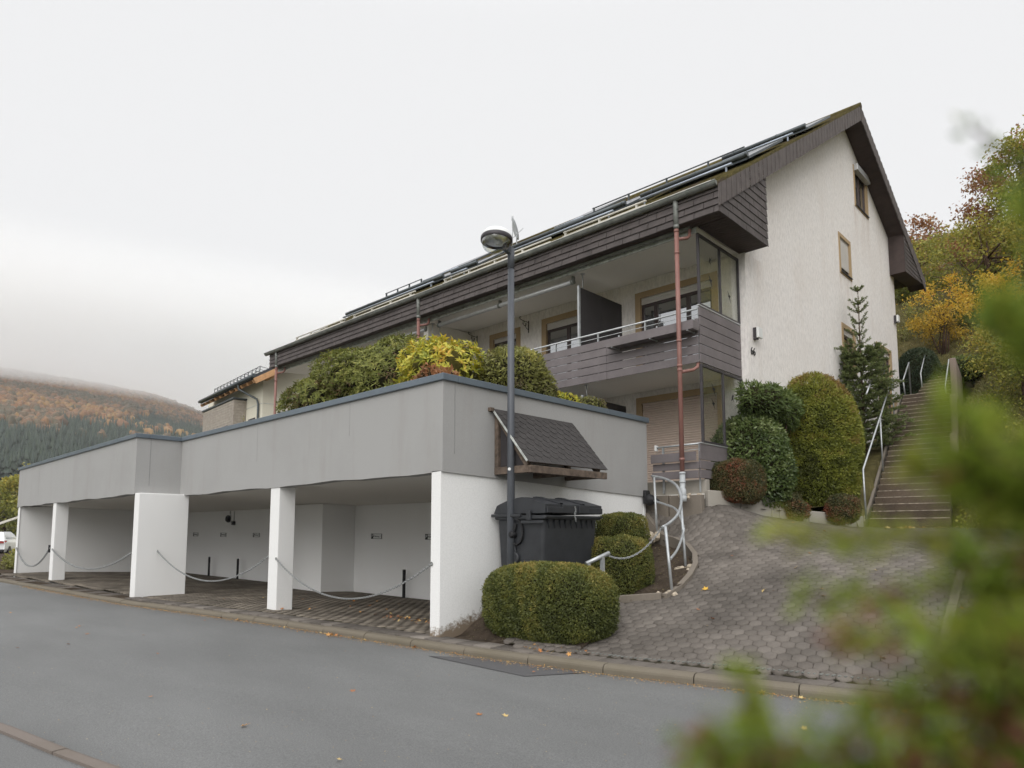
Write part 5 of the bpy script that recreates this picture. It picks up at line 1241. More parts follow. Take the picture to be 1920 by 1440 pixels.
clipped('spreading_juniper', (1.82, 12.2, 3.75), (.32, 1.2, 1.15), 'spreading green juniper between the dome thuja and the steps', 'shrub', 'l_jun', 9000, .13, .030, 2.1, .18, 4, .10, 63, None, .75, .3)
def hz(x, y): return float(hill_z(np.array([x]), np.array([y]))[0])

# young fir with bare leader
def fir(base, h, seed, lab):
    t = thing('young_fir', base, lab, 'tree'); g = np.random.default_rng(seed); mb = MB(); b0 = np.array(base)
    mb.tube([tuple(b0), tuple(b0 + [0, 0, h * .55]), tuple(b0 + [.02, 0, h])], [.05, .025, .006], 8)
    PP, DD, NN, TT, LL = [], [], [], [], []
    br = MB()
    def needles(a, b_, n_, l):
        d = unit(b_ - a); 
        for s in g.uniform(.08, 1.0, n_):
            PP.append(a + (b_ - a) * s); v = g.normal(size=3); v -= d * v.dot(d); DD.append(unit(unit(v) * .9 + d * .7)); NN.append(g.normal(size=3)); TT.append(.35 + .3 * s + g.normal(0, .14)); LL.append(l * g.uniform(.7, 1.2))
    lv = np.concatenate([np.linspace(.04, .60, 15), np.linspace(.66, .97, 6)])
    for i, s in enumerate(lv):
        z = s * h; R_ = (1 - s) ** .75 * h * .205 + .12; m_ = 11 if s < .6 else 5
        z += g.normal(0, .035)
        if s > .6: R_ = .16 + (1 - s) * .72 * g.uniform(.75, 1.2); z += g.normal(0, .04)
        for j in range(m_):
            a = 2 * math.pi * (j + g.uniform(-.3, .3)) / m_ + i * 1.3; r_ = R_ * g.uniform(.7, 1.15)
            p0 = b0 + [0, 0, z]; p2 = p0 + np.array([math.cos(a) * r_, math.sin(a) * r_, r_ * (.22 + .8 * s)]); p1 = (p0 + p2) / 2 - [0, 0, r_ * .05]
            br.tube([tuple(p0), tuple(p1), tuple(p2)], [.010, .007, .003], 5)
            needles(p0 + (p1 - p0) * .2, p1, int(50 * (1 if s < .6 else .5)), .06); needles(p1, p2, int(80 * (1 if s < .6 else .6)), .06)
            if s < .62:
                for q in range(6):
                    f = g.uniform(.3, .95); a0 = p0 + (p2 - p0) * f - [0, 0, .03]; sd = 1 if q % 2 else -1
                    a1 = a0 + np.array([math.cos(a + sd * .8), math.sin(a + sd * .8), .12 + g.normal(0, .12)]) * r_ * .38 * (1.2 - f * .6); br.tube([tuple(a0), tuple(a1)], [.005, .002], 4); needles(a0, a1, 60, .055)
    needles(b0 + [0, 0, h * .6], b0 + [.02, 0, h], 90, .045)
    PP, DD, NN = map(np.array, (PP, DD, NN)); k = len(PP); V, F = leaf_flat(PP, DD, NN, np.array(LL), np.full(k, .019))
    np_obj('foliage', V, F, 'l_fir', t, np.clip(TT, 0, 1)); mb.build('trunk', 'bark', t); br.build('branches', 'bark', t)
fir((1.92, 13.9, 3.6), 4.75, 71, 'young fir with a bare thin leader standing before the gable')

# shrubs on the carport roof
broadleaf('rhododendron', (-3.75, 1.75, 4.40), (1.55, 1.15, 1.02), 'big mid-green rhododendron growing on the carport roof, left of the yellow one', 'shrub', 'l_rhodo', 23000, .105, .030, 81, 2.3, .13, 3, 6, -.8, 'twigcore', .5)
broadleaf('rhododendron', (-4.75, 1.15, 4.10), (.85, .85, .62), 'lower left flank of green rhododendron spilling over the coping', 'shrub', 'l_rhodo', 9600, .10, .030, 82, 2.2, .15, 3, 6, -.9, 'twigcore', .5)
broadleaf('rhododendron', (-1.40, 1.35, 4.26), (.66, .62, .54), 'bright yellow rhododendron on the carport roof', 'shrub', 'l_yellow', 3800, .13, .042, 83, 2.2, .14, 3, 7, -.9, 'twigcore_y', .7, None, .16, .50, .72, 6)
clipped('rounded_shrub', (-.58, 2.35, 4.06), (.66, .70, .68), 'rounded dull green and yellow bush behind the lamp post on the carport roof', 'shrub', 'l_bed', 9500, .085, .026, 2.2, .05, 4, .08, 84, None, 1.1, .28, -.95)
clipped('low_shrub', (-.28, 3.3, 3.80), (.30, .5, .26), 'low lime green plant on the carport roof, left of the reddish one', 'shrub', 'l_yellow', 1500, .07, .03, 2.2, .14, 4, .12, 85, None, 1.2)
clipped('low_shrub', (-.25, 4.05, 3.80), (.35, .45, .25), 'low reddish brown plant at the end of the carport coping', 'shrub', 'l_bed', 2600, .05, .024, 2.2, .10, 4, .12, 86, None, 1.2, -.3)
clipped('low_shrub', (-.72, .62, 3.84), (.42, .28, .26), 'orange tinted low plant under the yellow rhododendron', 'shrub', 'l_rust', 1600, .085, .04, 2.2, .14, 4, .14, 87, None, 1.2, .3)

# trees and bushes on the bank
def tree(name, base, h, crown, rad, lab, mat, n_, L, Wd, seed, group=None, cat='tree', limbs=9, trunk=.16, lump=.22, depth=.30, clus=70, fold=False, multi=1):
    """tapered trunk, limbs reaching to leaf clusters; leaves gather in clumps with gaps between"""
    t = thing(name, base, lab, cat, group); g = np.random.default_rng(seed); b0 = np.array(base, float); c = np.array(crown, float)
    P, N, rr, d = shrub_points(c, rad, clus, 2.2, lump, 3, depth, -1, seed)
    mb = MB(); br = MB()
    roots = [b0 + np.array([g.normal(0, .10 * (multi > 1)), g.normal(0, .10 * (multi > 1)), 0]) for _ in range(multi)]
    top = c + np.array([0, 0, rad[2] * .45])
    for q, r0 in enumerate(roots):
        tp = top if multi == 1 else c + unit(g.normal(size=3)) * np.array(rad) * .55 + [0, 0, rad[2] * .2]
        mb.tube([tuple(r0 - [0, 0, .2]), tuple(r0 + (tp - r0) * .35 + [g.normal(0, .06), g.normal(0, .06), 0]), tuple(r0 + (tp - r0) * .7), tuple(tp)], [trunk, trunk * .75, trunk * .45, trunk * .12], 8)
    for i in range(0, len(P)):
        r0 = roots[i % multi]; f = g.uniform(.35, .85); s = r0 + (top - r0) * f
        if i < limbs * 3: br.tube([tuple(s), tuple((s + P[i]) / 2 + [0, 0, .06 * h * .3]), tuple(P[i])], [trunk * .32, trunk * .18, trunk * .05], 5)
    per = n_ // len(P); cr = np.mean(rad) * 1.9 / math.sqrt(len(P))
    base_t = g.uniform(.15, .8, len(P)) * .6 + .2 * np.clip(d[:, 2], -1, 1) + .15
    q = np.repeat(np.arange(len(P)), per); k = len(q)
    off = g.normal(0, 1, (k, 3)) * cr * np.array([1, 1, .72]) * .62; PP = P[q] + off
    D = unit(g.normal(0, 1, (k, 3)) + np.array([0, 0, -.3])); Nn = unit(g.normal(0, .7, (k, 3)) + np.array([0, 0, .8]))
    V, F = leaf_flat(PP, D, Nn, g.uniform(.6, 1.3, k) * L, g.uniform(.7, 1.2, k) * Wd)
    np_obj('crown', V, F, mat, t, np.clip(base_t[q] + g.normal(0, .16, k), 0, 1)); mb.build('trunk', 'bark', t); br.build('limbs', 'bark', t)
    return t
GB = 'trees and shrubs on the bank behind the house'
tree('autumn_tree', (4.6, 33.5, hz(4.6, 33.5)), 7, (4.0, 33.2, 17.0), (2.1, 2.1, 2.4), 'rust red tree with thinning crown on the skyline above the bank', 'l_rust', 9500, .16, .10, 101, GB, trunk=.2)
tree('autumn_tree', (6.4, 31, hz(6.4, 31)), 7, (5.8, 30.5, 17.2), (2.2, 2.0, 2.7), 'tall green and brown tree at the top right of the bank', 'l_green', 9500, .16, .10, 102, GB, trunk=.2)
tree('autumn_tree', (3.2, 27.2, hz(3.2, 27)), 5, (3.3, 27, 12.6), (1.8, 1.6, 2.2), 'leafy yellow-green tree in the middle of the bank', 'l_green', 9000, .15, .085, 103, GB)
tree('autumn_shrub', (1.82, 25, hz(1.82, 25)), 2.4, (1.72, 25, 10.35), (1.05, .9, 1.1), 'golden yellow many-stemmed shrub beside the eaves of the house', 'l_gold', 4200, .085, .06, 104, GB, 'shrub', 12, .035, .2, .35, 60, multi=7)
tree('autumn_tree', (-1.9, 40, hz(-1.9, 40)), 6, (-1.7, 40, 17.6), (2.0, 2, 2.0), 'brown and rust tree behind the rear eaves corner', 'l_rust', 6500, .18, .12, 105, GB)
tree('autumn_tree', (1.2, 36, hz(1.2, 36)), 6, (1.1, 36, 14.9), (1.4, 1.4, 1.6), 'low rusty tree on the skyline left of the red tree', 'l_rust', 4500, .16, .11, 106, GB)
tree('autumn_tree', (-.6, 31.5, hz(-.6, 31.5)), 5, (-.4, 31, 14.0), (1.6, 1.4, 1.9), 'dark green tree half hidden behind the rear eaves', 'l_green', 6000, .15, .09, 107, GB)
tree('autumn_shrub', (4.3, 21, hz(4.3, 21)), 2.6, (4.25, 20.8, 8.9), (.95, .9, 1.0), 'shrub with orange and yellow leaves right of the golden one', 'l_gold', 3600, .10, .065, 108, GB, 'shrub', 10, .03, .25, .4, 46, multi=5)
tree('autumn_shrub', (5.1, 17.5, hz(5.1, 17.5)), 2.2, (5.15, 17.4, 7.1), (1.0, 1.1, 1.0), 'yellow-green leafy shrub above the tallest retaining slab', 'l_green', 5200, .095, .06, 109, GB, 'shrub', 10, .03, .25, .35, 60, multi=5)
tree('autumn_shrub', (5.6, 14.2, hz(5.6, 14.2)), 2, (5.6, 14.1, 5.75), (1.0, 1.0, .95), 'loose leafy shrub right of the middle retaining slab', 'l_green', 5200, .085, .055, 110, GB, 'shrub', 10, .03, .25, .35, 60, multi=5)
tree('autumn_shrub', (6.4, 20, hz(6.4, 20)), 3, (6.3, 19.6, 9.9), (1.4, 1.3, 1.7), 'tall green shrub at the right of the bank', 'l_green', 6500, .11, .07, 111, GB, 'shrub', 10, .04, .25, .35, 60, multi=4)
tree('autumn_shrub', (.55, 27.5, hz(.55, 27.5)), 2, (.5, 27.3, 10.6), (.75, .7, .9), 'pale thin shrub between the house and the golden shrub', 'l_bed', 2600, .10, .05, 112, GB, 'shrub', 8, .025, .3, .4, 36, multi=5)
clipped('low_shrub', (2.6, 21.9, 6.95), (.75, .5, .45), 'low dark evergreen right of the dark round bush', 'shrub', 'l_dark', 6000, .07, .03, 2.3, .10, 4, .12, 121, GB)
clipped('low_shrub', (3.55, 19.6, 6.75), (.55, .8, .40), 'low evergreen hanging over the tallest retaining slab', 'shrub', 'l_jun', 6000, .07, .025, 2.3, .14, 4, .14, 122, GB)

# grass, ivy and litter on the bank: nobody could count it
g = np.random.default_rng(131); k = 52000
X = np.concatenate([g.uniform(3.3, 9.5, k // 2), g.uniform(-3, 8, k // 2)]); Y = np.concatenate([g.uniform(9.5, 20, k // 2), g.uniform(19, 34, k // 2)])
ok = ~((X > stair_l(Y) - .2) & (X < stair_r(Y) + .30) & (Y < 23.2)) & ~((X < GX + .1) & (Y < 20.1)); X, Y = X[ok], Y[ok]
P = np.stack([X, Y, hill_z(X, Y) - .01], -1); k = len(P)
D = unit(np.stack([g.normal(0, .5, k), g.normal(0, .5, k), g.uniform(.4, 1.1, k)], -1)); lm = Lumps(10, 1.2, 132)
V, F = leaf_flat(P, D, unit(g.normal(size=(k, 3))), g.uniform(.08, .26, k), g.uniform(.012, .035, k)); stuff(np_obj('bank_grass', V, F, 'l_grass', None, np.clip(.45 + .2 * lm(P) + g.normal(0, .15, k), 0, 1)))
k = 9000; X = g.uniform(4.6, 8.5, k); Y = g.uniform(9.5, 19, k); P = np.stack([X, Y, hill_z(X, Y) + g.uniform(0, .35, k) * (g.uniform(size=k) < .6)], -1)
D = unit(g.normal(0, 1, (k, 3))); V, F = leaf_flat(P, D, unit(g.normal(0, .5, (k, 3)) + [0, 0, 1]), g.uniform(.05, .10, k), g.uniform(.04, .07, k)); stuff(np_obj('ivy', V, F, 'l_green', None, np.clip(g.normal(.5, .2, k), 0, 1)))
# litter under the bed shrubs and on soil
k = 2600; X = g.uniform(.25, 2.4, k); Y = g.uniform(.3, 5.2, k); ok = inside(np.stack([X, Y], -1), bp); X, Y = X[ok], Y[ok]; k = len(X)
P = np.stack([X, Y, bed_z(X, Y) + .008], -1); D = unit(np.stack([g.normal(size=k), g.normal(size=k), g.normal(0, .2, k)], -1))
V, F = leaf_flat(P, D, unit(g.normal(0, .25, (k, 3)) + [0, 0, 1]), g.uniform(.012, .035, k), g.uniform(.006, .02, k)); stuff(np_obj('soil_litter', V, F, 'l_grass', None, np.clip(g.normal(.5, .3, k), 0, 1)))

# ---- fallen leaves
def lobed(n_=5):
    """a small five-lobed leaf outline, slightly cupped"""
    pts = []
    for i in range(n_ * 2 + 1):
        a = -math.pi * .86 + 2 * math.pi * .86 * i / (n_ * 2); r_ = (1.0 if i % 2 == 1 else .52) * (1.0 if abs(a) < 1.2 else .8)
        pts.append((r_ * math.cos(a), r_ * math.sin(a)))
    return pts
LO = lobed()
def fallen_mesh(seed):
    gg = np.random.default_rng(seed); mb = MB(); cup = gg.uniform(.15, .5); tw = gg.uniform(-.3, .3)
    P = [(x, y, cup * (x * x + y * y) * .6 + tw * x * y) for x, y in LO]; c = len(mb.v); mb.v += [(0, 0, 0)] + P; 
    for i in range(len(P) - 1): mb.face((c, c + 1 + i, c + 2 + i))
    mb.smooth = False; mb.tube([(0, 0, .0), (-.5, .03, .03), (-1.1, .1, .10)], [.03, .025, .02], 4)
    return mb
leafmats = []
for i, c in enumerate([(0.42, 0.17, 0.05), (0.50, 0.26, 0.08), (0.52, 0.38, 0.16), (0.30, 0.13, 0.06), (0.60, 0.36, 0.05)]):
    leafmats.append(plain('dry_leaf_%s' % 'abcde'[i], c, .7, 0, .3, 30, 60, .2))
protos = []
for i in range(5):
    mb = fallen_mesh(200 + i); o = mb.build('fallen_leaf', leafmats[i]); protos.append(o)
def put_leaf(i, loc, s, rz, tilt, lab):
    o = protos[i]
    if o.get('label') is None: pass
    else: o = o.copy(); COL.objects.link(o)
    o.location = loc; o.scale = (s, s, s); o.rotation_euler = (tilt[0], tilt[1], rz); tag(o, lab, 'leaf', 'fallen autumn leaves'); return o
g = np.random.default_rng(141)
LR = 'dry brown autumn leaf lying on the grey road'; LK = 'orange dry leaf in the gutter along the far kerb'; LC = 'dry leaf lying on the carport floor'; LD = 'dry leaf on the driveway pavers'
for i in range(26):
    x = g.uniform(-9, 6.5); y = g.uniform(float(near_y(x)) + .4, float(kerb_y(x)) - .4); put_leaf(int(g.integers(0, 4)), (x, y, -.093), g.uniform(.022, .045), g.uniform(0, 6.28), g.normal(0, .2, 2), LR)
for i in range(34):
    x = g.uniform(-13, 6.5) if i > 9 else g.uniform(-1.95, -1.3); y = float(kerb_y(x)) - abs(g.normal(0, .06)) - .02; put_leaf(int(g.integers(0, 4)), (x, y, -.098), g.uniform(.025, .05), g.uniform(0, 6.28), g.normal(0, .35, 2), LK)
for i in range(95):
    if i < 50: x, y = g.normal(-1.7, .6), g.normal(1.1, .2)
    else: x, y = g.uniform(-8.5, -.3), g.uniform(.1, 3)
    put_leaf(int(g.integers(0, 4)), (x, y, -.045 * max(y, 0) + .012), g.uniform(.022, .05), g.uniform(0, 6.28), g.normal(0, .35, 2), LC)
put_leaf(4, (2.85, 2.75, float(drive_z((2.85, 2.75))[0]) + .03), .062, 1.0, (.3, -.4), 'single bright orange-yellow leaf on the upper driveway right of the railing')
for i in range(22):
    x, y = g.uniform(2.2, 6), g.uniform(1.2, 8)
    if inside(np.array([[x, y]]), poly)[0]: put_leaf(int(g.integers(0, 4)), (x, y, float(drive_z((x, y))[0]) + .022), g.uniform(.02, .045), g.uniform(0, 6.28), g.normal(0, .3, 2), LD)
LS = 'pale yellow leaf heaped against the lowest step'
for i in range(26): x = g.uniform(3.3, 4.7); y = 9.98 - abs(g.normal(0, .12)); put_leaf(int(g.integers(1, 3)), (x, y, float(drive_z((x, y))[0]) + .03), g.uniform(.04, .07), g.uniform(0, 6.28), g.normal(0, .4, 2), LS)
LH = 'dry leaf caught at the foot of the front hedge'
for i in range(12): x = g.uniform(1.7, 2.6); y = float(kerb_y(x)) + g.uniform(.2, .5); put_leaf(int(g.integers(0, 4)), (x, y, .022), g.uniform(.02, .042), g.uniform(0, 6.28), g.normal(0, .5, 2), LH)
k = 7000; X = g.uniform(-16, 7, k); Y = np.array([float(kerb_y(x)) for x in X]) - np.abs(g.normal(0, .09, k)) - .01; P = np.stack([X, Y, np.full(k, -.100)], -1)
D = unit(np.stack([g.normal(size=k), g.normal(size=k), g.normal(0, .15, k)], -1)); V, F = leaf_flat(P, D, unit(g.normal(0, .3, (k, 3)) + [0, 0, 1]), g.uniform(.006, .028, k), g.uniform(.004, .016, k)); stuff(np_obj('gutter_litter', V, F, 'l_dry', None, np.clip(g.normal(.5, .3, k), 0, 1)))

k = 3200; X = g.uniform(-12, 7, k); Y = np.array([g.uniform(float(near_y(x)) + .1, float(kerb_y(x)) - .1) for x in X]); md = (near_y(X) + kerb_y(X)) / 2
P = np.stack([X, Y, -.117 + .025 * np.exp(-((Y - md) / 1.5) ** 2)], -1); D = unit(np.stack([g.normal(size=k), g.normal(size=k), np.zeros(k)], -1)); sz = .004 + g.exponential(.004, k)
V, F = leaf_flat(P, D, unit(g.normal(0, .12, (k, 3)) + [0, 0, 1]), sz, sz * .6); stuff(np_obj('road_grit', V, F, 'l_dry', None, np.clip(g.normal(.75, .3, k), 0, 1)))

# ---- out-of-focus cypress beside the camera
t = thing('garden_cypress', (7.70, -5.67, 0), 'blurred green cypress with brown cones right beside the camera', 'shrub')
g = np.random.default_rng(151); PP, DD, NN, TT = [], [], [], []; CPp, CD, CN, CT = [], [], [], []; br = MB()
br.tube([(7.70, -5.67, -.05), (7.69, -5.69, .6), (7.68, -5.71, 1.3), (7.672, -5.715, 1.7)], [.022, .018, .010, .004], 8)
def twig(path, n_, spread, tone=.5, cone=0, L=.022):
    pts = np.array(smooth_path(path, 8)); br.tube([tuple(p) for p in pts], list(np.linspace(.0028, .0009, len(pts))), 5)
    seg = np.linalg.norm(np.diff(pts, axis=0), axis=1); cum = np.r_[0, np.cumsum(seg)]; tot = cum[-1]
    for s in g.uniform(0.02, 1, n_) ** .8 * tot:
        i = min(np.searchsorted(cum, s) - 1, len(seg) - 1); i = max(i, 0); p = pts[i] + (pts[i + 1] - pts[i]) * (s - cum[i]) / seg[i]; d = unit(pts[i + 1] - pts[i])
        w = spread * (1.05 - .75 * s / tot) * g.uniform(.1, 1); v = unit(np.cross(d, g.normal(size=3))); q = p + (v + d * .8) * w
        tgt = (CPp, CD, CN, CT) if g.uniform() < cone else (PP, DD, NN, TT)
        for j in range(3): tgt[0].append(p + (q - p) * g.uniform(.3, 1) + g.normal(0, .002, 3)); tgt[1].append(unit(v + d * .9 + g.normal(0, .35, 3))); tgt[2].append(unit(g.normal(size=3))); tgt[3].append(tone + g.normal(0, .16))
TW = [  # path in world metres, count, spread, tone, cone share
    ([(7.678, -5.713, 1.458), (7.605, -5.827, 1.495), (7.532, -5.910, 1.497), (7.486, -5.954, 1.500)], 150, 0.0165, .72, 0),
    ([(7.678, -5.713, 1.427), (7.595, -5.843, 1.469), (7.522, -5.921, 1.471), (7.491, -5.949, 1.468)], 120, 0.0154, .50, .05),
    ([(7.636, -5.765, 1.344), (7.532, -5.931, 1.386), (7.488, -5.983, 1.412), (7.482, -5.991, 1.442)], 170, 0.0121, .55, .0),
    ([(7.657, -5.739, 1.318), (7.553, -5.921, 1.396), (7.501, -5.999, 1.414), (7.473, -6.025, 1.416)], 190, 0.0220, .35, .05),
    ([(7.668, -5.723, 1.370), (7.584, -5.879, 1.427), (7.543, -5.952, 1.435), (7.522, -5.983, 1.427)], 220, 0.0248, .42, 0.18),
    ([(7.668, -5.723, 1.344), (7.595, -5.879, 1.396), (7.553, -5.952, 1.412), (7.532, -5.983, 1.406)], 240, 0.0275, .35, 0.20),
    ([(7.678, -5.713, 1.500), (7.602, -5.810, 1.573), (7.563, -5.849, 1.604), (7.560, -5.850, 1.622)], 260, 0.0248, .45, 0),
    ([(7.678, -5.713, 1.552), (7.612, -5.799, 1.625), (7.579, -5.834, 1.656), (7.573, -5.839, 1.677)], 200, 0.0220, .42, 0),
    ([(7.678, -5.713, 1.552), (7.616, -5.780, 1.656), (7.577, -5.817, 1.692), (7.553, -5.848, 1.717)], 26, 0.0165, .12, 0),
    ([(7.678, -5.713, 1.474), (7.602, -5.830, 1.526), (7.568, -5.875, 1.539), (7.555, -5.889, 1.552)], 190, 0.0248, .62, 0),
    ([(7.678, -5.713, 1.448), (7.605, -5.837, 1.500), (7.564, -5.884, 1.513), (7.530, -5.915, 1.529)], 190, 0.0248, .66, 0),
    ([(7.678, -5.713, 1.448), (7.616, -5.827, 1.484), (7.569, -5.889, 1.487), (7.548, -5.910, 1.484)], 210, 0.0248, .35, 0.23),
    ([(7.678, -5.713, 1.396), (7.605, -5.848, 1.448), (7.569, -5.905, 1.458), (7.548, -5.926, 1.456)], 240, 0.0275, .38, 0.14),
    ([(7.678, -5.713, 1.370), (7.616, -5.837, 1.417), (7.579, -5.905, 1.427), (7.558, -5.936, 1.427)], 260, 0.0303, .35, 0.16),
    ([(7.683, -5.713, 1.500), (7.643, -5.773, 1.552), (7.610, -5.808, 1.568), (7.589, -5.829, 1.573)], 300, 0.0303, .50, 0),
    ([(7.683, -5.713, 1.552), (7.654, -5.758, 1.604), (7.620, -5.792, 1.620), (7.597, -5.813, 1.635)], 300, 0.0303, .45, 0),
    ([(7.683, -5.713, 1.292), (7.616, -5.848, 1.354), (7.569, -5.931, 1.380), (7.538, -5.973, 1.386)], 240, 0.0330, .35, 0.20),
    ([(7.688, -5.713, 1.448), (7.642, -5.796, 1.479), (7.600, -5.853, 1.500), (7.574, -5.884, 1.510)], 300, 0.0330, .55, .05),
    ([(7.694, -5.713, 1.396), (7.652, -5.806, 1.427), (7.610, -5.869, 1.448), (7.584, -5.905, 1.464)], 300, 0.0330, .45, 0.16)]
TW += [([(7.655, -5.74, 1.30), (7.54, -5.93, 1.375), (7.50, -5.985, 1.395), (7.478, -6.01, 1.405)], 260, .026, .40, 0.10),
    ([(7.66, -5.73, 1.28), (7.55, -5.95, 1.36), (7.51, -6.00, 1.372), (7.482, -6.03, 1.378)], 260, .028, .38, 0.13),
    ([(7.66, -5.73, 1.45), (7.60, -5.83, 1.50), (7.565, -5.89, 1.515), (7.548, -5.915, 1.53)], 260, .028, .50, .05),
    ([(7.66, -5.73, 1.40), (7.61, -5.85, 1.43), (7.575, -5.91, 1.445), (7.552, -5.945, 1.452)], 280, .030, .45, 0.10)]
for p, n_, s, tn, cn in TW:
    twig([np.array(q) for q in p], int(n_ * 1.3), s, tn, min(cn * (1.8 if p[-1][2] < 1.46 else 1), .4))
    if n_ >= 200:
        for q_ in range(2): o_ = g.normal(0, .019, 3); twig([np.array(q) + o_ * (i_ / 3) + np.array([.011, .011, 0]) * (i_ / 3) for i_, q in enumerate(p)], int(n_ * .75), s, tn + g.normal(0, .1), cn)
PP, DD, NN, TT = map(np.array, (PP, DD, NN, TT)); k = len(PP); V, F = leaf_flat(PP, DD, NN, g.uniform(.006, .012, k), g.uniform(.0024, .0045, k)); np_obj('foliage', V, F, 'l_front', t, np.clip(TT, 0, 1))
CPp, CD, CN, CT = map(np.array, (CPp, CD, CN, CT)); k = len(CPp); V, F = leaf_flat(CPp, CD, CN, g.uniform(.006, .011, k), g.uniform(.0035, .007, k)); np_obj('cones', V, F, 'l_cone', t, np.clip(CT, 0, 1))
br.build('branches', 'bark', t)
# ================================================================== STREET LAMP
t = thing('street_lamp', (.62, 1.03, .2), 'dark grey street lamp post with a clear bowl head beside the carport corner', 'street lamp')
lx, ly = .62, 1.03
mb = MB(); mb.tube([(lx, ly, .1), (lx, ly, 3.0), (lx, ly, 5.55)], [.062, .056, .050], 20); mb.build('pole', 'pole', t)
mb = MB(); mb.tube([(lx, ly, 5.55), (lx, ly, 5.88)], .054, 18); mb.beam((lx, ly, 5.82), (lx - .02, ly - .14, 5.90), .08, .10); mb.build('collar', 'pole', t)
hc = Vector((lx - .02, ly - .30, 5.93)); ax = Vector((-.03, .10, 1)).normalized()
mb = MB(); mb.lathe(hc, [(0.236, -0.032), (0.243, -0.027), (0.245, 0.027), (0.236, 0.041), (0.221, 0.042), (0.221, -0.032)], 32, ax, False); mb.build('rim', 'dark_alu', t)
mb = MB(); mb.lathe(hc, [(0.241, 0.036), (0.230, 0.081), (0.194, 0.122), (0.126, 0.149), (0.045, 0.160), (0.001, 0.162)], 32, ax, False); mb.build('head_cover', 'white_plastic', t)
mb = MB(); mb.lathe(hc, [(0.232, -0.027), (0.223, -0.081), (0.194, -0.135), (0.140, -0.176), (0.072, -0.196), (0.001, -0.202)], 32, ax, False); mb.build('bowl', 'bowl', t)
mb = MB(); mb.lathe(hc, [(0.211, 0.000), (0.180, 0.041), (0.108, 0.072), (0.036, 0.086), (0.001, 0.087)], 14, ax, False); o = mb.build('reflector', 'mirror', t)
for p in o.data.polygons: p.use_smooth = False
mb = MB(); mb.lathe(hc - ax * .035, [(.030, -.02), (.045, .02), (.02, .09)], 14, (0.2, .97, .1)); mb.tube([hc + Vector((0, -.14, .0)), hc + Vector((0, .12, .0))], .018, 10); mb.build('bulb', 'white_plastic', t)
mb = MB(); mb.lathe((lx + .018, ly - .052, 2.42), [(.024, 0), (.024, .006)], 16, (.45, -.9, 0)); mb.build('sticker', 'white_plastic', t)

# ================================================================== BIN
bx0, bx1, by0, by1, bz = .27, 1.27, 1.04, 2.36, .57
t = thing('waste_container', ((bx0 + bx1) / 2, (by0 + by1) / 2, bz), 'large dark grey wheeled waste container with domed lid beside the carport wall', 'bin')
def loft(mb, rings):
    """skin a stack of equal-length rings"""
    ks = []
    for r_ in rings: ks.append(len(mb.v)); mb.v += [tuple(p) for p in r_]
    n_ = len(rings[0])
    for a, b_ in zip(ks, ks[1:]):
        for j in range(n_): j2 = (j + 1) % n_; mb.face((a + j, a + j2, b_ + j2, b_ + j))
    mb.face([ks[0] + j for j in range(n_)][::-1]); mb.face([ks[-1] + j for j in range(n_)])
def rrect(x0, x1, y0, y1, z, r_=.06, k=4):
    out = []
    for cx, cy, a0 in ((x1 - r_, y1 - r_, 0), (x0 + r_, y1 - r_, 90), (x0 + r_, y0 + r_, 180), (x1 - r_, y0 + r_, 270)):
        for i in range(k + 1): a = R(a0 + 90 * i / k); out.append((cx + r_ * math.cos(a), cy + r_ * math.sin(a), z))
    return out
rz_ = bz + 1.15
mb = MB(); mb.smooth = False
loft(mb, [rrect(bx0 + .09, bx1 - .10, by0 + .06, by1 - .06, bz + .17), rrect(bx0 + .07, bx1 - .075, by0 + .045, by1 - .045, bz + .3), rrect(bx0 + .03, bx1 - .03, by0 + .02, by1 - .02, rz_ - .12), rrect(bx0 + .03, bx1 - .03, by0 + .02, by1 - .02, rz_ - .06)])
body = mb.build('container_body', 'bin', t, .008)
mb = MB(); loft(mb, [rrect(bx0, bx1 + .02, by0 - .01, by1 + .01, rz_ - .06, .05), rrect(bx0 - .01, bx1 + .04, by0 - .02, by1 + .02, rz_ - .045, .05), rrect(bx0 - .01, bx1 + .04, by0 - .02, by1 + .02, rz_ + .0, .05)]); mb.build('rim', 'bin', t, .006)
# ribs under the rim on the opening side
mb = MB()
for i in range(9):
    y = by0 + .14 + i * (by1 - by0 - .28) / 8
    mb.prism([(bx1 + .012, y - .045, rz_ - .062), (bx1 + .012, y + .045, rz_ - .062), (bx1 - .022, y, rz_ - .19)], (-.03, 0, -.004))
mb.build('ribs', 'bin', body)
# lid: arched sheet from the wall side over to the opening edge
mb = MB(); n_ = 16; prof = []
for i in range(n_ + 1):
    s = i / n_; x = bx0 - .01 + s * (bx1 - bx0 + .05)
    h = .245 * math.sin(math.pi * min(1, .10 + .62 * s)) ** .8 if s < .62 else .235 - (s - .62) / .38 * .105
    prof.append((x, rz_ + .03 + h))
prof[0] = (prof[0][0], rz_ + .03)
def lid_strip(y0, y1, dz, i0=0, i1=n_):
    sm = mb.smooth; mb.smooth = True
    for (a, za), (b_, zb) in zip(prof[i0:i1 + 1], prof[i0 + 1:i1 + 1]): mb.quad((a, y0, za + dz), (b_, y0, zb + dz), (b_, y1, zb + dz), (a, y1, za + dz))
    mb.smooth = sm
lid_strip(by0 - .015, by1 + .015, 0)
for y0, y1 in ((by0 + .30, by0 + .38), (by1 - .50, by1 - .42)):
    lid_strip(y0, y1, .022, 8, n_)
    for y in (y0, y1):
        for (a, za), (b_, zb) in zip(prof[8:], prof[9:]): mb.quad((a, y, za), (b_, y, zb), (b_, y, zb + .022), (a, y, za + .022))
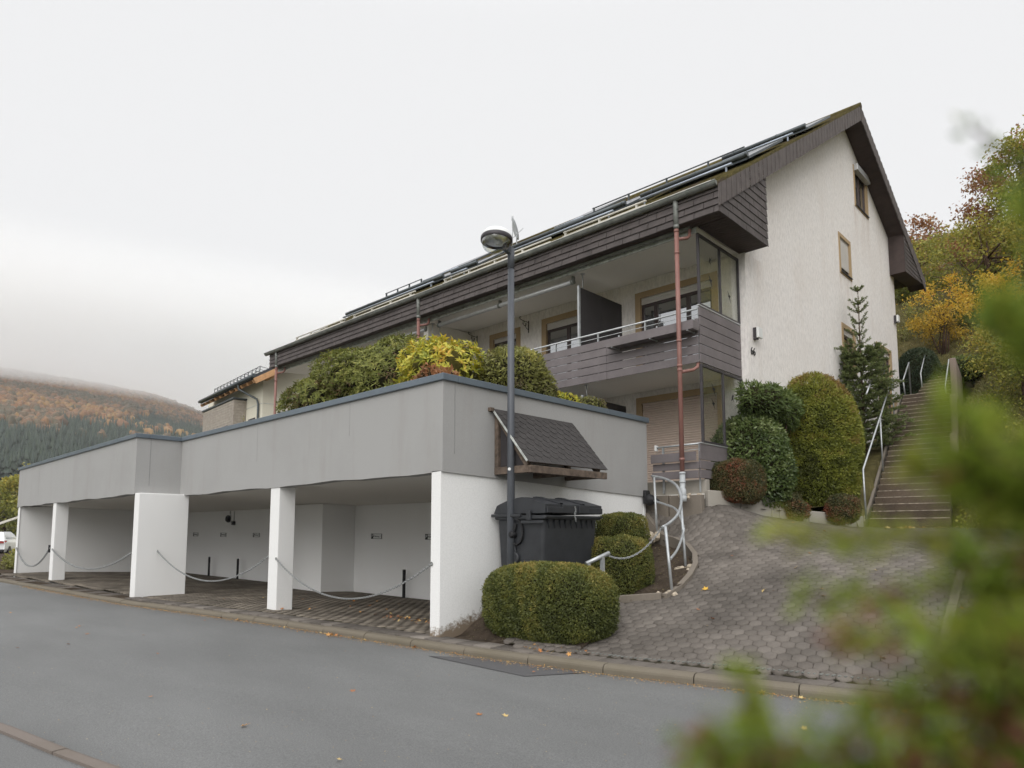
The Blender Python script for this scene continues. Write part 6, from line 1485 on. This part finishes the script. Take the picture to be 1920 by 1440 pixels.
for y in (by0 - .015, by1 + .015): mb.quad(*[(x, y, z) for x, z in prof], (bx1 + .04, y, rz_ + .03), (bx0 - .01, y, rz_ + .03))
mb.quad((bx1 + .04, by0 - .015, rz_ + .03), (bx1 + .04, by1 + .015, rz_ + .03), (bx1 + .04, by1 + .015, prof[-1][1]), (bx1 + .04, by0 - .015, prof[-1][1]))
lid = mb.build('lid', 'bin', t)
# stepped skirt and slot of the lid on the opening side
mb = MB()
for (y0, y1, h) in ((by0, by0 + .34, .085), (by0 + .34, by0 + .58, .115), (by0 + .74, by0 + .98, .115), (by0 + .98, by1, .085)): mb.box(bx1 + .042, bx1 + .07, y0, y1, rz_ + .035, rz_ + .035 + h)
mb.box(bx1 + .03, bx1 + .055, by0 - .02, by1 + .02, rz_ - .03, rz_ + .0); mb.build('lid_skirt', 'bin', lid, .006)
mb = MB(); mb.box(bx0 - .03, bx1 - .42, by0 - .06, by0 - .022, rz_ - .02, rz_ + .025); mb.box(bx1 - .42, bx1 + .02, by0 - .045, by0 - .022, rz_ - .12, rz_ - .075); mb.box(bx1 - .30, bx1 - .22, by0 - .06, by0 - .02, rz_ - .075, rz_ + .07); mb.build('lid_hinge', 'bin', lid, .01)
# side trunnion: recess rim, pivot arm, foot-lever boss, pocket
mb = MB(); yS = by0 + .018
for i in range(18):
    a, b_ = -1.9 + i * 3.6 / 18, -1.9 + (i + 1) * 3.6 / 18; c = (bx1 - .56, rz_ - .24)
    mb.hexa([(c[0] + .13 * math.cos(a), yS - .035, c[1] + .17 * math.sin(a)), (c[0] + .155 * math.cos(a), yS - .035, c[1] + .20 * math.sin(a)), (c[0] + .155 * math.cos(a), yS + .05, c[1] + .20 * math.sin(a)), (c[0] + .13 * math.cos(a), yS + .05, c[1] + .17 * math.sin(a)),
             (c[0] + .13 * math.cos(b_), yS - .035, c[1] + .17 * math.sin(b_)), (c[0] + .155 * math.cos(b_), yS - .035, c[1] + .20 * math.sin(b_)), (c[0] + .155 * math.cos(b_), yS + .05, c[1] + .20 * math.sin(b_)), (c[0] + .13 * math.cos(b_), yS + .05, c[1] + .17 * math.sin(b_))])
mb.lathe((bx1 - .60, yS + .02, rz_ - .28), [(.05, 0), (.05, .10), (.035, .12)], 16, (0, -1, 0)); mb.beam((bx1 - .60, yS - .03, rz_ - .26), (bx1 - .55, yS - .03, rz_ - .12), .05, .03, (0, 1, 0)); mb.build('trunnion', 'dark_metal', t, .004)
mb = MB(); mb.beam((bx1 - .66, yS - .005, rz_ - .30), (bx1 - .585, yS - .005, rz_ - .62), .085, .03, (0, 1, 0)); mb.lathe((bx1 - .60, yS + .03, rz_ - .63), [(.095, 0), (.095, .05), (.08, .06)], 24, (0, -1, 0)); mb.build('side_arm', 'bin', t, .01)
mb = MB()
frame2(mb, lambda u, v, d: (u, yS + .03 - d, v), bx1 - .44, bx1 - .20, rz_ - .86, rz_ - .66, .035, 0, .05, (bx1 - .34,)); mb.build('fork_pocket', 'bin', t, .008)
for x in (bx0 + .2, bx1 - .2):
    for y in (by0 + .2, by1 - .2):
        mb = MB(); mb.lathe((x, y - .025, bz + .10), [(.10, 0), (.10, .05)], 18, (0, 1, 0)); mb.beam((x, y, bz + .10), (x, y, bz + .19), .04, .05); mb.build('wheel', 'black', t)
mb = MB()
for i in range(9):
    p = Vector((bx1 + .078, by0 + .62 + .012 * math.sin(i), rz_ + .12 - i * .024)); d = Vector((0, .25, -1)).normalized(); w = Vector((1, 0, 0)) if i % 2 else Vector((0, 1, .25)).normalized()
    mb.tube([p + d * (.020 * math.cos(a)) + w * (.010 * math.sin(a)) for a in np.linspace(0, 6.283, 9)[:-1]], .0035, 5, closed=True)
mb.build('lock_chain', 'chain', lid)

# ================================================================== WOODEN LEAN-TO ROOF ON THE CARPORT WALL
t = thing('lean_to_roof', (.24, 2.0, 2.35), 'small wooden lean-to roof with scalloped dark shingles above the bin', 'canopy')
ya, yb = 1.05, 2.86; zr, ze, xr, xe = 3.36, 2.49, .27, .98
mb = MB()
mb.box(.245, .325, ya, ya + .09, 2.40, 3.30); mb.box(.245, .325, yb - .10, yb - .01, 2.40, 3.30); mb.box(.245, .31, ya + .093, yb - .103, 3.18, 3.26); mb.build('wall_posts', 'oldwood', t, .005)
for y in (ya, yb - .09): mb = MB(); mb.beam((.33, y + .045, 3.22), (xe - .06, y + .045, ze - .02), .075, .09, (0, 1, 0)); mb.build('rafter', 'oldwood', t, .005)
mb = MB(); mb.box(.245, xe - .03, ya - .003, ya + .085, 2.36, 2.47); mb.box(.245, xe - .03, yb - .095, yb - .008, 2.36, 2.47); mb.box(xe - .027, xe + .03, ya + .0, yb + .10, 2.355, 2.465); mb.box(.245, .93, 1.95, 2.03, 2.355, 2.44); mb.build('bottom_frame', 'oldwood', t, .005)
mb = MB(); dx, dz = xe + .03 - xr, ze - zr; L = math.hypot(dx, dz); u = Vector((dx / L, 0, dz / L)); nn = Vector((-dz / L, 0, dx / L)); o0 = Vector((xr - .02, 0, zr + .03))
def on_roof(s, y, h): return o0 + u * s + nn * h + Vector((0, y, 0))
mb.hexa([on_roof(0, ya - .05, -.02), on_roof(0, yb + .12, -.02), on_roof(L, yb + .12, -.02), on_roof(L, ya - .05, -.02), on_roof(0, ya - .05, .0), on_roof(0, yb + .12, .0), on_roof(L, yb + .12, .0), on_roof(L, ya - .05, .0)]); mb.build('roof_boards', 'oldwood', t)
mb = MB(); g = np.random.default_rng(61); rows = 9; w = .185
for r_ in range(rows):
    s1 = L + .02 - r_ * (L / rows); s0 = max(s1 - L / rows * 1.45, 0); y = ya - .05 - (w / 2 if r_ % 2 else 0)
    while y < yb + .11:
        a, b_ = max(y, ya - .052), min(y + w, yb + .122)
        if b_ - a > .03:
            pts = [on_roof(s0, a + .002, .003), on_roof(s0, b_ - .002, .003)]; hh = .010 + g.uniform(0, .002)
            for q in range(7):
                f = q / 6; yy = b_ - .002 + (a + .004 - b_) * f; fy = (yy - y) / w; bul = .5 * L / rows * (1 - (2 * fy - 1) ** 2) if r_ else .0
                pts.append(on_roof(s1 - .5 * L / rows * (r_ > 0) + bul, yy, hh))
            mb.prism(pts, tuple(nn * .004))
        y += w
mb.build('scalloped_shingles', 'bitumen', t)
mb = MB(); mb.beam(on_roof(-.02, ya - .062, .0), on_roof(L, ya - .062, .0), .012, .028, tuple(nn)); mb.build('verge_strip', 'flash', t)
mb = MB(); mb.box(xr - .06, xr + .03, ya - .14, ya - .056, zr - .02, zr + .04); mb.build('ridge_batten', 'oldwood', t, .005)
mb = MB(); mb.prism([(.33, ya + .05, 2.48), (xe - .12, ya + .05, 2.48), (.33, ya + .05, 3.18)], (0, .012, 0)); mb.build('side_panel', 'screen', t)

# ================================================================== NEIGHBOUR HOUSE (behind, left)
O = Vector((-22.7, 8.3, 0)); A = Vector((-.995, .10, 0)); B = Vector((.10, .995, 0))
def nb(a, b_, z): return O + A * a + B * b_ + Vector((0, 0, z))
t = thing('neighbour_house', tuple(O), 'cream neighbouring house with dark tiled roof, half hidden behind the carport', 'house')
def nbox(mb, a0, a1, b0, b1, z0, z1): mb.hexa([nb(a0, b0, z0), nb(a0, b1, z0), nb(a1, b1, z0), nb(a1, b0, z0), nb(a0, b0, z1), nb(a0, b1, z1), nb(a1, b1, z1), nb(a1, b0, z1)])
EZ = 8.72; SL = .62
mb = MB(); mb.prism([nb(0, 0, -.3), nb(0, 9, -.3), nb(0, 9, EZ + .2), nb(0, 4.5, EZ + .2 + 4.5 * SL), nb(0, 0, EZ + .15)], tuple(A * 8.5)); w_ = mb.build('house_wall', 'neighbour_wall', t)
mb = MB(); nbox(mb, -.012, .0, .02, 9, 7.52, 7.545); nbox(mb, .02, 2.3, -.012, -.0, 7.52, 7.545); mb.build('string_course', 'flash', w_)
mb = MB()
mb.hexa([nb(-1.0, -.75, EZ - .28), nb(7.3, -.75, EZ - .28), nb(7.3, 4.5, EZ - .28 + 5.25 * SL), nb(-1.0, 4.5, EZ - .28 + 5.25 * SL), nb(-1.0, -.75, EZ - .10), nb(7.3, -.75, EZ - .10), nb(7.3, 4.5, EZ - .10 + 5.25 * SL), nb(-1.0, 4.5, EZ - .10 + 5.25 * SL)])
mb.hexa([nb(-1.0, 9.75, EZ - .28), nb(7.3, 9.75, EZ - .28), nb(7.3, 4.5, EZ - .28 + 5.25 * SL), nb(-1.0, 4.5, EZ - .28 + 5.25 * SL), nb(-1.0, 9.75, EZ - .10), nb(7.3, 9.75, EZ - .10), nb(7.3, 4.5, EZ - .10 + 5.25 * SL), nb(-1.0, 4.5, EZ - .10 + 5.25 * SL)]); rf = mb.build('roof', 'tile_dark', t)
mb = MB(); mb.tube([nb(-1.02, -.80, EZ - .16), nb(7.35, -.80, EZ - .16)], .085, 10); mb.build('gutter', 'panel_edge', t)
mb = MB(); mb.beam(nb(-.97, -.75, EZ - .40), nb(-.97, 4.4, EZ - .40 + 5.15 * SL), .10, .26)
mb.build('verge_board', 'newwood', t, .01)
for b_ in (.1, 4.5): mb = MB(); mb.beam(nb(-.9, b_, EZ - .40 + (b_ + .75) * SL - .12), nb(.1, b_, EZ - .40 + (b_ + .75) * SL - .12), .16, .20); mb.build('purlin', 'newwood', t, .01)
for i in range(11): mb = MB(); a = -.6 + i * .8; mb.beam(nb(a, -.7, EZ - .36), nb(a, .1, EZ - .36 + .8 * SL), .09, .16); mb.build('rafter', 'newwood', t, .01)
mb = MB()
for z in (.10, .30): mb.tube([nb(-.2, -.25, EZ - .1 + .5 * SL + z), nb(6.6, -.25, EZ - .1 + .5 * SL + z)], .016, 6)
for i in range(14): a = -.2 + i * .523; mb.beam(nb(a, -.25, EZ - .1 + .5 * SL - .02), nb(a, -.25, EZ - .1 + .5 * SL + .32), .03, .03); mb.beam(nb(a, -.25, EZ - .1 + .5 * SL + .30), nb(a, .15, EZ - .1 + .9 * SL), .02, .02)
mb.build('snow_guard', 'panel_edge', rf)
mb = MB(); mb.tube([nb(1.1, -.80, EZ - .2), nb(1.1, -.78, EZ - .45), nb(.45, -.12, EZ - .95), nb(.35, -.08, EZ - 1.2), nb(.35, -.08, 4)], .05, 8); mb.build('downpipe', 'panel_edge', t)
mb = MB()
for i in range(22): nbox(mb, 2.2, 7.2, -.62, -.60, 5.0 + i * .135, 5.0 + i * .135 + .118); nbox(mb, 2.18, 2.2, -.60, -.02, 5.0 + i * .135, 5.0 + i * .135 + .118)
nbox(mb, 2.21, 7.2, -.598, -.02, 4.9, 7.93); cb = mb.build('clad_bay', 'clad', t)
mb = MB(); nbox(mb, 2.1, 7.3, -.68, .0, 7.98, 8.06); mb.build('bay_cap', 'panel_edge', cb)
for a0, a1, zt in ((5.2, 6.8, 6.55), (3.0, 4.3, 6.75)):
    mb = MB(); nbox(mb, a0, a1, -.645, -.625, 5.2, zt); o = mb.build('window', 'dark_alu', t); mb = MB()
    for q in range(3): s = (a1 - a0) / 3; nbox(mb, a0 + q * s + .06, a0 + (q + 1) * s - .06, -.655, -.646, 5.3, zt - .08)
    mb.build('pane', 'pane', o)
mb = MB(); nbox(mb, .9, 1.8, -.03, -.005, 5.0, 6.95); o = mb.build('window', 'dark_alu', t); mb = MB(); nbox(mb, .97, 1.73, -.04, -.031, 5.1, 6.88); mb.build('pane', 'pane', o)
tt_ = thing('slim_cypress', tuple(nb(-.1, -.9, 3.9)), 'slim yellowish cypress against the neighbouring cream house', 'tree')
P, N, rr, d = shrub_points(tuple(nb(-.1, -.9, 5.4)), (.16, .16, 1.5), 2600, 2, .1, 4, .15, -1, 5); g = np.random.default_rng(5)
V, F = leaf_flat(P, unit(N + [0, 0, 1.5]), N, g.uniform(.08, .16, len(P)), np.full(len(P), .03)); np_obj('foliage', V, F, 'l_bed', tt_, g.uniform(.4, 1, len(P)))
mb = MB(); mb.tube([tuple(nb(-.1, -.9, 3.7)), tuple(nb(-.1, -.9, 6.6))], [.04, .01], 6); mb.build('trunk', 'bark', tt_)

# ================================================================== FAR LEFT: CAR, LOW WALL, PATH RAIL, TREES
t = thing('parked_car', (-44.3, 2.0, -.1), 'white estate car seen from behind at the left edge, parked beyond the carport', 'car', None, R(68))
def cl(x, y, z): return wmat(t) @ Vector((x, y, z))       # local: +y forward, x across
mb = MB(); secs = []
prof = [(-2.2, .42, .86, .80), (-2.28, .35, .98, .86), (-2.1, .30, 1.05, .90), (-1.0, .28, 1.02, .92), (.6, .28, .98, .92), (1.6, .30, .86, .88), (2.15, .36, .70, .78)]
for y, zb, zt, hw in prof: secs.append([cl(-hw * .92, y, zb), cl(-hw, y, zb + .2), cl(-hw, y, zt - .15), cl(-hw * .93, y, zt), cl(hw * .93, y, zt), cl(hw, y, zt - .15), cl(hw, y, zb + .2), cl(hw * .92, y, zb)])
loft(mb, secs)
cab = [[cl(-.80, -2.15, 1.0), cl(.80, -2.15, 1.0), cl(.80, 1.0, .97), cl(-.80, 1.0, .97)], [cl(-.72, -1.95, 1.3), cl(.72, -1.95, 1.3), cl(.72, .5, 1.3), cl(-.72, .5, 1.3)], [cl(-.62, -1.7, 1.50), cl(.62, -1.7, 1.50), cl(.62, -.1, 1.52), cl(-.62, -.1, 1.52)]]
loft(mb, cab); mb.build('car_body', 'carwhite', t, .06, 3)
mb = MB(); mb.quad(cl(-.62, -2.10, 1.08), cl(.62, -2.10, 1.08), cl(.54, -1.83, 1.42), cl(-.54, -1.83, 1.42)); mb.build('rear_window', 'pane', t)
for s in (-1, 1):
    mb = MB(); mb.hexa([cl(s * .48, -2.315, .86), cl(s * .86, -2.25, .84), cl(s * .90, -2.05, .84), cl(s * .48, -2.1, .86), cl(s * .48, -2.305, .96), cl(s * .87, -2.23, 1.0), cl(s * .90, -2.03, 1.0), cl(s * .48, -2.1, .96)]); mb.build('tail_light', 'red_lamp', t)
    for y in (-1.45, 1.4): mb = MB(); mb.lathe(cl(s * .74, y, .33), [(.33, 0), (.33, .2)], 20, tuple((wmat(t).to_3x3() @ Vector((s, 0, 0))))); mb.build('wheel', 'black', t)
    mb = MB(); mb.quad(cl(s * .79, -1.75, 1.08), cl(s * .79, .6, 1.06), cl(s * .70, .3, 1.32), cl(s * .70, -1.6, 1.34)); mb.build('side_window', 'pane', t)
mb = MB(); mb.hexa([cl(-.8, -2.33, .30), cl(.8, -2.33, .30), cl(.8, -2.1, .3), cl(-.8, -2.1, .3), cl(-.84, -2.335, .48), cl(.84, -2.335, .48), cl(.84, -2.1, .48), cl(-.84, -2.1, .48)]); mb.build('bumper', 'black', t, .03)
mb = MB(); mb.box(-47, -41.5, 3.6, 3.8, -.3, 1.25); o = mb.build('boundary_wall', 'neighbour_wall', None, .02); tag(o, 'pale rendered boundary wall behind the white car', 'wall')
t = thing('path_rail', (-41.8, 2.6, 0), 'pale sloping rail above the white car at the left edge', 'rail')
mb = MB(); mb.beam((-43.5, 1.0, 1.55), (-40.6, 3.1, 2.62), .10, .12); mb.build('rail', 'cream', t)
for f in (.2, .75): mb = MB(); x, y, z = -43.5 + 2.9 * f, 1.0 + 2.1 * f, 1.55 + 1.07 * f; mb.beam((x, y, -.3), (x, y, z), .09, .09); mb.build('post', 'oldwood', t)
clipped('low_shrub', (-24.6, -.2, .10), (.9, .7, .42), 'dark low shrub on the verge at the far left of the carport', 'shrub', 'l_bed', 3500, .10, .05, 2.2, .15, 4, .15, 301, None, 1.2)
clipped('low_shrub', (-27.2, .6, .25), (1.6, .9, .55), 'mossy green low shrub on the verge nearer the white car', 'shrub', 'l_green', 4500, .12, .06, 2.2, .15, 4, .15, 302, None, 1.2)
for i, (x, y, h, s, lab, mt) in enumerate([(-125, 15.5, 10.5, 4.0, 'pale green and yellow tree at the left edge, nearest the white car', 'l_green'), (-132, 9.5, 11, 4.4, 'orange-brown tree at the left edge beyond the white car', 'l_rust'), (-118, 19.5, 7.5, 3.6, 'yellowish tree right of the pale green one, half behind the carport', 'l_green'), (-140, 22, 11.5, 4.6, 'tall dull green tree behind the carport at the far left', 'l_bed')]):
    tree('valley_tree', (x, y, -.3), h, (x, y, h * .55), (s, s, h * .45), lab, mt, 5200, .5, .38, 320 + i, 'trees in the valley', 'tree', 7, .3, .2, .25, 60)

# ================================================================== WOODED HILL WITH CLOUD ON IT
HD = np.array([-.951, .309]); HV = np.array([.309, .951]); H0 = np.array([7.6, -6.3])
_hn = Lumps(12, .012, 401); _hn2 = Lumps(12, .004, 402)
def mount(u, v):
    """height of the hill: u metres away, v metres to the right"""
    ridge = np.interp(v, [-1300, -430, -240, -90, 0, 86, 200, 370, 720, 1300], [330, 300, 268, 250, 234, 205, 158, 110, 80, 50])
    f = np.clip((u - 330) / 1070, 0, 1.0); f = f ** .95; back = np.clip((u - 1400) / 1300, 0, 1)
    P = np.stack([u, v, u * 0], -1); return ridge * f * (1 - .45 * back) + 5 * _hn(P) * f + 8 * _hn2(P) * f - 1.5
uu = np.linspace(300, 2600, 90); vv_ = np.linspace(-1200, 1200, 90); U, Vv = np.meshgrid(uu, vv_); Z = mount(U, Vv); XY = H0 + U[..., None] * HD + Vv[..., None] * HV
idx = np.arange(U.size).reshape(U.shape); Fq = np.stack([idx[:-1, :-1], idx[1:, :-1], idx[1:, 1:], idx[:-1, 1:]], -1).reshape(-1, 4)
structure(np_obj('hill', np.concatenate([XY, Z[..., None]], -1).reshape(-1, 3), Fq, 'field', smooth=True))
M['l_wood'] = leafmat('far_broadleaf', [(0.055, 0.05, 0.024), (0.10, 0.066, 0.033), (0.185, 0.085, 0.035), (0.23, 0.14, 0.045)], 0)
M['l_spruce'] = leafmat('far_spruce', [(0.013, 0.024, 0.018), (0.022, 0.037, 0.026), (0.034, 0.05, 0.03)], 0)
g = np.random.default_rng(411); n_ = 24000
u = np.sqrt(g.uniform(440 ** 2, 1460 ** 2, n_)); v = (g.uniform(-.27, .15, n_)) * u; ok = np.abs(v) < 780; u, v = u[ok], v[ok]; n_ = len(u)
band = Lumps(10, .010, 412)(np.stack([u, v * .6, u * 0], -1)) + g.normal(0, .42, n_); el = mount(u, v) / u + .013 * Lumps(10, .012, 413)(np.stack([u, v, u * 0], -1))
# lower dark belt, an orange patch at left, a spruce belt, then beech up to the cloud
conif = (el < .098) & (el > .055) | (el > .098) & (el < .138) & (band > np.where(v / u < -.105, 1.5, -.55)) | (band > 1.25) | (u < 610)
z = mount(u, v); base = np.concatenate([H0 + u[:, None] * HD + v[:, None] * HV, z[:, None]], -1)
def forest(name, B, shape_v, shape_f, hs, ws, mat, seed, jit):
    gg = np.random.default_rng(seed); k = len(B); nv = len(shape_v)
    V = shape_v[None] * np.stack([ws, ws, hs], -1)[:, None, :]; a = gg.uniform(0, 6.28, k); ca, sa = np.cos(a)[:, None], np.sin(a)[:, None]
    V = np.stack([V[..., 0] * ca - V[..., 1] * sa, V[..., 0] * sa + V[..., 1] * ca, V[..., 2]], -1) + gg.normal(0, 1, V.shape) * (ws * jit)[:, None, None] + B[:, None]
    F = shape_f[None] + (np.arange(k) * nv)[:, None, None]; tn = np.repeat(np.clip(gg.normal(.5, .22, k) + .30 * Lumps(8, .018, seed)(B), 0, 1), len(shape_f)) + gg.normal(0, .08, k * len(shape_f))
    return stuff(np_obj(name, V.reshape(-1, 3), F.reshape(-1, shape_f.shape[1]), mat, None, np.clip(tn, 0, 1)))
cv = []; cf = []
for (r_, z0, z1) in ((1.0, .02, .45), (.74, .28, .72), (.46, .55, 1.0)):
    k = len(cv); cv += [(r_ * math.cos(q), r_ * math.sin(q), z0 + .05 * (i % 2)) for i, q in enumerate(np.linspace(0, 6.283, 9)[:-1])] + [(0, 0, z1)]; cf += [(k + i, k + (i + 1) % 8, k + 8) for i in range(8)]
B = base[conif]; forest('spruce_wood', B, np.array(cv), np.array(cf), g.uniform(9, 18, len(B)), g.uniform(1.8, 3.2, len(B)), 'l_spruce', 421, .06)
bm = bmesh.new(); bmesh.ops.create_icosphere(bm, subdivisions=2, radius=1); iv = np.array([v_.co[:] for v_ in bm.verts]); jf = np.array([[v_.index for v_ in f.verts] for f in bm.faces]); bm.free()
iv[:, 2] = iv[:, 2] * .55 + .5; B = base[~conif]; forest('beech_wood', B, iv, jf, g.uniform(10, 17, len(B)), g.uniform(3.0, 5.6, len(B)), 'l_wood', 422, .16)

# cloud bank resting on the hilltop
def volume_box(name, c, half, rot, dens, zlo=None, zhi=None, col=(1, 1, 1)):
    bm = bmesh.new(); bmesh.ops.create_cube(bm, size=2); me = bpy.data.meshes.new(name)
    for v_ in bm.verts: v_.co = Vector((v_.co.x * half[0], v_.co.y * half[1], v_.co.z * half[2]))
    bm.to_mesh(me); bm.free(); o = bpy.data.objects.new(name, me); COL.objects.link(o); o.location = c; o.rotation_euler = (0, 0, rot)
    m = bpy.data.materials.new(name); m.use_nodes = True; n = m.node_tree; n.nodes.remove(n.nodes['Principled BSDF'])
    pv = n.nodes.new('ShaderNodeVolumePrincipled'); pv.inputs['Color'].default_value = (*col, 1); pv.inputs['Anisotropy'].default_value = 0.0; pv.inputs['Density'].default_value = dens
    if zlo is not None:
        gm = n.nodes.new('ShaderNodeNewGeometry'); sp = n.nodes.new('ShaderNodeSeparateXYZ'); n.links.new(gm.outputs['Position'], sp.inputs[0])
        ns = noise(n, .012, 3, .55, gm.outputs['Position']); ad = n.nodes.new('ShaderNodeMath'); ad.operation = 'MULTIPLY_ADD'; ad.inputs[1].default_value = 34; n.links.new(ns, ad.inputs[0]); n.links.new(sp.outputs['Z'], ad.inputs[2])
        mr = n.nodes.new('ShaderNodeMapRange'); mr.interpolation_type = 'SMOOTHSTEP'; mr.inputs['From Min'].default_value = zlo + 17; mr.inputs['From Max'].default_value = zhi + 17; mr.inputs['To Min'].default_value = 0; mr.inputs['To Max'].default_value = dens
        n.links.new(ad.outputs[0], mr.inputs['Value'])
        mt = n.nodes.new('ShaderNodeMapRange'); mt.interpolation_type = 'SMOOTHSTEP'; mt.inputs['From Min'].default_value = zhi + 35; mt.inputs['From Max'].default_value = zhi + 75; mt.inputs['To Min'].default_value = 1; mt.inputs['To Max'].default_value = 0
        n.links.new(sp.outputs['Z'], mt.inputs['Value']); mu = n.nodes.new('ShaderNodeMath'); mu.operation = 'MULTIPLY'; n.links.new(mr.outputs[0], mu.inputs[0]); n.links.new(mt.outputs[0], mu.inputs[1]); n.links.new(mu.outputs[0], pv.inputs['Density'])
    n.links.new(pv.outputs[0], n.nodes['Material Output'].inputs['Volume']); me.materials.append(m); return stuff(o)
hc2 = H0 + 1500 * HD
hrot = math.atan2(HD[1], HD[0])
volume_box('cloud', (float(hc2[0]), float(hc2[1]), 275), (700, 900, 70), hrot, .0085, 188, 262)
volume_box('haze', (-780, 200, 93.5), (1450, 1300, 96), 0.0, .00016, None, None, (0.97, 0.98, 1.0))
